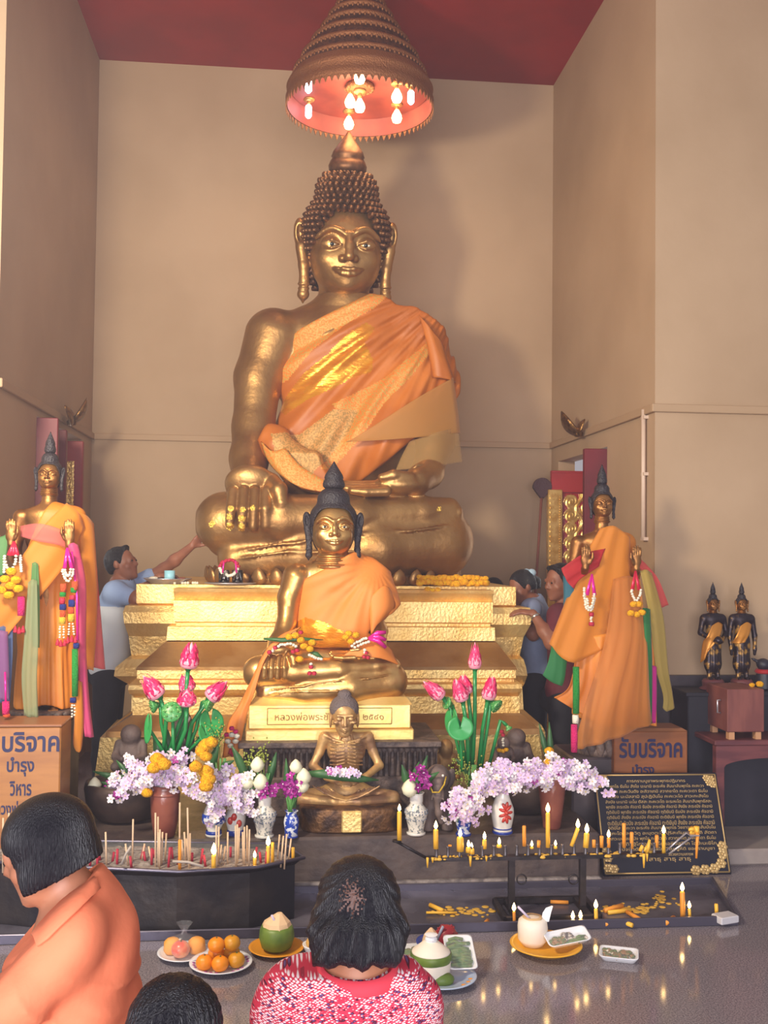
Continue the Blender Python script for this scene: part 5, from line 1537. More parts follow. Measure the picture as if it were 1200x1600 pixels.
nx_ = V3((-.45, 0, .893)); rx_, ry_, rz_ = X - nk[0], Y - nk[1], Z - nk[2]; al = rx_ * nx_[0] + rz_ * nx_[2]
G.d = np.maximum(G.d, np.minimum(.060 - np.sqrt((rx_ - al * nx_[0]) ** 2 + ry_ ** 2 + (rz_ - al * nx_[2]) ** 2) - .006, al + .005)).astype(np.float32)
G.cut(rz_ * .707 - rx_ * .707 - .004, .006)
G.build('shirt', m_coral, root)
# folded collar lying on the shirt round the neck
bpy.context.view_layer.update()
G_o = bpy.data.objects[[o.name for o in root.children if o.name.startswith('shirt')][0]]
def on_shirt(px, py, lift):
    d = ray(px, py); d = d / np.linalg.norm(d)
    ok, loc, n_, _i = G_o.ray_cast(Vector(EYE - np.array(root.location)), Vector(d))
    if not ok: return None
    return np.array(loc) + np.array(root.location) - d * lift
up_ = [(148, 1370), (140, 1377), (126, 1386), (110, 1397), (94, 1410), (78, 1426), (62, 1444), (50, 1460)]
lo_ = [(156, 1388), (148, 1397), (136, 1408), (122, 1421), (106, 1435), (90, 1450), (74, 1466), (58, 1478)]
rows = []
for (a_, c_) in zip(up_, lo_):
    lo3 = on_shirt(*c_, .014)
    if lo3 is None: lo3 = W(*c_, Y0 - .05)
    up3 = W(*a_, Y0 - .058) if a_[0] > 60 else W(*a_, Y0 - .09)
    if (lo3[1] - up3[1]) > .02: up3 = W(*a_, lo3[1])
    md = (lo3 + up3) / 2 + np.array((0, -.008, .010))
    rows.append([lo3, md, up3, up3 + np.array((0, .02, -.012))])
b = MB(); b.grid(np.array(rows), 0, True, .006); b.build('collar', m_coral, root)
K = Field(hd + V3((-.20, -.20, -.22)), hd + V3((.20, .20, .20)), .0042, pad=.02)
K.xf(Rg, hd, hh)
K.ell((0, .06, .16), (.40, .46, .40), .05)
K.ell((0, .10, -.08), (.405, .42, .36), .08)
K.ell((-.26, .02, -.22), (.16, .27, .26), .08); K.ell((.26, .02, -.22), (.16, .27, .26), .08)
K.ell((0, .26, -.22), (.33, .22, .20), .08)
K.xf()
X, Y, Z = K.full()
L = (np.stack([X - hd[0], Y - hd[1], Z - hd[2]], -1) / hh) @ Rg
fr = np.maximum(-(L[..., 1] + .235 + .0 * L[..., 2]) , (L[..., 2] - .14))     # open face below the fringe
fr2 = -(L[..., 1] + .30)
low = np.where(L[..., 2] < .10, -(L[..., 1] + .255 - .16 * np.clip(-L[..., 2], 0, 1)), -1.0)
bot = -(L[..., 2] + .27 - .16 * np.clip(L[..., 1], -.3, .5))
A = np.arctan2(L[..., 0], L[..., 1] - .05)
n = .010 * np.sin(A * 46 + 3 * np.sin(L[..., 2] * 5)) + .007 * np.sin(A * 97 + 2 + 4 * L[..., 2])
K.d = (np.maximum(np.maximum(K.d, low * hh), bot * hh) + n * hh * .55 * np.clip(.5 - L[..., 2], 0, 1)).astype(np.float32)
K.build('hair', m_hair, root)
eyes_for(root, hd, hh, Rg)

# woman from behind in the red and white patterned blouse
m_dots = bpy.data.materials.new('red_blouse_white_dashes'); m_dots.use_nodes = True
nt = m_dots.node_tree; bs = nt.nodes['Principled BSDF']; bs.inputs['Roughness'].default_value = .85
tc = nt.nodes.new('ShaderNodeTexCoord'); mp = nt.nodes.new('ShaderNodeMapping')
mp.inputs['Rotation'].default_value = (0, math.radians(-35), 0); mp.inputs['Scale'].default_value = (135, 8, 300)
vo = nt.nodes.new('ShaderNodeTexVoronoi'); vo.inputs['Scale'].default_value = 1.0; vo.inputs['Randomness'].default_value = .45
rp = nt.nodes.new('ShaderNodeValToRGB'); e = rp.color_ramp.elements
e[0].position = .34; e[0].color = lin((240, 222, 226)); e[1].position = .46; e[1].color = lin((200, 46, 74))
rp2 = nt.nodes.new('ShaderNodeValToRGB'); e = rp2.color_ramp.elements
e[0].position = .10; e[0].color = lin((110, 84, 150)); e[1].position = .14; e[1].color = (1, 1, 1, 1)
mxn = nt.nodes.new('ShaderNodeMix'); mxn.data_type = 'RGBA'; mxn.blend_type = 'MULTIPLY'; mxn.inputs[0].default_value = 1
nt.links.new(tc.outputs['Object'], mp.inputs['Vector']); nt.links.new(mp.outputs['Vector'], vo.inputs['Vector'])
nt.links.new(vo.outputs['Distance'], rp.inputs['Fac'])
sp_ = nt.nodes.new('ShaderNodeSeparateColor'); nt.links.new(vo.outputs['Color'], sp_.inputs[0]); nt.links.new(sp_.outputs[0], rp2.inputs['Fac'])
nt.links.new(rp.outputs['Color'], mxn.inputs[6]); nt.links.new(rp2.outputs['Color'], mxn.inputs[7])
nt.links.new(mxn.outputs[2], bs.inputs['Base Color'])
m_redcol = mat('red_collar', (214, 60, 76), .8)
Y0 = 2.30
hd = W(560, 1427, Y0); hh = .222
Rw = euler3(0, 0, math.radians(176)) @ euler3(math.radians(18), 0, 0)
c0 = W(545, 1600, Y0)
wj = dict(head=hd, neck=W(558, 1510, Y0 - .03), chest=W(545, 1640, Y0 - .02), pelvis=W(545, 1850, Y0 + .02), sl=W(464, 1572, Y0 - .02), sr=W(622, 1578, Y0 - .02),
          el=W(420, 1720, Y0 + .10), wl=W(520, 1690, Y0 + .32), er=W(672, 1720, Y0 + .10), wr=W(575, 1690, Y0 + .32))
root = thing('person', 'kneeling woman seen from behind in a red blouse with white dashes', 'person', (float(wj['pelvis'][0]), Y0, 0))
F = Field(wj['pelvis'] + V3((-.36, -.30, -.30)), hd + V3((.36, .45, .22)), .009)
torso_prims(F, wj, .95)
for a in 'lr': arm_prims(F, wj['s' + a], wj['e' + a], wj['w' + a], .9)
F.limb([(hd + V3((0, -.02, -.08)), .055), (wj['neck'], .055), ((wj['sl'] + wj['sr']) / 2, .08)], .05)
head_prims(F, hd, hh, Rw)
hand_prims(F, wj['wl'], aim((.25, .35, .9), (1, 0, 0)), .165, .08, 1)
hand_prims(F, wj['wr'], aim((-.25, .35, .9), (-1, 0, 0)), .165, .08, -1)
F.build('body', m_skin, root)
G = Field(wj['pelvis'] + V3((-.42, -.32, -.12)), wj['neck'] + V3((.42, .30, .10)), .0075, pad=.03)
torso_prims(G, wj, .95, .026, .06)
G.cap(wj['sl'] + V3((.02, 0, .0)), wj['sr'] - V3((.02, 0, 0)), .066, .066, .06)
G.cap(W(500, 1550, Y0 - .03), W(600, 1550, Y0 - .03), .062, .062, .08)
for a in 'lr': arm_prims(G, wj['s' + a], wj['e' + a], wj['w' + a], .95, .03, .05, False, 1.0)
X, Y, Z = G.full()
G.d = (G.d + .003 * np.sin(X * 55 + 3 * np.sin(Z * 20))).astype(np.float32)
G.cut(Z - (W(558, 1507, Y0 - .03)[2] + .6 * np.clip(np.abs(X - wj['neck'][0]) - .07, 0, 1) * 0), .01)
G.build('blouse', m_dots, root)
b = MB()
nkc = wj['neck']
tl = Matrix.Translation(Vector((nkc[0], nkc[1] - .025, W(558, 1506, Y0 - .03)[2]))) @ Matrix.Rotation(math.radians(10), 4, 'X')
b.lathe([(.078, -.024), (.074, .010), (.079, .013), (.089, -.002), (.097, -.013), (.094, -.017)], (0, 0, 0), 36, 0, True, tl, 1.0, .85, False)
b.build('collar', m_redcol, root)
b = MB(); pz = wj['pelvis']
L_ = Field(V3((pz[0] - .34, pz[1] - .34, 0)), V3((pz[0] + .34, pz[1] + .56, pz[2] + .14)), .016)
for s_ in (-1, 1):
    L_.limb([(pz + V3((s_ * .09, 0, -.02)), .10), (V3((pz[0] + s_ * .12, pz[1] + .40, .15)), .075)], .04)
    L_.limb([(V3((pz[0] + s_ * .12, pz[1] + .40, .10)), .065), (V3((pz[0] + s_ * .10, pz[1] - .05, .06)), .05), (V3((pz[0] + s_ * .09, pz[1] - .2, .045)), .04)], .04)
L_.ell(V3((pz[0], pz[1], pz[2] * .55)), (.19, .17, pz[2] * .55), .06)
L_.build('skirt', mat('dark_sarong', (52, 44, 62), .8), root)
K = Field(hd + V3((-.19, -.2, -.21)), hd + V3((.19, .2, .21)), .0042, pad=.02)
K.xf(Rw, hd, hh)
K.ell((0, .08, .13), (.42, .44, .43), .05)
K.ell((0, .20, -.12), (.45, .30, .34), .10)
K.ell((-.30, .08, -.16), (.18, .26, .28), .08); K.ell((.30, .08, -.16), (.18, .26, .28), .08)
for i in range(11):
    a = (i - 5) * .26
    K.limb([((.36 * math.sin(a), .16 + .28 * math.cos(a), -.20), .13), ((.36 * math.sin(a) + .03 * (-1) ** i, .20 + .27 * math.cos(a), -.34 - .03 * (i % 3)), .08)], .10)
K.xf()
X, Y, Z = K.full()
L = (np.stack([X - hd[0], Y - hd[1], Z - hd[2]], -1) / hh) @ Rw
crown = np.array((-.05, .26, .46))
A = np.arctan2(L[..., 0] - crown[0], L[..., 2] - crown[2]); dist = np.sqrt(((L - crown) ** 2).sum(-1))
n = .009 * np.sin(A * 17 + 5 * dist + 2.5 * np.sin(dist * 5)) + .007 * np.sin(A * 41 + 8 * dist) + .004 * np.sin(A * 95 + 3 * dist)
low = np.where(L[..., 2] < .2, -(L[..., 1] + .18), -1.0)
K.d = (np.maximum(K.d, low * hh) + n * hh * np.clip(dist * 1.6, 0, 1)).astype(np.float32)
cw = hd + Rw @ (crown * hh); cw2 = hd + Rw @ (np.array((0, .36, .34)) * hh)
m_thin = mat('thinning_crown', (88, 58, 48), .5, bump=.5, bump_scale=60)
ax_ = hd + Rw @ (np.array((0.06, .47, .28)) * hh)
K.build('hair', [m_hair, m_thin], root, zone=lambda C: (np.hypot((C[:, 0] - W(546, 1380, Y0)[0]) * 1.3, C[:, 2] - W(546, 1380, Y0)[2]) / .034 + .35 * np.sin(np.arctan2(C[:, 0] - W(548, 1378, Y0)[0], C[:, 2] - W(548, 1378, Y0)[2]) * 17) + RNG.uniform(-.35, .35, len(C)) < .62).astype(int) * (C[:, 1] < hd[1]))

# crown of one more head at the bottom edge
Y0 = 1.80
hh = .20
hd = W(272, 1628, Y0)
Rc = euler3(0, 0, math.radians(186)) @ euler3(math.radians(10), 0, 0)
cj = dict(head=hd, neck=hd + V3((0, -.02, -.15)), chest=hd + V3((0, 0, -.40)), pelvis=hd + V3((0, .02, -.62)), sl=hd + V3((-.15, 0, -.24)), sr=hd + V3((.15, 0, -.24)),
          el=hd + V3((-.19, .08, -.42)), wl=hd + V3((-.05, .25, -.44)), er=hd + V3((.19, .08, -.42)), wr=hd + V3((.05, .25, -.44)))
r = person('person at the bottom edge with only the crown of dark hair in view', cj, hh, Rc, mat('dark_blue_shirt', (60, 66, 96), .8), m_black_cl, m_skin, .85, .014, 0, hres=64,
           hair=lambda K: [K.ell((0, .08, .14), (.405, .44, .42), .05), K.ell((0, .22, -.1), (.38, .26, .34), .08)])
pz = cj['pelvis']
L_ = Field(V3((pz[0] - .32, pz[1] - .32, 0)), V3((pz[0] + .32, pz[1] + .5, pz[2] + .12)), .018)
for s_ in (-1, 1):
    L_.limb([(pz + V3((s_ * .09, 0, -.02)), .09), (V3((pz[0] + s_ * .12, pz[1] + .32, .12)), .07)], .04)
L_.ell(V3((pz[0], pz[1], max(.08, pz[2] * .5))), (.18, .17, max(.08, pz[2] * .52)), .06)
L_.build('skirt', m_black_cl, r)
# ================================================================ VESSELS, FLOWERS AND SMALL FIGURES ON THE ALTAR
m_porc = mat('white_porcelain', (226, 222, 216), .22, coat=.3); m_porcp = mat('patterned_porcelain', (220, 214, 204), .3, c2=(120, 128, 132), var_scale=70, var_lo=.52, var_hi=.60)
m_bluew = mat('blue_white_porcelain', (40, 70, 170), .22, c2=(222, 226, 236), var_scale=42, var_lo=.50, var_hi=.56, detail=2)
m_blue = mat('cobalt_glaze', (36, 60, 150), .25); m_redfl2 = mat('red_painted_flower', (190, 60, 50), .3)
m_brown = mat('brown_glazed_stoneware', (140, 80, 66), .28, c2=(118, 62, 54), var_scale=9, coat=.2)
m_bowl = mat('dark_bronze_bowl', (84, 68, 62), .45, .4, c2=(62, 50, 50), var_scale=8)
m_or = [mat('orchid_lilac', (214, 186, 222), .6), mat('orchid_white', (232, 222, 228), .6), mat('orchid_deep_magenta', (160, 40, 140), .55), mat('orchid_lip_yellow', (226, 206, 130), .6)]
m_leaf = mat('dark_green_leaf', (58, 104, 56), .45, c2=(44, 84, 46), var_scale=12); m_leaf2 = mat('fresh_green_leaf', (84, 140, 70), .5)
m_stem = mat('glossy_green_stem', (34, 128, 66), .25); m_lpink = mat('lotus_pink', (230, 44, 104), .25, c2=(236, 96, 140), var_scale=9, var_lo=.45, var_hi=.75)
m_lpale = mat('lotus_pale_pink', (240, 160, 180), .25); m_pod = mat('lotus_pod_green', (60, 140, 70), .35, c2=(150, 190, 120), var_scale=120, var_lo=.55, var_hi=.65)
m_bud = mat('cream_lotus_bud', (228, 226, 196), .5); m_fern = mat('yellow_green_fern', (140, 150, 62), .6)

def flower(mb, c, nrm, r, mi=0, n=5, lip=3, rs=None):
    q = Vector(nrm).to_track_quat('Z', 'Y').to_matrix().to_4x4()
    T = Matrix.Translation(Vector(c)) @ q @ Matrix.Rotation(rs.uniform(0, 6) if rs is not None else 0, 4, 'Z')
    for i in range(n):
        a = 2 * PI * i / n
        w = r * (.34 if i % 2 else .46)
        P = [(.05 * r, 0, 0), (.45 * r, -w * .8, .16 * r), (.8 * r, -w * .7, .26 * r), (1.05 * r, 0, .14 * r), (.8 * r, w * .7, .26 * r), (.45 * r, w * .8, .16 * r), (.5 * r, 0, .06 * r)]
        B = [(x, y, z - .03 * r) for x, y, z in P]
        M = T @ Matrix.Rotation(a, 4, 'Z')
        fs = [(6, 0, 1), (6, 1, 2), (6, 2, 3), (6, 3, 4), (6, 4, 5), (6, 5, 0)]
        mb.add(P + B, fs + [tuple(7 + k for k in f[::-1]) for f in fs] + [(i0, 7 + i0, 7 + j0, j0) for i0, j0 in ((0, 1), (1, 2), (2, 3), (3, 4), (4, 5), (5, 0))][:0], mi, True, M)
    mb.ball((0, 0, .12 * r), (.16 * r, .13 * r, .2 * r), 6, 4, lip, T)
def spray_pts(a, b_, sag, n=10):
    a, b_ = np.array(a), np.array(b_)
    return [a + (b_ - a) * (i / (n - 1)) + np.array((0, 0, sag * math.sin(PI * i / (n - 1)))) for i in range(n)]
def orchid_spray(parent, a, b_, sag, nfl, r, mix, seed, spread=.045):
    rs = np.random.default_rng(seed)
    pts = spray_pts(a, b_, sag, 12)
    st_ = MB(); st_.tube([tuple(p) for p in pts], .003, 5)
    b = MB()
    for i in range(nfl):
        t = .12 + .88 * (i + rs.uniform(0, .9)) / nfl
        k_ = min(10, int(t * 11)); f = t * 11 - k_
        p = pts[k_] * (1 - f) + pts[min(11, k_ + 1)] * f
        d = rs.normal(0, 1, 3); d[1] = -abs(d[1]) * 1.1; d /= np.linalg.norm(d)
        q = p + d * spread * rs.uniform(.3, 1)
        mi = rs.choice(3, p=mix)
        flower(b, q, d + np.array((0, -.6, .1)), r * rs.uniform(.8, 1.15), int(mi), 5, 3 if mi < 2 else 1, rs)
    o = b.build('orchid_spray', m_or, parent)
    st_.build('spray_stem', m_leaf, o)
    return o
def leaf_blade(mb, pts, w, mi=0, fold=.25):
    pts = [np.array(p, float) for p in pts]; n = len(pts); rows = []
    for i, p in enumerate(pts):
        t = pts[min(i + 1, n - 1)] - pts[max(i - 1, 0)]; t /= np.linalg.norm(t)
        s_ = np.cross(t, (0, -1, .2)); s_ /= np.linalg.norm(s_) + 1e-9
        nn = np.cross(s_, t)
        ww = w * max(.06, math.sin(PI * min(.985, .12 + .87 * i / (n - 1))) ** .8)
        rows.append([p - s_ * ww - nn * ww * fold, p, p + s_ * ww - nn * ww * fold])
    mb.grid(rows, mi, True, .0025)
def bouquet(name, label, base, cat='flowers', group=None):
    return thing(name, label, cat, tuple(float(q) for q in base), group)

# ---- vases: profile given in photo pixels at depth Y, foot on the platform
def vase(name, label, px, py_foot, Y, prof, mats, bands=None, seg=28, deco=None):
    k_ = mpp(Y)
    f = W(px, py_foot, Y); z0 = ZP
    root = thing(name, label, 'vase', (float(f[0]), Y, z0))
    b = MB()
    b.lathe([(r * k_, z * k_) for r, z in prof] + [(prof[-1][0] * k_ * .82, prof[-1][1] * k_ - .001), (prof[-1][0] * k_ * .7, (prof[-1][1] - 8) * k_)], (f[0], Y, z0), seg)
    b.build('body', mats[0], root)
    for (z, r0, m_, h) in (bands or []):
        b = MB(); b.lathe([(r0 * k_ * 1.0, (z - h) * k_), (r0 * k_ + .0025, (z - h * .6) * k_), (r0 * k_ + .0025, (z + h * .6) * k_), (r0 * k_, (z + h) * k_)], (f[0], Y, z0), seg, caps=False); b.build('glaze_band', m_, root)
    if deco: deco(root, f, k_)
    return root
def ypl(py):   # depth of a point standing on the platform top at this photo row
    return float(WZ(560, py, ZP)[1])
V_SM = [(13, 0), (14, 2), (11.5, 6), (15, 20), (18, 32), (17, 38), (10, 46), (8.5, 52), (9.5, 60), (13, 64)]
def dots_deco(root, f, k_):
    b = MB()
    for row, (z, r) in enumerate(((24, 16.2), (33, 18), (37, 17.2))):
        for i in range(22):
            a = 2 * PI * i / 22; b.ball((f[0] + r * k_ * math.cos(a), f[1] + r * k_ * math.sin(a), f[2] * 0 + ZP + z * k_), (.0032, .0032, .004), 6, 4)
    b.build('raised_pattern', mat('grey_blue_relief', (120, 130, 150), .4), root)
yv = ypl(1304)
vase('white_vase', 'small white patterned vase standing in front of the elephant figure', 650, 1304, yv, V_SM, [m_porcp], [(1.5, 14, m_porc, 2), (55, 9.5, m_porc, 8)], deco=dots_deco)
vase('white_vase', 'small white patterned vase left of the little blue vase', 413, 1303, yv, V_SM, [m_porcp], [(1.5, 14, m_porc, 2), (55, 9.5, m_porc, 8)], deco=dots_deco)
V_BL = [(8, 0), (10, 2), (10.5, 12), (12, 24), (11, 30), (8, 36), (8.5, 39), (10.5, 41)]
vase('blue_vase', 'little blue and white vase next to the fasting figure', 455, 1306, yv - .03, V_BL, [m_bluew], [(2, 10, m_blue, 1.5)])
vase('blue_vase', 'blue and white vase under the right end of the lilac orchids nearest the candles', 724, 1307, yv - .04, [(10, 0), (12, 3), (9, 7), (12, 18), (13, 26), (10, 34), (9, 42), (11, 50)], [m_bluew], [(2, 11.5, m_blue, 2)])
def big_flower(root, f, k_):
    b = MB()
    for i in range(9):
        a = 2 * PI * i / 9
        r0 = 9 * k_
        th = -PI / 2 + .12 + .34 * math.cos(a); z = 36 + 11 * math.sin(a)
        rr = 17.6 * k_
        M = Matrix.Translation((f[0] + rr * math.cos(th) * .98, f[1] + rr * math.sin(th) * .98, ZP + z * k_)) @ Matrix.Rotation(th + PI / 2, 4, 'Z') @ Matrix.Rotation(-a, 4, 'Y')
        b.ball((0, 0, 0), (6.5 * k_, 1.6 * k_, 2.8 * k_), 8, 6, 0, M)
    th = -PI / 2 + .12
    b.ball((f[0] + 18.5 * k_ * math.cos(th), f[1] + 18.5 * k_ * math.sin(th), ZP + 36 * k_), 3.4 * k_, 8, 6)
    b.build('painted_flower', m_redfl2, root)
    b = MB()
    for i, (th, z) in enumerate(((-2.2, 24), (-1.0, 20), (-2.4, 44), (-.8, 50), (-1.6, 66))):
        M = Matrix.Translation((f[0] + (16 - .12 * z) * k_ * math.cos(th), f[1] + (16 - .12 * z) * k_ * math.sin(th), ZP + z * k_)) @ Matrix.Rotation(th + PI / 2, 4, 'Z') @ Matrix.Rotation(.6 * (-1) ** i, 4, 'Y')
        b.ball((0, 0, 0), (6 * k_, 2.6 * k_, 2 * k_), 8, 6, 0, M)
    b.build('painted_leaf', mat('grey_green_glaze', (90, 110, 96), .35), root)
V_FL = [(14.5, 0), (15.5, 2), (14, 9), (16, 18), (18, 30), (17.5, 40), (12, 54), (9.5, 62), (9.5, 70), (12, 78)]
vase('floral_vase', 'white porcelain vase with a big red flower and blue foot rings', 785, 1306, yv - .02, V_FL, [m_porc], [(3, 15.4, m_blue, 2.2), (9, 14.4, m_blue, 1)], deco=big_flower)
V_BR = [(13, 0), (14, 3), (17, 24), (20, 50), (22, 68), (21, 76), (22.5, 80)]
vase('stoneware_vase', 'brown glazed stoneware vase at the right end of the orchids by the notice board', 862, 1300, yv + .06, V_BR, [m_brown])
vase('stoneware_vase', 'tall brown glazed stoneware vase in the left flower group', 257, 1303, yv + .02, [(14, 0), (16, 3), (20, 24), (22, 52), (22.5, 66), (19, 73), (21, 79)], [m_brown], [(66, 22.4, m_brown, 2)])
vase('blue_vase', 'round blue and white vase below the middle of the left lilac orchids', 334, 1303, yv + .02, [(12, 0), (13, 3), (9, 8), (15, 20), (18, 30), (14, 42), (9, 52), (11, 58)], [m_porc], [(5, 11.5, m_blue, 4), (28, 17.6, m_bluew, 7)])
def spots(root, f, k_):
    b = MB()
    for th, z in ((-1.2, 20), (-2.1, 24), (-1.7, 30)): b.ball((f[0] + 15 * k_ * math.cos(th), f[1] + 15 * k_ * math.sin(th), ZP + z * k_), (4.6 * k_, 3 * k_, 6 * k_), 8, 6)
    b.build('painted_flower', m_redfl2, root)
vase('floral_vase', 'white vase with red painted flowers half hidden under the left orchids', 368, 1302, yv + .04, [(12, 0), (13, 3), (12, 8), (15, 18), (15.5, 28), (11, 42), (9, 50), (11, 56)], [m_porc], [(4, 12.6, m_blue, 4)], deco=spots)
def bowl(name, label, px, py, Y, rp, hp, m_):
    k_ = mpp(Y); f = W(px, py, Y)
    b = MB(); b.lathe([(rp * .35 * k_, 0), (rp * .7 * k_, hp * .08 * k_), (rp * .95 * k_, hp * .5 * k_), (rp * k_, hp * .85 * k_), (rp * .96 * k_, hp * k_), (rp * .88 * k_, hp * k_), (rp * .86 * k_, hp * .8 * k_), (rp * .5 * k_, hp * .3 * k_), (.001, hp * .25 * k_)], (f[0], Y, ZP), 36)
    return tag(b.build(name, m_), label, 'bowl')
bowl('bronze_bowl', 'wide dark bronze alms bowl behind the tall brown vase on the left', 196, 1288, ypl(1288) + .18, 62, 58, m_bowl)
bowl('bronze_bowl', 'wide dark bronze alms bowl in the shade behind the right flower vases', 822, 1283, ypl(1284) + .20, 66, 58, m_bowl)

# ---- orchid bouquets
MIX = (.48, .50, .02); MIXD = (.40, .40, .20)
def fan_bouquet(name, label, px, py, Y, targets, r, mix, seed, nfl=26, sag=.03, spread=.045):
    root = bouquet(name, label, W(px, py, Y))
    for i, (tx, ty, dY) in enumerate(targets):
        orchid_spray(root, W(px + (tx - px) * .1, py, Y), W(tx, ty, Y + dY), sag, nfl, r, mix, seed * 31 + i, spread)
    return root
fan_bouquet('orchid_bouquet', 'lilac orchid sprays spilling from the tall brown vase on the left', 257, 1228, yv + .02, [(185, 1240, -.06), (200, 1200, .02), (232, 1185, .04), (262, 1178, .02), (290, 1180, .0), (300, 1215, -.06), (236, 1215, -.07), (275, 1222, -.09), (215, 1225, -.04)], .023, MIX, 1, 24)
fan_bouquet('orchid_bouquet', 'lilac orchid sprays hanging low over the round blue and white vase', 340, 1248, yv + .0, [(320, 1205, .0), (355, 1205, .02), (310, 1240, -.06), (385, 1215, -.02), (345, 1262, -.08), (378, 1262, -.08), (398, 1272, -.06), (332, 1278, -.07), (366, 1235, -.08), (400, 1240, -.02), (292, 1232, -.05)], .023, MIX, 2, 26)
fan_bouquet('orchid_bouquet', 'pale orchid sprays with magenta blooms over the left bronze bowl', 215, 1232, ypl(1288) + .05, [(172, 1218, -.02), (158, 1235, .0), (200, 1182, .02), (178, 1250, -.08), (190, 1228, -.06)], .022, MIXD, 3, 12, .03, .03)
fan_bouquet('orchid_bouquet', 'dense lilac orchid sprays above the brown vase beside the notice board', 862, 1222, yv + .06, [(800, 1205, -.02), (830, 1195, .02), (862, 1190, .02), (895, 1190, .0), (922, 1200, .0), (935, 1215, -.05), (890, 1222, -.08), (850, 1222, -.09), (820, 1225, -.07), (955, 1232, -.06), (912, 1228, -.07), (875, 1205, -.08)], .024, MIX, 4, 28)
fan_bouquet('orchid_bouquet', 'dense lilac orchid sprays above the white vase with the red flower', 785, 1230, yv - .02, [(745, 1215, -.02), (765, 1205, .0), (790, 1198, .0), (815, 1205, -.02), (748, 1235, -.06), (800, 1235, -.08), (775, 1232, -.09), (735, 1230, -.03), (828, 1215, -.06)], .024, MIX, 5, 26)
fan_bouquet('orchid_bouquet', 'lilac orchid sprays drooping over the small blue vase nearest the candles', 724, 1260, yv - .04, [(705, 1255, -.04), (700, 1275, -.07), (718, 1240, -.02), (742, 1245, -.03), (715, 1285, -.08), (738, 1280, -.08), (750, 1265, -.06), (725, 1262, -.09)], .023, MIX, 6, 20)

# ---- marigold bunches
def mari_bunch(label, pts, Y, r, seed):
    c = W(*pts[0][:2], Y)
    root = thing('marigold_bunch', label, 'flowers', tuple(float(q) for q in c))
    for i, (x, y, s_) in enumerate(pts):
        b = MB(); p = W(x, y, Y - .01 * i)
        rr = r * s_
        for kx in range(4):
            pompom(b, p + np.array((0, -rr * .12 * kx, rr * (.16 * kx - .2))), rr * (1 - .13 * kx), seed + i + kx)
        b.build('marigold', m_mari, root)
    return root
ym = yv - .10
mari_bunch('three yellow marigolds above the tall brown vase on the left', [(246, 1184, 1), (256, 1192, 1), (240, 1198, .9)], ym, .036, 1)
mari_bunch('yellow marigold heads rising at the middle of the left flowers', [(322, 1162, 1), (316, 1172, .95), (330, 1158, .9), (322, 1180, .8)], ym - .02, .036, 2)
mari_bunch('stacked yellow marigold heads at the front of the left lilac orchids', [(322, 1204, 1), (325, 1215, 1), (322, 1226, .9), (306, 1196, .85)], ym - .06, .038, 3)
mari_bunch('small orange marigold beside the rim of the left bronze bowl', [(230, 1237, .8)], ym + .06, .034, 4)
mari_bunch('upright yellow marigold bunch behind the right orchids', [(858, 1172, .8), (860, 1182, .85), (856, 1190, .8)], yv + .10, .032, 5)

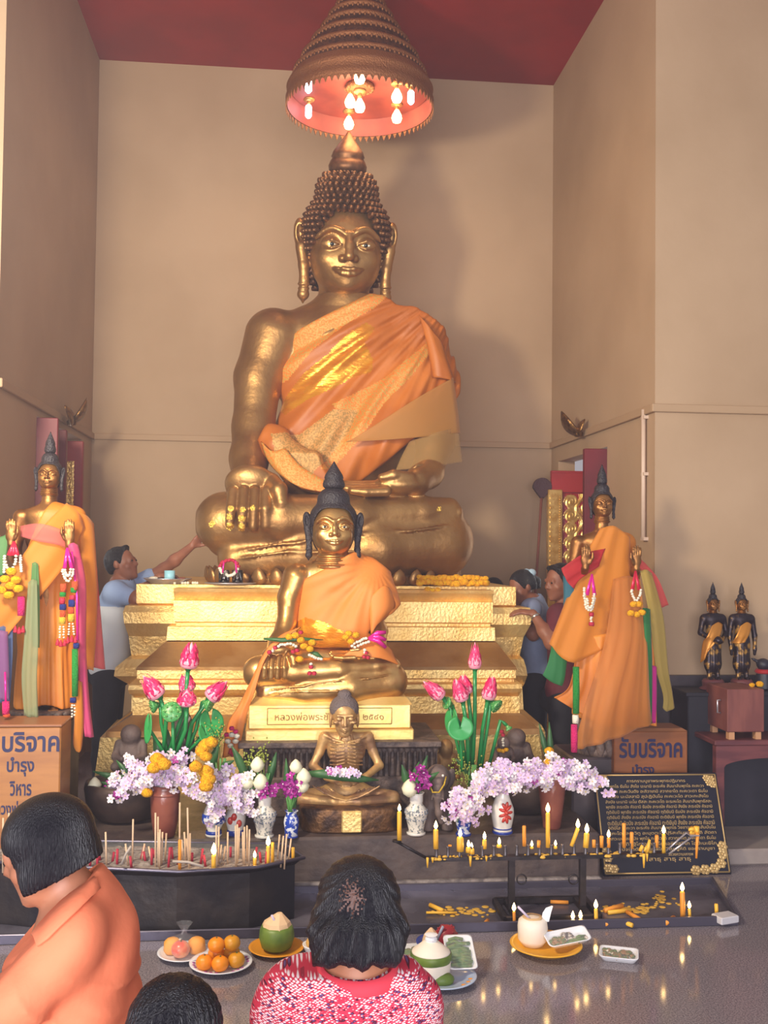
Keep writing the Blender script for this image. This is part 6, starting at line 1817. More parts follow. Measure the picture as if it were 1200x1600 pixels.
# ---- glossy lotus flowers (buds, pods and leaves each on its own stem)
def lotus_bud(label, foot, tip, base, Y, wpx, mid=None, pale=False):
    """base: where the bud meets its stem, tip: top of the bud"""
    k_ = mpp(Y)
    B, T_ = W(*base, Y), W(*tip, Y - .02); Fp = W(*foot, Y + .05)
    root = thing('lotus_flower', label, 'flower', tuple(float(q) for q in Fp))
    b = MB(); m0 = W(*(mid or ((foot[0] + base[0]) / 2, (foot[1] + base[1]) / 2)), Y)
    pts = [Fp, (Fp + m0) / 2 + np.array((.0, 0, .0)), m0, (m0 + B) / 2, B]
    b.tube([tuple(p) for p in pts], [.011, .011, .0105, .010, .011], 10); b.build('stem', m_stem, root)
    ax = T_ - B; L = np.linalg.norm(ax)
    Mq = Matrix.Translation(Vector(B)) @ Vector(ax).to_track_quat('Z', 'Y').to_matrix().to_4x4()
    r = wpx * k_ / 2
    bud = MB()
    bud.lathe([(.3 * r, 0), (.85 * r, .08 * L), (r, .25 * L), (.82 * r, .45 * L), (.5 * r, .66 * L), (.2 * r, .85 * L), (.01 * r, L)], (0, 0, 0), 16, 0, True, Mq)
    o = bud.build('bud', m_lpale, root, 'pale pink bud base')
    pe = MB()
    for ring, (z0, rr, n, ln) in enumerate(((.20, 1.03, 5, .55), (.34, .92, 5, .52), (.5, .72, 4, .46))):
        for i in range(n):
            a = 2 * PI * (i + .5 * ring) / n
            P = [(0, 0, 0), (0, .62 * r * (1 - .2 * ring), .18 * L), (0, -.62 * r * (1 - .2 * ring), .18 * L), (.0, 0, ln * L * .9), (.06 * r, 0, .2 * L)]
            M = Mq @ Matrix.Rotation(a, 4, 'Z') @ Matrix.Translation((rr * r * .93, 0, z0 * L)) @ Matrix.Rotation(-.26 + .05 * ring, 4, 'Y')
            P = [(0, .4 * r, 0), (0, -.4 * r, 0), (.05 * r, -.5 * r, .16 * L), (.05 * r, .5 * r, .16 * L), (.02 * r, -.22 * r, .34 * L), (.02 * r, .22 * r, .34 * L), (0, 0, ln * L)]
            Q = [(x - .05 * r, y, z) for x, y, z in P]
            fs = [(0, 1, 2, 3), (3, 2, 4, 5), (5, 4, 6)]
            pe.add(P + Q, fs + [tuple(7 + j for j in f[::-1]) for f in fs] + [(1, 0, 7, 8), (0, 3, 10, 7), (3, 5, 12, 10), (5, 6, 13, 12), (6, 4, 11, 13), (4, 2, 9, 11), (2, 1, 8, 9)], 0, True, M)
    pe.build('petals', m_lpink, o)
    cal = MB(); cal.lathe([(.011, -.012), (.36 * r, 0), (.7 * r, .05 * L), (.8 * r, .09 * L), (.5 * r, .07 * L)], (0, 0, 0), 14, 0, True, Mq); cal.build('calyx', m_stem, root)
    return root
def lotus_pod(label, foot, top, Y, wpx, tilt=(0, -.7, .7), mid=None):
    Fp, T_ = W(*foot, Y + .05), W(*top, Y); k_ = mpp(Y); r = wpx * k_ / 2
    root = thing('lotus_pod', label, 'flower', tuple(float(q) for q in Fp))
    b = MB(); m0 = W(*(mid or ((foot[0] * .6 + top[0] * .4), (foot[1] + top[1]) / 2)), Y + .02)
    tl = np.array(tilt, float); tl /= np.linalg.norm(tl)
    neck = T_ - tl * r * 1.3
    b.tube([tuple(p) for p in (Fp, (Fp + m0) / 2, m0, (m0 + neck) / 2, neck)], .009, 10); b.build('stem', m_stem, root)
    Mq = Matrix.Translation(Vector(neck)) @ Vector(tl).to_track_quat('Z', 'Y').to_matrix().to_4x4()
    b = MB(); b.lathe([(.008, 0), (.5 * r, .5 * r), (.95 * r, 1.0 * r), (r, 1.2 * r), (.9 * r, 1.3 * r), (.01, 1.36 * r)], (0, 0, 0), 20, 0, True, Mq); o = b.build('pod', m_pod, root)
    b = MB()
    for i in range(9):
        a = 2 * PI * i / 8; q = .6 * r if i < 8 else 0
        b.ball((q * math.cos(a), q * math.sin(a), 1.34 * r), .12 * r, 6, 4, 0, Mq)
    b.build('seeds', m_leaf2, o)
    return root
def lotus_leaf(label, foot, c, Y, wpx, hpx, nrm=(0, -1, .2), mid=None):
    Fp, Cc = W(*foot, Y + .05), W(*c, Y); k_ = mpp(Y)
    root = thing('lotus_leaf', label, 'leaf', tuple(float(q) for q in Fp))
    b = MB(); m0 = W(*(mid or ((foot[0] + c[0]) / 2, (foot[1] + c[1]) / 2)), Y + .03)
    b.tube([tuple(p) for p in (Fp, (Fp + m0) / 2, m0, (m0 + Cc) / 2 + np.array((0, .01, 0)), Cc + np.array((0, .006, 0)))], .008, 8); b.build('stem', m_stem, root)
    n_ = Vector(nrm).normalized(); q = n_.to_track_quat('Z', 'Y').to_matrix().to_4x4()
    rx, ry = wpx * k_ / 2, hpx * k_ / 2
    rows = []
    for i in range(7):
        t = i / 6
        row = []
        for j in range(29):
            a = -PI * .93 + 2 * PI * .93 * j / 28 - PI / 2
            row.append((rx * t * math.cos(a), ry * t * math.sin(a), .10 * rx * t * t + .03 * rx * t * math.sin(3 * a)))
        rows.append(row)
    b = MB(); b.grid(rows, 0, True, .004, Matrix.Translation(Vector(Cc)) @ q); b.build('leaf', mat('lotus_leaf_green', (52, 150, 78), .35), root)
    return root
yl = yv + .10
lotus_bud('tallest pink lotus bud of the left vase group', (262, 1180), (300, 1003), (294, 1045), yl, 30, (288, 1110))
lotus_bud('pink lotus bud behind the tallest stem of the left group', (270, 1180), (290, 1052), (293, 1080), yl + .04, 26, (292, 1120))
lotus_bud('pink lotus bud leaning left at the outside of the left group', (255, 1180), (223, 1055), (250, 1090), yl, 30, (260, 1120), )
lotus_bud('pink lotus bud leaning right beside the hanging orange cloth', (290, 1180), (355, 1064), (326, 1092), yl, 28, (300, 1130))
lotus_bud('small round lotus bud seen end-on at the middle of the left group', (275, 1180), (292, 1078), (292, 1102), yl - .05, 30, (290, 1140))
lotus_pod('round speckled lotus pod facing front in the left group', (272, 1185), (268, 1112), yl - .04, 32, (0, -1, .35))
lotus_pod('green lotus pod nodding to the left in the left group', (262, 1180), (236, 1104), yl, 22, (-.8, -.3, -.2), (252, 1130))
lotus_pod('green lotus pod nodding to the right in the left group', (290, 1180), (330, 1102), yl, 24, (.8, -.3, -.3), (306, 1140))
lotus_leaf('upright narrow lotus leaf at the left edge of the left group', (262, 1185), (232, 1138), yl - .02, 18, 46, (-.75, -.7, .1))
lotus_leaf('round green lotus leaf at the right edge of the left group', (290, 1180), (330, 1130), yl + .03, 40, 46, (.4, -.8, .3))
lotus_leaf('small folded lotus leaf under the right bud of the left group', (286, 1180), (322, 1148), yl - .02, 30, 34, (.6, -.6, .5))
yl2 = yv + .12
lotus_bud('tallest pink lotus bud of the right vase group', (738, 1200), (742, 1003), (742, 1046), yl2, 22, (742, 1120))
lotus_bud('pink lotus bud leaning far left in the right group', (728, 1200), (661, 1064), (692, 1090), yl2, 24, (718, 1130))
lotus_bud('pink lotus bud pair front one in the right group', (732, 1200), (712, 1060), (723, 1096), yl2 - .04, 25, (730, 1140))
lotus_bud('paler pink lotus bud just behind the front bud of the right group', (735, 1200), (722, 1054), (731, 1084), yl2 + .03, 22, (738, 1140))
lotus_bud('pink lotus bud upright on the right side of the right group', (748, 1200), (770, 1056), (762, 1094), yl2, 24, (754, 1140))
lotus_leaf('large round lotus leaf facing front in the right group', (722, 1205), (719, 1138), yl2 - .08, 42, 38, (0, -1, .15))
lotus_leaf('lotus leaf turned edge-on behind the large round leaf', (724, 1205), (706, 1126), yl2 - .02, 30, 40, (-.8, -.5, .1))
lotus_pod('lotus pod tilted left beside the far left bud of the right group', (726, 1200), (697, 1098), yl2, 20, (-.8, -.4, .3), (716, 1140))
lotus_pod('lotus pod nodding down on the right of the right group', (752, 1200), (778, 1105), yl2 - .02, 24, (.6, -.5, -.5), (764, 1120))
lotus_pod('lotus stem bending over at the far right of the right group', (762, 1205), (796, 1140), yl2, 12, (.5, -.2, -.8), (782, 1125))

# ---- little bouquets
def mini_bouquet(label, px, py, Y, buds, mags, leaves, fern=(), seed=0):
    root = bouquet('bouquet', label, W(px, py, Y))
    rs = np.random.default_rng(seed)
    for (x, y, r) in buds:
        c = W(x, y, Y - .03); k_ = mpp(Y)
        b = MB(); b.lathe([(.25 * r * k_, -r * k_), (.8 * r * k_, -.6 * r * k_), (r * k_, 0), (.7 * r * k_, .6 * r * k_), (.25 * r * k_, 1.05 * r * k_), (.001, 1.15 * r * k_)], tuple(c), 14, 0, True, None, 1, 1, True, lambda a, z: .05 * math.cos(a * 5)); o = b.build('lotus_bud', m_bud, root)
        b = MB(); b.tube([tuple(c - np.array((0, 0, r * k_))), tuple((c + W(px, py, Y)) / 2), tuple(W(px, py, Y))], .005, 6); b.build('stem', m_leaf2, o)
    for (x, y) in mags:
        b = MB()
        for i in range(7):
            d = rs.normal(0, 1, 3); d[1] = -abs(d[1]) - .6; d /= np.linalg.norm(d)
            flower(b, W(x + rs.uniform(-10, 10), y + rs.uniform(-12, 12), Y - .05), d, .026, 2, 5, 1, rs)
        b.build('orchid_spray', m_or, root, 'deep magenta orchid blooms')
    for (pts, w) in leaves:
        b = MB(); leaf_blade(b, [W(x, y, Y + dy) for x, y, dy in pts], w); b.build('leaf', m_leaf, root)
    for (x, y) in fern:
        b = MB()
        for i in range(46):
            p = W(x + rs.normal(0, 8), y + rs.normal(0, 11), Y + rs.uniform(-.03, .03)); b.ball(tuple(p), .005, 5, 4)
        b.tube([tuple(W(px, py, Y)), tuple(W(x, y, Y))], .003, 5); b.build('fern_sprig', m_fern, root)
    b = MB()
    for i in range(6): b.tube([tuple(W(px + rs.uniform(-5, 5), py + 14, Y + .0)), tuple(W(px + rs.uniform(-9, 9), py - 30, Y - .01))], .0045, 6)
    b.build('stems', m_leaf2, root)
    return root
mini_bouquet('bouquet of cream lotus buds and fern in the patterned vase left of the blue vase', 413, 1238, yv, [(402, 1195, 11), (386, 1222, 11), (407, 1222, 12)], [(420, 1236)], [([(395, 1250, 0), (385, 1215, -.02), (372, 1185, -.03), (362, 1165, -.03)], .022), ([(415, 1240, 0), (425, 1200, 0), (432, 1175, 0)], .02), ([(405, 1240, 0), (392, 1205, .02), (388, 1180, .02)], .018)], [(390, 1190), (412, 1185), (404, 1178)], 1)
mini_bouquet('bouquet of magenta orchids and cream buds in the little blue vase', 455, 1264, yv - .03, [(462, 1198, 10), (474, 1214, 12), (472, 1228, 11)], [(450, 1222), (458, 1230)], [([(452, 1265, 0), (448, 1220, -.01), (447, 1185, -.01)], .018), ([(460, 1262, 0), (464, 1215, .0), (468, 1190, 0)], .016)], [], 2)
mini_bouquet('bouquet of magenta orchids, one cream bud and green leaves in the vase before the elephant', 650, 1240, yv, [(640, 1232, 13)], [(652, 1212), (658, 1222)], [([(644, 1240, 0), (634, 1215, -.01), (628, 1195, -.02)], .022), ([(652, 1240, 0), (660, 1205, 0), (668, 1180, 0)], .02), ([(656, 1235, 0), (672, 1215, -.02), (686, 1206, -.03)], .018), ([(648, 1230, 0), (650, 1205, .01), (655, 1190, .01)], .016)], [], 3)
mini_bouquet('bouquet of green-stemmed white lotus buds drooping left over the bronze bowl', 215, 1240, ypl(1288) + .12, [(148, 1226, 10)], [(178, 1226)], [([(210, 1240, 0), (180, 1215, -.02), (145, 1205, -.03)], .022), ([(205, 1240, 0), (180, 1228, -.04), (158, 1222, -.05)], .02), ([(212, 1235, 0), (196, 1205, -.02), (182, 1188, -.02)], .02), ([(214, 1235, 0), (200, 1215, -.03), (168, 1212, -.04)], .02), ([(216, 1232, 0), (208, 1205, .0), (200, 1192, .0)], .018), ([(200, 1240, 0), (165, 1235, -.04), (138, 1238, -.05)], .018)], [], 4)
mini_bouquet('pink and white carnations with fern behind the left marigolds', 345, 1215, yv + .12, [], [], [([(330, 1215, 0), (335, 1180, -.02), (342, 1160, -.02)], .02), ([(340, 1215, 0), (352, 1195, -.02), (366, 1188, -.03)], .02), ([(260, 1200, .05), (248, 1170, .05), (240, 1150, .05)], .03), ([(268, 1200, .05), (262, 1165, .06), (262, 1140, .06)], .03)], [(330, 1150), (342, 1145), (318, 1158)], 5)
mini_bouquet('fern sprigs and stems behind the right lotus stems', 735, 1225, yv + .1, [], [], [([(740, 1225, 0), (725, 1200, 0), (712, 1185, 0)], .02), ([(862, 1210, 0), (850, 1160, .02), (842, 1130, .02)], .016), ([(864, 1210, 0), (860, 1160, .02), (858, 1128, .02)], .016)], [(722, 1205), (718, 1195), (742, 1212)], 6)
# hanging pink and white flower garland on the cloth tail
garland('flower_garland', 'pink and white flower garland hanging on the orange cloth tail', 5.36, [('jasmine', m_jas, poms([(362, 1148), (356, 1158), (368, 1158), (360, 1165), (370, 1150)], 5.37, .016)), ('carnation', m_pinkb, poms([(362, 1138), (368, 1143), (354, 1148)], 5.37, .014)), ('tassel', m_redfl, tassel([(360, 1174), (364, 1178)], 5.37, .012))], loc=W(362, 1140, 5.37))

# ---- fasting ascetic figure
m_bronze = mat('gilt_bronze', (214, 172, 112), .45, .5, c2=(150, 114, 86), var_scale=9, var_lo=.38, var_hi=.62, bump=.12, bump_scale=60)
m_ashhair = mat('ash_grey_hair', (104, 92, 92), .7, bump=.6, bump_scale=120)
YA = 5.33
def A_(px, py, dY=0.0): return W(px, py, YA + dY)
fa = thing('fasting_figure', 'emaciated bronze seated ascetic with ribs showing at the centre of the altar', 'statue', tuple(float(q) for q in A_(543, 1250)))
a1 = mpp(YA)
AF = Field(A_(462, 1265, 0) * V3((1, 0, 1)) + V3((0, YA - .26, 0)), A_(630, 1078, 0) * V3((1, 0, 1)) + V3((0, YA + .22, 0)), .0042)
AF.ell(A_(541, 1172, .02), (30 * a1, 17 * a1, 26 * a1), .02)
AF.ell(A_(541, 1205, .03), (21 * a1, 13 * a1, 26 * a1), .03)
AF.ell(A_(541, 1238, .04), (40 * a1, 24 * a1, 20 * a1), .03)
AF.cap(A_(510, 1153, .02), A_(574, 1153, .02), 9 * a1, 9 * a1, .02)
for s_ in (-1, 1):
    AF.limb([(A_(541 + s_ * 4, 1160, -.05), 2.2 * a1), (A_(541 + s_ * 20, 1156, -.035), 2.4 * a1), (A_(541 + s_ * 34, 1148, .0), 2.6 * a1)], .008)   # collar bone
    for i in range(7):
        y = 1161 + i * 5.2
        AF.limb([(A_(541 + s_ * 2.5, y, -.066 + i * .004), 1.35 * a1), (A_(541 + s_ * 14, y + 1 + i * .3, -.058 + i * .004), 1.5 * a1), (A_(541 + s_ * 25, y - 1 + i * .6, -.02 + i * .003), 1.5 * a1)], .004)
    AF.limb([(A_(541 + s_ * 34, 1153, .02), 9.5 * a1), (A_(541 + s_ * 42, 1175, .02), 7 * a1), (A_(541 + s_ * 52, 1196, .0), 6.2 * a1), (A_(541 + s_ * 30, 1214, -.10), 5.2 * a1), (A_(541 + s_ * 12, 1222, -.14), 4.6 * a1)], .012)
    AF.ell(A_(541 + s_ * 6, 1224, -.15), (11 * a1, 7 * a1, 4 * a1), .01)
    for i in range(4): AF.limb([(A_(541 + s_ * 8, 1222 + i * 2.0, -.165 - .004 * i), 1.5 * a1), (A_(541 - s_ * 6, 1223 + i * 2.0, -.175 - .004 * i), 1.2 * a1)], .003)
    AF.limb([(A_(541 + s_ * 25, 1242, .03), 15 * a1), (A_(541 + s_ * 74, 1246, -.06), 10.5 * a1)], .02)
    AF.limb([(A_(541 + s_ * 70, 1249, -.07), 9 * a1), (A_(541 + s_ * 20, 1252, -.13), 7 * a1), (A_(541 - s_ * 18, 1252, -.12), 6 * a1)], .015)
    AF.cap(A_(541 + s_ * 6, 1140, .0), A_(541 + s_ * 10, 1158, -.03), 1.8 * a1, 1.8 * a1, .006)
for i in range(5):
    pts = [(A_(541 + (j - 3) * (7 + 2.6 * i), 1252 - .34 * (9 - (j - 3) ** 2) * 0 - 4.6 * abs(j - 3) ** 1.6 * (.45 + .1 * i) + i * 1.2 - 6, -.135 - .008 * i), 1.3 * a1) for j in range(7)]
    AF.limb(pts, .005)
AF.cap(A_(540, 1140, .01), A_(541, 1160, .02), 8 * a1, 10 * a1, .012)
Ra = euler3(math.radians(6), 0, 0)
hc = A_(538, 1119, -.01); hh = 64 * a1
AF.xf(Ra, hc, hh)
AF.ell((0, .05, .10), (.325, .38, .34), .05); AF.ell((0, -.10, -.16), (.23, .26, .30), .05); AF.ell((0, -.20, -.36), (.15, .15, .11), .05)
AF.cap((-.17, -.325, .09), (.17, -.325, .09), .04, .04, .03)
for s_ in (-1, 1):
    AF.ell((s_ * .14, -.42, .01), (.11, .12, .075), .03, op='s'); AF.ell((s_ * .14, -.29, .01), (.075, .07, .05), .01)
    AF.ell((s_ * .21, -.24, -.08), (.09, .10, .05), .03); AF.ell((s_ * .21, -.32, -.22), (.07, .1, .11), .04, op='s')
    AF.ell((s_ * .33, .04, -.08), (.04, .08, .22), .02)
    AF.ell((s_ * .055, -.39, -.13), (.04, .04, .03), .02)
    AF.limb([((0, -.375, -.245), .026), ((s_ * .11, -.31, -.225), .016)], .01); AF.limb([((0, -.365, -.29), .028), ((s_ * .10, -.31, -.26), .016)], .01)
AF.limb([((0, -.34, .08), .03), ((0, -.44, -.11), .046)], .02)
AF.xf()
AF.build('body', m_bronze, fa)
KA = Field(hc - .17, hc + .20, .0036)
KA.xf(Ra, hc, hh); KA.ell((0, .09, .16), (.355, .40, .335), .04); KA.ell((0, .08, .50), (.17, .17, .13), .03); KA.xf()
X, Y, Z = KA.full(); L = (np.stack([X - hc[0], Y - hc[1], Z - hc[2]], -1) / hh) @ Ra
KA.d = (np.maximum(KA.d, np.maximum(-(L[..., 1] + .235 + .25 * (L[..., 2] - .25)), -(L[..., 2] + .10)) * hh) + .0022 * np.sin(X * 330) * np.sin(Z * 330) * np.sin(Y * 330)).astype(np.float32)
KA.build('hair', m_ashhair, fa)
b = MB()
xa, xb = A_(469, 1280)[0], A_(622, 1280)[0]; zt_ = A_(545, 1256, -.12)[2]
n = 40; rings = []
for (zz, g) in ((ZP, 0), (ZP + .01, .004), (ZP + (zt_ - ZP) * .45, -.002), (zt_ - .012, .012), (zt_, .004)):
    ring = []
    for i in range(n):
        a = 2 * PI * i / n
        ca, sa = math.cos(a), math.sin(a)
        ex = (xb - xa) / 2 + g; ey = .20 + g
        q = (abs(ca) ** 4 + abs(sa) ** 4) ** -.25
        w_ = 1 + .025 * math.sin(a * 20)
        ring.append(((xa + xb) / 2 + ex * ca * q * w_, YA - .02 + ey * sa * q * w_, zz))
    rings.append(ring)
b.loft(rings); b.build('draped_base', mat('worn_gilt_base', (122, 88, 60), .5, .7, c2=(74, 56, 50), var_scale=14, var_lo=.45, var_hi=.62, bump=.4, bump_scale=40), fa)
b = MB(); c_ = A_(545, 1282, -.235); b.box((c_[0] + .015, c_[1] + .006, (ZP + zt_) / 2), (.10, .02, (zt_ - ZP) * .88), bev=.006); b.build('gold_front_panel', m_gold_leaf, fa)
# leaf and flowers laid across its lap
o_ = thing('flower_offering', 'long green leaf with lilac flowers laid across the fasting figure\'s lap', 'offering', tuple(float(q) for q in A_(538, 1214, -.2)))
b = MB(); leaf_blade(b, [A_(478, 1209, -.20), A_(505, 1209, -.21), A_(535, 1213, -.215), A_(565, 1217, -.21), A_(592, 1219, -.19)], .024, 0, .15); b.build('leaf', m_leaf, o_)
rs = np.random.default_rng(5); b = MB()
for i in range(26): flower(b, A_(512 + i * 1.9, 1206 + .12 * i + rs.uniform(-7, 3), -.215 + rs.uniform(-.02, .02)), (rs.normal(0, .5), -1, .5), .019, int(rs.choice(3, p=(.5, .38, .12))), 5, 3, rs)
b.build('orchid_blooms', m_or, o_)

# ---- garlands in the small seated statue's lap
Yg = 5.44
garland('flower_garland', 'yellow marigold and jasmine garland over the small statue\'s right arm and hand', Yg, [
    ('leaf', m_leaf, lambda b: [leaf_blade(b, [W(412, 998, Yg), W(440, 1000, Yg), W(470, 998, Yg), W(505, 1000, Yg)], .012), leaf_blade(b, [W(484, 1018, Yg), W(495, 1022, Yg), W(505, 1028, Yg)], .012)]),
    ('marigold', m_mari, poms([(452, 995), (462, 993), (470, 1000), (475, 1010), (484, 1014), (468, 1030), (488, 1004)], Yg, .022)),
    ('jasmine_strand', m_jas, strands([[tuple(W(424, 1018, Yg)), tuple(W(436, 1008, Yg - .01)), tuple(W(452, 1006, Yg - .01)), tuple(W(464, 1010, Yg))], [tuple(W(482, 1022, Yg)), tuple(W(492, 1028, Yg)), tuple(W(504, 1030, Yg))], [tuple(W(486, 1036, Yg - .01)), tuple(W(487, 1044, Yg - .01))]], .010, .013)),
    ('rosebud', m_redfl, poms([(421, 1019), (430, 1012), (458, 1018), (464, 1016), (486, 1042), (484, 1052), (491, 1052), (470, 988)], Yg - .01, .013))], loc=W(462, 1000, Yg))
garland('flower_garland', 'marigold and jasmine garland with a pink ribbon over the small statue\'s left forearm', Yg, [
    ('marigold', m_mari, poms([(540, 996), (548, 1002), (545, 990), (556, 992)], Yg, .021)),
    ('jasmine_strand', m_jas, strands([[tuple(W(548, 1010, Yg)), tuple(W(560, 1002, Yg - .01)), tuple(W(574, 996, Yg))], [tuple(W(552, 1012, Yg)), tuple(W(566, 1006, Yg)), tuple(W(578, 1002, Yg))], [tuple(W(570, 1014, Yg - .02)), tuple(W(571, 1022, Yg - .02))]], .010, .013)),
    ('ribbon', m_ribp, lambda b: [b.tube([tuple(W(576, 998, Yg)), tuple(W(590, 992 + d, Yg - .01)), tuple(W(603, 994 + 2 * d, Yg))], [.008, .013, .009], 8, flat=.4) for d in (-3, 3, 9)]),
    ('rosebud', m_redfl, poms([(569, 1026), (575, 1027), (572, 1020)], Yg - .02, .012))], loc=W(560, 1002, Yg))

# ---- offerings on top of the tiered pedestal
zs = ZSEAT + .001
YT = 6.62 + .12
c = WZ(262, 908, zs + .02); c = W(262, 908, YT)
m_tray = mat('steel_tray', (186, 182, 188), .3, .7)
tr_ = thing('offering_tray', 'round metal tray with small offerings at the left corner of the pedestal top', 'tray', (float(c[0]), YT, zs))
rr = 37 * mpp(YT)
b = MB(); b.lathe([(rr * .7, 0), (rr * .75, .012), (rr * .97, .03), (rr, .036), (rr * .96, .036), (rr * .74, .018), (.001, .016)], (c[0], YT, zs), 36); b.build('dish', m_tray, tr_)
b = MB(); q = W(265, 900, YT - .02); b.lathe([(.030, .018), (.034, .02), (.034, .085), (.031, .085), (.030, .03), (.001, .03)], (q[0], YT - .02, zs), 20); 
cup = tag(b.build('cup', mat('pale_blue_cup', (150, 206, 220), .4)), 'pale blue cup standing on the metal tray', 'cup')
for i, (px, m_, r_, lb) in enumerate(((240, m_jas, .025, 'small heap of white petals on the metal tray'), (250, m_darkstone, .02, 'dark little lump left of the blue cup on the tray'), (284, m_brown, .022, 'brown wrapped parcel right of the blue cup on the tray'))):
    q = W(px, 905, YT); b = MB(); b.ball((q[0], YT, zs + .018 + r_ * .55), (r_ * 1.3, r_, r_ * .6), 12, 8); tag(b.build('offering', m_), lb, 'offering')
b = MB(); rs = np.random.default_rng(9)
for i in range(14): q = W(252 + i * 4.2, 916, 6.64); b.ball((q[0] + rs.uniform(-.01, .01), 6.66 + rs.uniform(-.02, .02), zs + .008), .010, 6, 4)
tag(b.build('petal_scatter', m_jas), 'scattered petals in front of the metal tray', 'petals', kind='stuff')
YT2 = 6.55
c = W(360, 916, YT2)
t2 = thing('silver_tray', 'silver tray under the glasses in front of the lotus seat', 'tray', (float(c[0]), YT2, zs))
b = MB(); b.lathe([(.10, 0), (.13, .006), (.165, .014), (.16, .017), (.12, .01), (.001, .01)], (c[0], YT2, zs), 36, 0, True, None, 1, .6); b.build('dish', m_tray, t2)
m_glass = mat('clear_glass', (240, 244, 246), .03, trans=1.0)
for i, (px, lb) in enumerate(((350, 'left glass of white flowers on the silver tray'), (371, 'right glass of white flowers on the silver tray'))):
    q = W(px, 912, YT2 - .02)
    g_ = thing('flower_glass', lb, 'glass', (float(q[0]), YT2 - .02, zs + .010))
    b = MB(); b.lathe([(.030, 0), (.034, .004), (.036, .085), (.034, .085), (.031, .01), (.001, .008)], (q[0], YT2 - .02, zs + .011), 22); b.build('tumbler', m_glass, g_)
    b = MB()
    for k_ in range(40): b.ball((q[0] + rs.uniform(-.020, .020), YT2 - .02 + rs.uniform(-.020, .020), zs + .028 + rs.uniform(0, .05)), .0085, 6, 4)
    b.build('jasmine_buds', m_jas, g_)
q = W(358, 890, YT2 - .03)
ring = [tuple(q + np.array((.055 * math.cos(2 * PI * i / 28), -.012, .048 * math.sin(2 * PI * i / 28) + .012))) for i in range(29)]
garland('flower_garland', 'ring of red and white flowers standing on the two glasses', YT2, [('jasmine_strand', m_jas, lambda b: strand(b, ring[14:], .013, .013, 3)), ('rosebuds', m_redfl, lambda b: strand(b, ring[:15], .014, .018, 4)), ('ribbon', m_ribp, lambda b: [b.tube([tuple(q + np.array((dx, -.02, .055))), tuple(q + np.array((dx * 1.2, -.03, -.02)))], .006, 6, flat=.4) for dx in (-.032, .04)])], loc=q)
mg = thing('marigold_garland', 'thick yellow marigold garland lying on the right side of the pedestal top', 'garland', tuple(float(v_) for v_ in W(705, 918, 6.58)))
for row, (dy, dz, y0, y1) in enumerate(((-.0, .0, 918, 919), (.05, .004, 916, 917), (.025, .03, 913, 914))):
    b = MB()
    for i in range(17):
        px = 655 + i * 6.4; q = W(px, 918, 6.55 + dy); pompom(b, (q[0], 6.53 + dy + rs.uniform(-.008, .008), zs + .026 + dz + rs.uniform(-.006, .008)), rs.uniform(.021, .029), i + row)
    b.build('marigold_strand', m_mari, mg)
b = MB()
for x, y in ((668, 921), (676, 923), (684, 922)): pompom(b, W(x, y, 6.45), .022, x)
b.build('marigold_strand', m_mari, mg)

# ---- small dark figures among the vases
m_clay = mat('sooty_grey_stone', (112, 94, 88), .65, c2=(84, 70, 68), var_scale=10, bump=.3, bump_scale=40)
YE = yv + .06
ef = thing('elephant_figure', 'dark stone elephant figure with a thin gold chain to the right of the fasting figure', 'statue', (float(W(684, 1300, YE)[0]), YE, ZP))
EF = Field(W(655, 1315, YE) * V3((1, 0, 1)) + V3((0, YE - .14, -.01)), W(716, 1185, YE) * V3((1, 0, 1)) + V3((0, YE + .18, 0)), .0045)
a1 = mpp(YE)
def E_(px, py, dY=0): return W(px, py, YE + dY)
EF.ell(E_(684, 1250, .06), (24 * a1, 26 * a1, 34 * a1), .02); EF.ell(E_(684, 1215, .0), (19 * a1, 18 * a1, 21 * a1), .02)
EF.limb([(E_(684, 1222, -.05), 9 * a1), (E_(684, 1245, -.075), 7 * a1), (E_(686, 1270, -.08), 5.5 * a1), (E_(690, 1284, -.085), 4.5 * a1)], .015)
for s_ in (-1, 1):
    EF.ell(E_(684 + s_ * 20, 1216, .02), (9 * a1, 4 * a1, 16 * a1), .01, rot=(0, s_ * .3, s_ * .5))
    EF.limb([(E_(684 + s_ * 14, 1265, .02), 11 * a1), (E_(684 + s_ * 15, 1296, .0), 8.5 * a1), (E_(684 + s_ * 15, 1302, -.01), 9.5 * a1)], .015)
    EF.limb([(E_(684 + s_ * 7, 1236, -.065), 2.6 * a1), (E_(684 + s_ * 9, 1250, -.10), 1.4 * a1)], .006)
X, Y, Z = EF.full(); EF.d = np.maximum(EF.d, ZP + .001 - Z).astype(np.float32)
EF.build('body', m_clay, ef)
for s_ in (-1, 1):
    b = MB(); b.ball(tuple(E_(684 + s_ * 8, 1212, -.062)), .007, 8, 6); b.build('eye', m_porc, ef)
b = MB(); b.tube([tuple(E_(672, 1228, -.09)), tuple(E_(676, 1238, -.115)), tuple(E_(686, 1238, -.12)), tuple(E_(694, 1226, -.10)), tuple(E_(697, 1214, -.07))], .004, 6); b.build('chain', m_yelb, ef)
